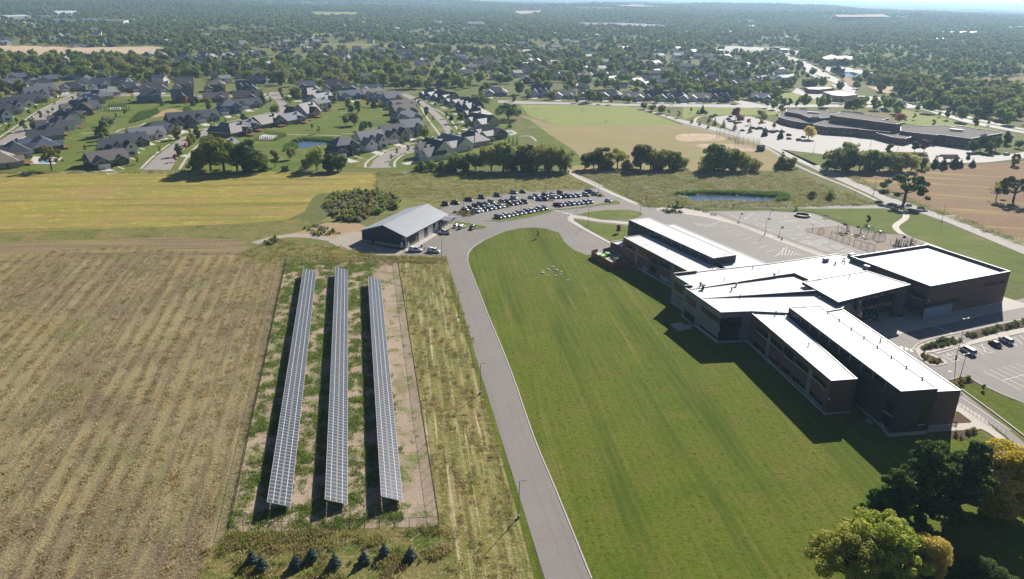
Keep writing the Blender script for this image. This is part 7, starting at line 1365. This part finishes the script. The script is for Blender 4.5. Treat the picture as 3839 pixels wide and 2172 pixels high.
for fn, pl, n, place, hr_ in belts:
    poly = pts(fn, *pl); FIELDS.append(poly); c = rand_in(poly, n*8); kept = []; mn = math.sqrt(abs(sum(poly[i].x*poly[i-1].y-poly[i-1].x*poly[i].y for i in range(len(poly))))/2/n)*.72
    for q in c:
        if all(np.hypot(*(q-k)) > mn for k in kept) and all((Vector(q)-hh).length > 9 for hh in HPOS): kept.append(q)
        if len(kept) >= n: break
    for q in kept:
        mt = random.choice(MIX); kd = random.choice(('round', 'round', 'broad', 'upright')); hh = random.uniform(*hr_); t3 = (hh-hr_[0])/(hr_[1]-hr_[0])
        tree(Vector((*q, 0)), hh, kd, mt, f"{'tall ' if t3 > .66 else 'low ' if t3 < .33 else ''}{LW[mt]} {dict(round='round', broad='spreading', upright='upright')[kd]} tree {place}", f'trees {place}', random.uniform(1.0, 1.3), 2)
WOOD = [(pts(fn, *pl), n) for fn, pl, n, _, _ in belts]
# --- foreground trees beside the school wing: placed by their tops
def top(fn, x, y, h): g = fn(x, y, h); return Vector((g.x, g.y, 0))
FG = 'at the lawn edge by the school wing'
for x, y, h, wd_, v_, lb in ((1520, 200, 20, 1.15, 0, 'tallest dark pine '+FG), (1850, 185, 20, 1.15, 2, 'dark pine between the tallest pine and the golden tree'), (1190, 450, 16, 1.2, 1, 'pine on the lawn side of the tallest one'), (1010, 640, 12, 1.2, 0, 'low pine bough reaching out over the sunlit lawn')): tree(top(T, x, y, h), h, 'pine', 'needle', lb, None, wd_, 0, v_)
for x, y, h, wd_, v_, lb in ((2150, 190, 17, 1.6, 0, 'golden-leaved tree next to the dark pines'), (2330, 260, 16, 1.6, 1, 'golden-leaved tree at the concrete walk')): tree(top(T, x, y, h), h, 'upright', 'leaf_gold', lb, None, wd_, 0, v_)
for x, y, h, wd_, v_, lb in ((800, 960, 14.5, 1.25, 1, 'pale sunlit maple standing out on the lawn'), (1080, 830, 16, 1.2, 2, 'pale sunlit maple against the pines')): tree(top(T, x, y, h), h, 'maple', 'leaf_light', lb, None, wd_, 0, v_)
tree(top(T, 1480, 1060, 11), 11, 'upright', 'leaf_gold', 'small golden tree tucked against the pale maples', None, 1.3, 0, 2)
for x, y, h, v_, lb in ((1560, 1120, 8, 1, 'dark bush between the small golden tree and the pines'), (1930, 1180, 8, 2, 'dark bush in the shade under the pines'), (2090, 1260, 7, 0, 'dark bush at the lawn edge below the golden trees')): tree(top(T, x, y, h), h, 'bush', 'leaf_dark', lb, None, 1.1, 0, v_)
# --- young spruces and dark seedlings below the solar field
for x, y, h in ((575, 1310, 2.9), (660, 1365, 3.), (960, 1345, 3.), (1100, 1280, 3.), (1300, 1340, 3.), (1555, 1305, 2.8), (1735, 1245, 2.8), (1960, 1275, 2.9)):
    tree(S2(x, y), h*1.12, 'spruce', 'spruce', 'young blue-green spruce in the weeds below the solar fence', 'young spruces below the solar fence', 1.25, 1, 0)
for x, y in ((820, 1345), (480, 1372), (1165, 1330), (1435, 1312), (1850, 1212), (2045, 1305), (1000, 1270), (740, 970), (1200, 960)): tree(S2(x, y), 1.1, 'bush', 'leaf_dark', 'tiny dark seedling shrub in the weeds near the young spruces', 'dark seedlings near the young spruces', 1., 3, 0, 'shrub')
# --- shrubs in the planting beds
SH = tree_proto('shrub', 'bush', 9, 200, 1.2, 'leaf_dark'); SH['name'] = 'planted_shrub'; SH['category'] = 'shrub'; SH2 = tree_proto('shrub', 'bush', 11, 200, 1.2, 'leaf_rust'); SH2['name'] = 'planted_shrub'; SH2['category'] = 'shrub'
def bedfill(poly, n, proto, h, lb, z=.2, step_=None):
    for q in rand_in(inset(poly, .35), n): s = h/6.*random.uniform(.8, 1.2); stamp(proto, (q[0], q[1], z), random.uniform(0, 6), (s, s, s), lb, 'shrubs in the planting beds')
for poly, n, proto, h, lb in ((bed_e1, 26, SH, .9, 'round dark shrub in the mulch bed by the crosswalk'), (bed_e2, 14, SH2, .8, 'low brownish shrub in the rounded bed tip'), (bed_e3, 34, SH, .9, 'dark shrub in the long bed beside the car park walk'), (bed_e4, 9, SH2, 1., 'brown grassy clump at the car park entrance'), (isl_a, 20, SH2, .9, 'brown shrub in the bed at the shed end of the lot'), (isl_b, 8, SH2, .8, 'brown shrub in the lot bed between the cars'), (isl_d, 8, SH2, .9, 'brown shrub in the corner bed of the lot'), (bed_n1, 12, SH, .8, 'dark shrub in the bed by the bike racks'), (bed_n2, 16, SH, .8, 'dark shrub in the bed beside the crosswalk bay'), (bed_e6, 6, SH2, .9, 'shrub in the mulch by the wing corner')): bedfill(poly, n, proto, h, lb)

# ---------------------------------------------------------------- ground cover and far woods as masses (instances)
hid = bpy.data.collections.new('sources')
def source(me): o = bpy.data.objects.new(me.name, me); hid.objects.link(o); return o
def scatter(name, P_, S_, srcs, label=None, cat=None, zs=None, idx=None, rot=None):
    n = len(P_); me = bpy.data.meshes.new(name); me.vertices.add(n); z = np.zeros((n, 1)) if zs is None else np.array(zs).reshape(-1, 1)
    me.vertices.foreach_set('co', np.hstack([P_, z]).astype(np.float32).ravel())
    for nm, tpn, arr in (('scl', 'FLOAT', S_), ('rot', 'FLOAT', rng.uniform(0, 6.28, n) if rot is None else rot), ('idx', 'INT', rng.integers(0, len(srcs), n) if idx is None else idx)):
        a = me.attributes.new(nm, tpn, 'POINT'); a.data.foreach_set('value', np.asarray(arr).astype(np.int32 if tpn == 'INT' else np.float32))
    o = link(name, me, None, kind='stuff', label=label, category=cat)
    cl = bpy.data.collections.new(name+'_src')
    for s in srcs: cl.objects.link(s)
    ng = bpy.data.node_groups.new(name, 'GeometryNodeTree'); ng.interface.new_socket('Geometry', in_out='INPUT', socket_type='NodeSocketGeometry'); ng.interface.new_socket('Geometry', in_out='OUTPUT', socket_type='NodeSocketGeometry')
    N = ng.nodes.new; gi, go = N('NodeGroupInput'), N('NodeGroupOutput'); ip = N('GeometryNodeInstanceOnPoints'); ci = N('GeometryNodeCollectionInfo')
    ci.inputs['Collection'].default_value = cl; ci.inputs['Separate Children'].default_value = True; ci.inputs['Reset Children'].default_value = True; ip.inputs['Pick Instance'].default_value = True
    def at(nm, ty): a = N('GeometryNodeInputNamedAttribute'); a.data_type = ty; a.inputs['Name'].default_value = nm; return [s for s in a.outputs if s.enabled and s.name == 'Attribute'][0]
    cx = N('ShaderNodeCombineXYZ'); K = ng.links.new; K(at('rot', 'FLOAT'), cx.inputs[2]); K(cx.outputs[0], ip.inputs['Rotation']); K(at('scl', 'FLOAT'), ip.inputs['Scale']); K(at('idx', 'INT'), ip.inputs['Instance Index'])
    K(gi.outputs[0], ip.inputs['Points']); K(ci.outputs[0], ip.inputs['Instance']); K(ip.outputs[0], go.inputs[0])
    md = o.modifiers.new('scatter', 'NODES'); md.node_group = ng; return o
def blob_tree(seed, mt):
    """far tree: lumpy crown of small faces, H = 10"""
    r_ = np.random.default_rng(seed); bl = []
    for k in range(9): d = r_.normal(size=3); d /= np.linalg.norm(d); bl.append((np.array([d[0]*2.8, d[1]*2.8, 6.+d[2]*2.5]), r_.uniform(1.4, 2.4), 24))
    bl.append((np.array([0, 0, 5.5]), 3.4, 40)); V_, q, t = leaf_cloud(bl, 1.7, seed, 2.2); return npmesh('crown', V_, q, mt, t)
def clump(seed, mt, n, size, h, spread, up=.8):
    r_ = np.random.default_rng(seed); p = r_.normal(0, spread, (n, 2)); a = r_.uniform(0, 6.28, n); w = size*r_.uniform(.5, 1.3, n); hh = h*r_.uniform(.4, 1.2, n); lean = r_.normal(0, (1-up)*h, (n, 2))
    b0 = np.stack([p[:, 0]-np.cos(a)*w, p[:, 1]-np.sin(a)*w, np.zeros(n)], 1); b1 = np.stack([p[:, 0]+np.cos(a)*w, p[:, 1]+np.sin(a)*w, np.zeros(n)], 1)
    t1 = np.stack([p[:, 0]+lean[:, 0]+np.cos(a)*w*.5, p[:, 1]+lean[:, 1]+np.sin(a)*w*.5, hh], 1); t0 = np.stack([p[:, 0]+lean[:, 0]-np.cos(a)*w*.5, p[:, 1]+lean[:, 1]-np.sin(a)*w*.5, hh*.9], 1)
    V_ = np.stack([b0, b1, t1, t0], 1).reshape(-1, 3); return npmesh('clump', V_, np.arange(len(V_)).reshape(-1, 4), mt, r_.uniform(0, 1, n))
# far woods
half = math.atan(W/2/F)+.06
def wedge(n, r0, r1): r = np.sqrt(rng.uniform(r0**2, r1**2, n)); a = rng.uniform(-half, half, n); return np.stack([r*np.sin(a), r*np.cos(a)], 1)
def vnoise(P_, s, seed):
    r_ = np.random.default_rng(seed); o = np.zeros(len(P_))
    for k in range(6): a = r_.uniform(0, 6.28); f = s*r_.uniform(.5, 1.8); o += np.sin((P_[:, 0]*math.cos(a)+P_[:, 1]*math.sin(a))*f*6.28+r_.uniform(0, 6.28))
    return o/6
near_keep = [pts(D, (-400, 1456), (-400, 600), (-300, 240), (0, 205), (700, 210), (1160, 225), (1320, 262), (1900, 262), (2080, 300), (2573, 330), (3200, 400), (3200, 1456))]
def hfun(P_): r = np.hypot(P_[:, 0], P_[:, 1]); return np.minimum(84, np.maximum(0, 26+46*vnoise(P_, 1/3600., 21)+26*vnoise(P_, 1/1500., 22)))*np.clip((r-3600)/2600, 0, 1)
def far_trees(n, r0, r1, thin):
    P_ = wedge(n, r0, r1)
    for e in FIELDS+BPOLY+near_keep: P_ = P_[~inpoly(P_, e)]
    P_ = P_[rng.uniform(0, 1, len(P_)) < np.clip(thin+vnoise(P_, 1/380., 3)*1.1, .12, 1)]
    if r0 < 3000 and len(HPOS):
        hp_ = np.array([tuple(h) for h in HPOS]); ok = np.ones(len(P_), bool)
        for i_ in range(0, len(P_), 2000):
            d = np.hypot(P_[i_:i_+2000, None, 0]-hp_[None, :, 0], P_[i_:i_+2000, None, 1]-(hp_[None, :, 1]-3)); ok[i_:i_+2000] = (d.min(1) > 10.5) & (np.hypot((P_[i_:i_+2000, None, 0]-hp_[None, :, 0])*1.2, P_[i_:i_+2000, None, 1]-(hp_[None, :, 1]-15)).min(1) > 10)
        P_ = P_[ok]
    return P_
fsrc = [blob_tree(k, mt) for k, mt in enumerate(('leaf_far', 'leaf_far', 'leaf_far', 'leaf_far', 'leaf_far', 'leaf_far', 'leaf_far', 'leaf_far'))]
for i_, me in enumerate(fsrc): me.name = 'crown_%d' % i_
nr = far_trees(16500, 640, 2300, .5); fr_ = far_trees(52000, 2300, 5200, .72); ff_ = far_trees(52000, 5200, 9500, 1.)
ff_ = ff_[vnoise(ff_, 1/900., 77) > -.28]; fr_ = np.vstack([fr_, ff_])
scatter('suburb_trees', nr, rng.uniform(.6, 1.5, len(nr))*(1+.25*vnoise(nr, 1/150., 8)), [source(me) for me in fsrc], 'far-off suburban trees between the distant houses', 'trees')
scatter('forest', fr_, rng.uniform(.9, 1.7, len(fr_))*np.where(np.hypot(fr_[:, 0], fr_[:, 1]) > 5200, 1.35, 1.),  [source(me) for me in fsrc], 'hazy forest stretching to the horizon', 'forest', zs=hfun(fr_))
dsrc = []
for i_, (wc, rc) in enumerate((('hw_white', 'rf_grey'), ('hw_grey', 'rf_slate'), ('hw_tan', 'rf_tan'), ('hw_white', 'rf_charcoal'), ('hw_greige', 'rf_grey'), ('hw_blue', 'rf_slate'))):
    mb = MB(); w_, d_, h_ = (17, 10, 3.4) if i_ % 2 else (13, 10, 6); gwall(mb, -w_/2, w_/2, -d_/2, d_/2, h_, .6, 'x', wc); gable(mb, -w_/2, w_/2, -d_/2, d_/2, h_, .6, 'x', mt=rc); gwall(mb, -w_/2, -w_/2+7, -d_/2-4, 0, 3, .6, 'y', wc); gable(mb, -w_/2, -w_/2+7, -d_/2-4, 0, 3, .6, 'y', mt=rc); dsrc.append(source(mb.mesh('far_house_%d' % i_)))
dq = np.array([tuple(q) for q in DH]); scatter('distant_houses', dq, rng.uniform(.9, 1.3, len(dq)), dsrc, 'small pale houses scattered through the far suburb', 'houses', zs=hfun(dq), rot=rng.choice([0, .3, 1.6, 3.1, -1.2, .8], len(dq)))
wq = np.vstack([rand_in(pl, int(n*3.2)) for pl, n in WOOD]); hp_ = np.array([tuple(h) for h in HPOS]); wq = wq[np.array([np.hypot(*(hp_-q).T).min() > 10 for q in wq])]
scatter('woodland', wq, rng.uniform(.8, 1.5, len(wq)), [source(TP[k_]['parts'][1][1].copy()) for k_ in list(TP) if k_[0] in ('round', 'broad') and k_[2] == 1700][:6], 'thicket filling the tree belts between the larger trees', 'wood')
# hills to the horizon
nx, ny = 170, 80; hv = []
for j in range(ny):
    r = 3550*(27000/3550)**(j/(ny-1))
    for i_ in range(nx): a = -half-.15+(2*half+.3)*i_/(nx-1); hv.append((r*math.sin(a), r*math.cos(a)))
hv = np.array(hv); hz = hfun(hv)+.15
for o_ in list(bpy.data.objects):
    if o_.name.startswith('far_field'):
        c_ = np.array([(v.co.x, v.co.y) for v in o_.data.vertices]); g_ = hfun(c_)
        if g_.max() > .3:
            for v in o_.data.vertices: v.co.z = g_.max()+2.
gmat('m_hills', lin(92, 108, 62), lin(112, 118, 72), lin(70, 86, 50), .0012, .012, patches=((lin(186, 170, 130), .0012, .56, .62, 400), (lin(136, 148, 90), .0014, .57, .64, 900)), bump=1., bd=12.)
qd = np.array([[j*nx+i_, j*nx+i_+1, (j+1)*nx+i_+1, (j+1)*nx+i_] for j in range(ny-1) for i_ in range(nx-1)])
hm = npmesh('hills', np.hstack([hv, hz[:, None]]), qd, 'm_hills'); link('hills', hm, None, kind='structure')
# shrubbery on the mound behind the shed
mound = pts(D, (822, 500), (850, 487), (930, 482), (985, 490), (1008, 505), (1000, 525), (930, 545), (905, 558), (850, 556), (822, 535))
bsrc = [tree_proto('s', 'bush', 31+k, 160, 1.7, mt)['parts'][1][1] for k, mt in enumerate(('weed', 'leaf_rust', 'grassy', 'weed', 'leaf', 'pale_weed'))]
for i_, me in enumerate(bsrc): me.name = 'bush_%d' % i_
q = rand_in(mound, 420); scatter('shrubbery', q, rng.uniform(.12, .4, len(q)), [source(me) for me in bsrc], 'tangle of green and brown scrub behind the shed', 'scrub')
q = np.vstack([rand_in(pts(D, (760, 575), (800, 565), (860, 588), (800, 598)), 60), rand_in(pts(D, (660, 610), (690, 598), (712, 604), (680, 618)), 30)]); scatter('shrubbery', q, rng.uniform(.08, .2, len(q)), [source(me) for me in bsrc[3:]], 'low scrub along the dirt track', 'scrub')
q = np.vstack([rand_in(rough_m, 6500, [pond]), rand_in(pts(R3, (1290, 42), (1640, 202), (1960, 312), (2574, 547), (2574, 520), (2150, 350), (1650, 165), (1400, 60)), 260), rand_in(pts(D, (945, 434), (1430, 434), (1430, 440), (945, 440)), 150), rand_in(pts(D, (0, 434), (520, 430), (520, 434), (0, 438)), 160)])
mw_ = [source(clump(100+k_, mt_, 34, .09, .55, .8, .55)) for k_, mt_ in enumerate(('pale_weed', 'grassy', 'weed', 'pale_weed', 'leaf', 'straw'))]
scatter('meadow_weeds', q, rng.uniform(.6, 1.7, len(q)), mw_, 'pale seeding weeds across the rough meadow', 'weeds')
# reeds at the ponds
rs = [source(clump(50+k, 'reed', 26, .09, 1.6, .4)) for k in range(3)]
q = np.vstack([rand_in(pts(R3, (225, 204), (260, 192), (500, 184), (960, 196), (1000, 212), (990, 240), (915, 246), (925, 214), (600, 198), (420, 193), (280, 202)), 1000), rand_in(pts(H2, (1830, 960), (2000, 930), (2450, 930), (2420, 980), (2200, 965), (2000, 955), (1900, 985)), 400), rand_in(pts(H2, (1700, 1120), (1740, 1030), (1850, 1000), (1920, 1060), (1850, 1110)), 260), rand_in(pts(H1, (1950, 680), (2100, 540), (2380, 480), (2400, 540), (2260, 610), (2000, 690)), 500), rand_in(pts(H2, (190, 480), (260, 450), (330, 520), (240, 545)), 120)])
scatter('reeds', q, rng.uniform(.7, 1.3, len(q)), rs, 'tall green reeds along the pond banks', 'reeds')
q = rand_in(pts(D, (945, 438), (1430, 442), (1500, 480), (1300, 485), (1110, 515), (1010, 500), (940, 480)), 3500); scatter('meadow_grass', q, rng.uniform(.4, 1.1, len(q)), [source(clump(110+k_, mt_, 24, .07, .4, .8, .5)) for k_, mt_ in enumerate(('weed', 'grassy', 'straw', 'grassy', 'weed'))], 'rough grass tufts over the meadow by the parking lot', 'grass')
# weeds in the solar field, dry grass, straw
wsrc = [source(clump(60+k, 'weed', 22, .07, .35, .35, .4)) for k in range(4)]
q = rand_in(enc, 24000); f = vnoise(q, 1/11., 5)+.9*vnoise(q, 1/3.5, 6)+rng.normal(0, .25, len(q))
# greener between the rows and near the stubble side, bare by the road side
e0_, e1_, e3_ = (Vector((v.x, v.y)) for v in (e0, e1, e3)); ax = (e1_-e0_).normalized(); fx = ((q-np.array(e0_)) @ np.array(ax))
al = (e3_-e0_).normalized(); dd = (q-np.array(e0_)) @ np.array((al.y, -al.x)); u = np.abs(dd)
f -= np.clip((u-33)/4, 0, 1)*1.0; q = q[f > .08]; scatter('weeds', q, rng.uniform(.5, 1.5, len(q)), wsrc, 'leafy green weeds between the solar panel rows', 'weeds')
gs_ = [source(clump(70+k, mt, 24, .06, .6, .5, .7)) for k, mt in enumerate(('grassy', 'straw', 'weed', 'weed', 'straw'))]
low = pts(S2, (200, 1060), (365, 1040), (1250, 1030), (2212, 1000), (2350, 1200), (2300, 1456), (100, 1456)); ql = rand_in(low, 5000); ql = ql[vnoise(ql, 1/9., 31)+.7*vnoise(ql, 1/3., 32) > .35]; q = np.vstack([ql, rand_in(pts(S2, (370, 1050), (1250, 1040), (1240, 1180), (700, 1220), (380, 1180)), 260), rand_in(pts(D, (990, 645), (1125, 648), (1120, 662), (1000, 660)), 350), rand_in(pts(D, (590, 640), (700, 605), (860, 622), (1000, 648), (1000, 668), (720, 665)), 500)])
scatter('tall_grass', q, rng.uniform(.6, 1.5, len(q)), gs_, 'tangled dry grass and weeds around the solar fence', 'grass')
vs = [source(clump(80+k, mt, 22, .05, .4, .45, .4)) for k, mt in enumerate(('straw', 'grassy', 'straw', 'weed'))]
verge = pts(S1, (1860, 110), (2000, 80), (2280, 100), (2400, 460), (2560, 930)) + pts(D, (1200, 950), (1290, 1240), (1350, 1460), (1120, 1460)) + pts(S2, (2230, 985)); q = rand_in(verge, 9000); q = q[vnoise(q*np.array([1, .15]), 1/2.5, 15)+.4*vnoise(q, 1/3., 16) > .25]
scatter('cut_grass', q, rng.uniform(.5, 1.3, len(q)), vs, 'mown dry grass lying in rows beside the service road', 'grass')
nstub = pts(D, (0, 1456), (0, 640), (300, 620), (640, 640), (715, 670), (580, 1300), (525, 1456)); q = rand_in(nstub, 26000); fr0 = Matrix.Rotation(-FIELD_ANG, 2); qa = q @ np.array(fr0).T; q = q[np.sin(qa[:, 1]*6.28/4.6)+1.1*vnoise(q, 1/14., 41)+rng.normal(0, .5, len(q)) > .55]
ss = [source(clump(90+k, mt, 16, .06, .3, .5, .2)) for k, mt in enumerate(('straw', 'grassy', 'straw', 'grassy', 'weed'))]
scatter('straw_litter', q, rng.uniform(.5, 1.4, len(q)), ss, 'straw and crop litter over the stubble field', 'straw', idx=rng.choice([0, 1, 2, 3, 4], len(q), p=[.3, .28, .3, .1, .02]))

# ---------------------------------------------------------------- haze
k = NT('haze_air'); k.t.nodes.remove(k.out); o_ = k.n('ShaderNodeOutputMaterial')
pv = k.n('ShaderNodeVolumePrincipled', {'Color': (.5, .73, 1., 1), 'Density': HAZE_D, 'Anisotropy': .35}); k.t.links.new(pv.outputs[0], o_.inputs['Volume']); MATS['haze_air'] = k.m
mb = MB(); mb.box(-41000, 41000, -4000, 71000, -1, 126, 'haze_air'); mb.build('haze', None, kind='stuff')
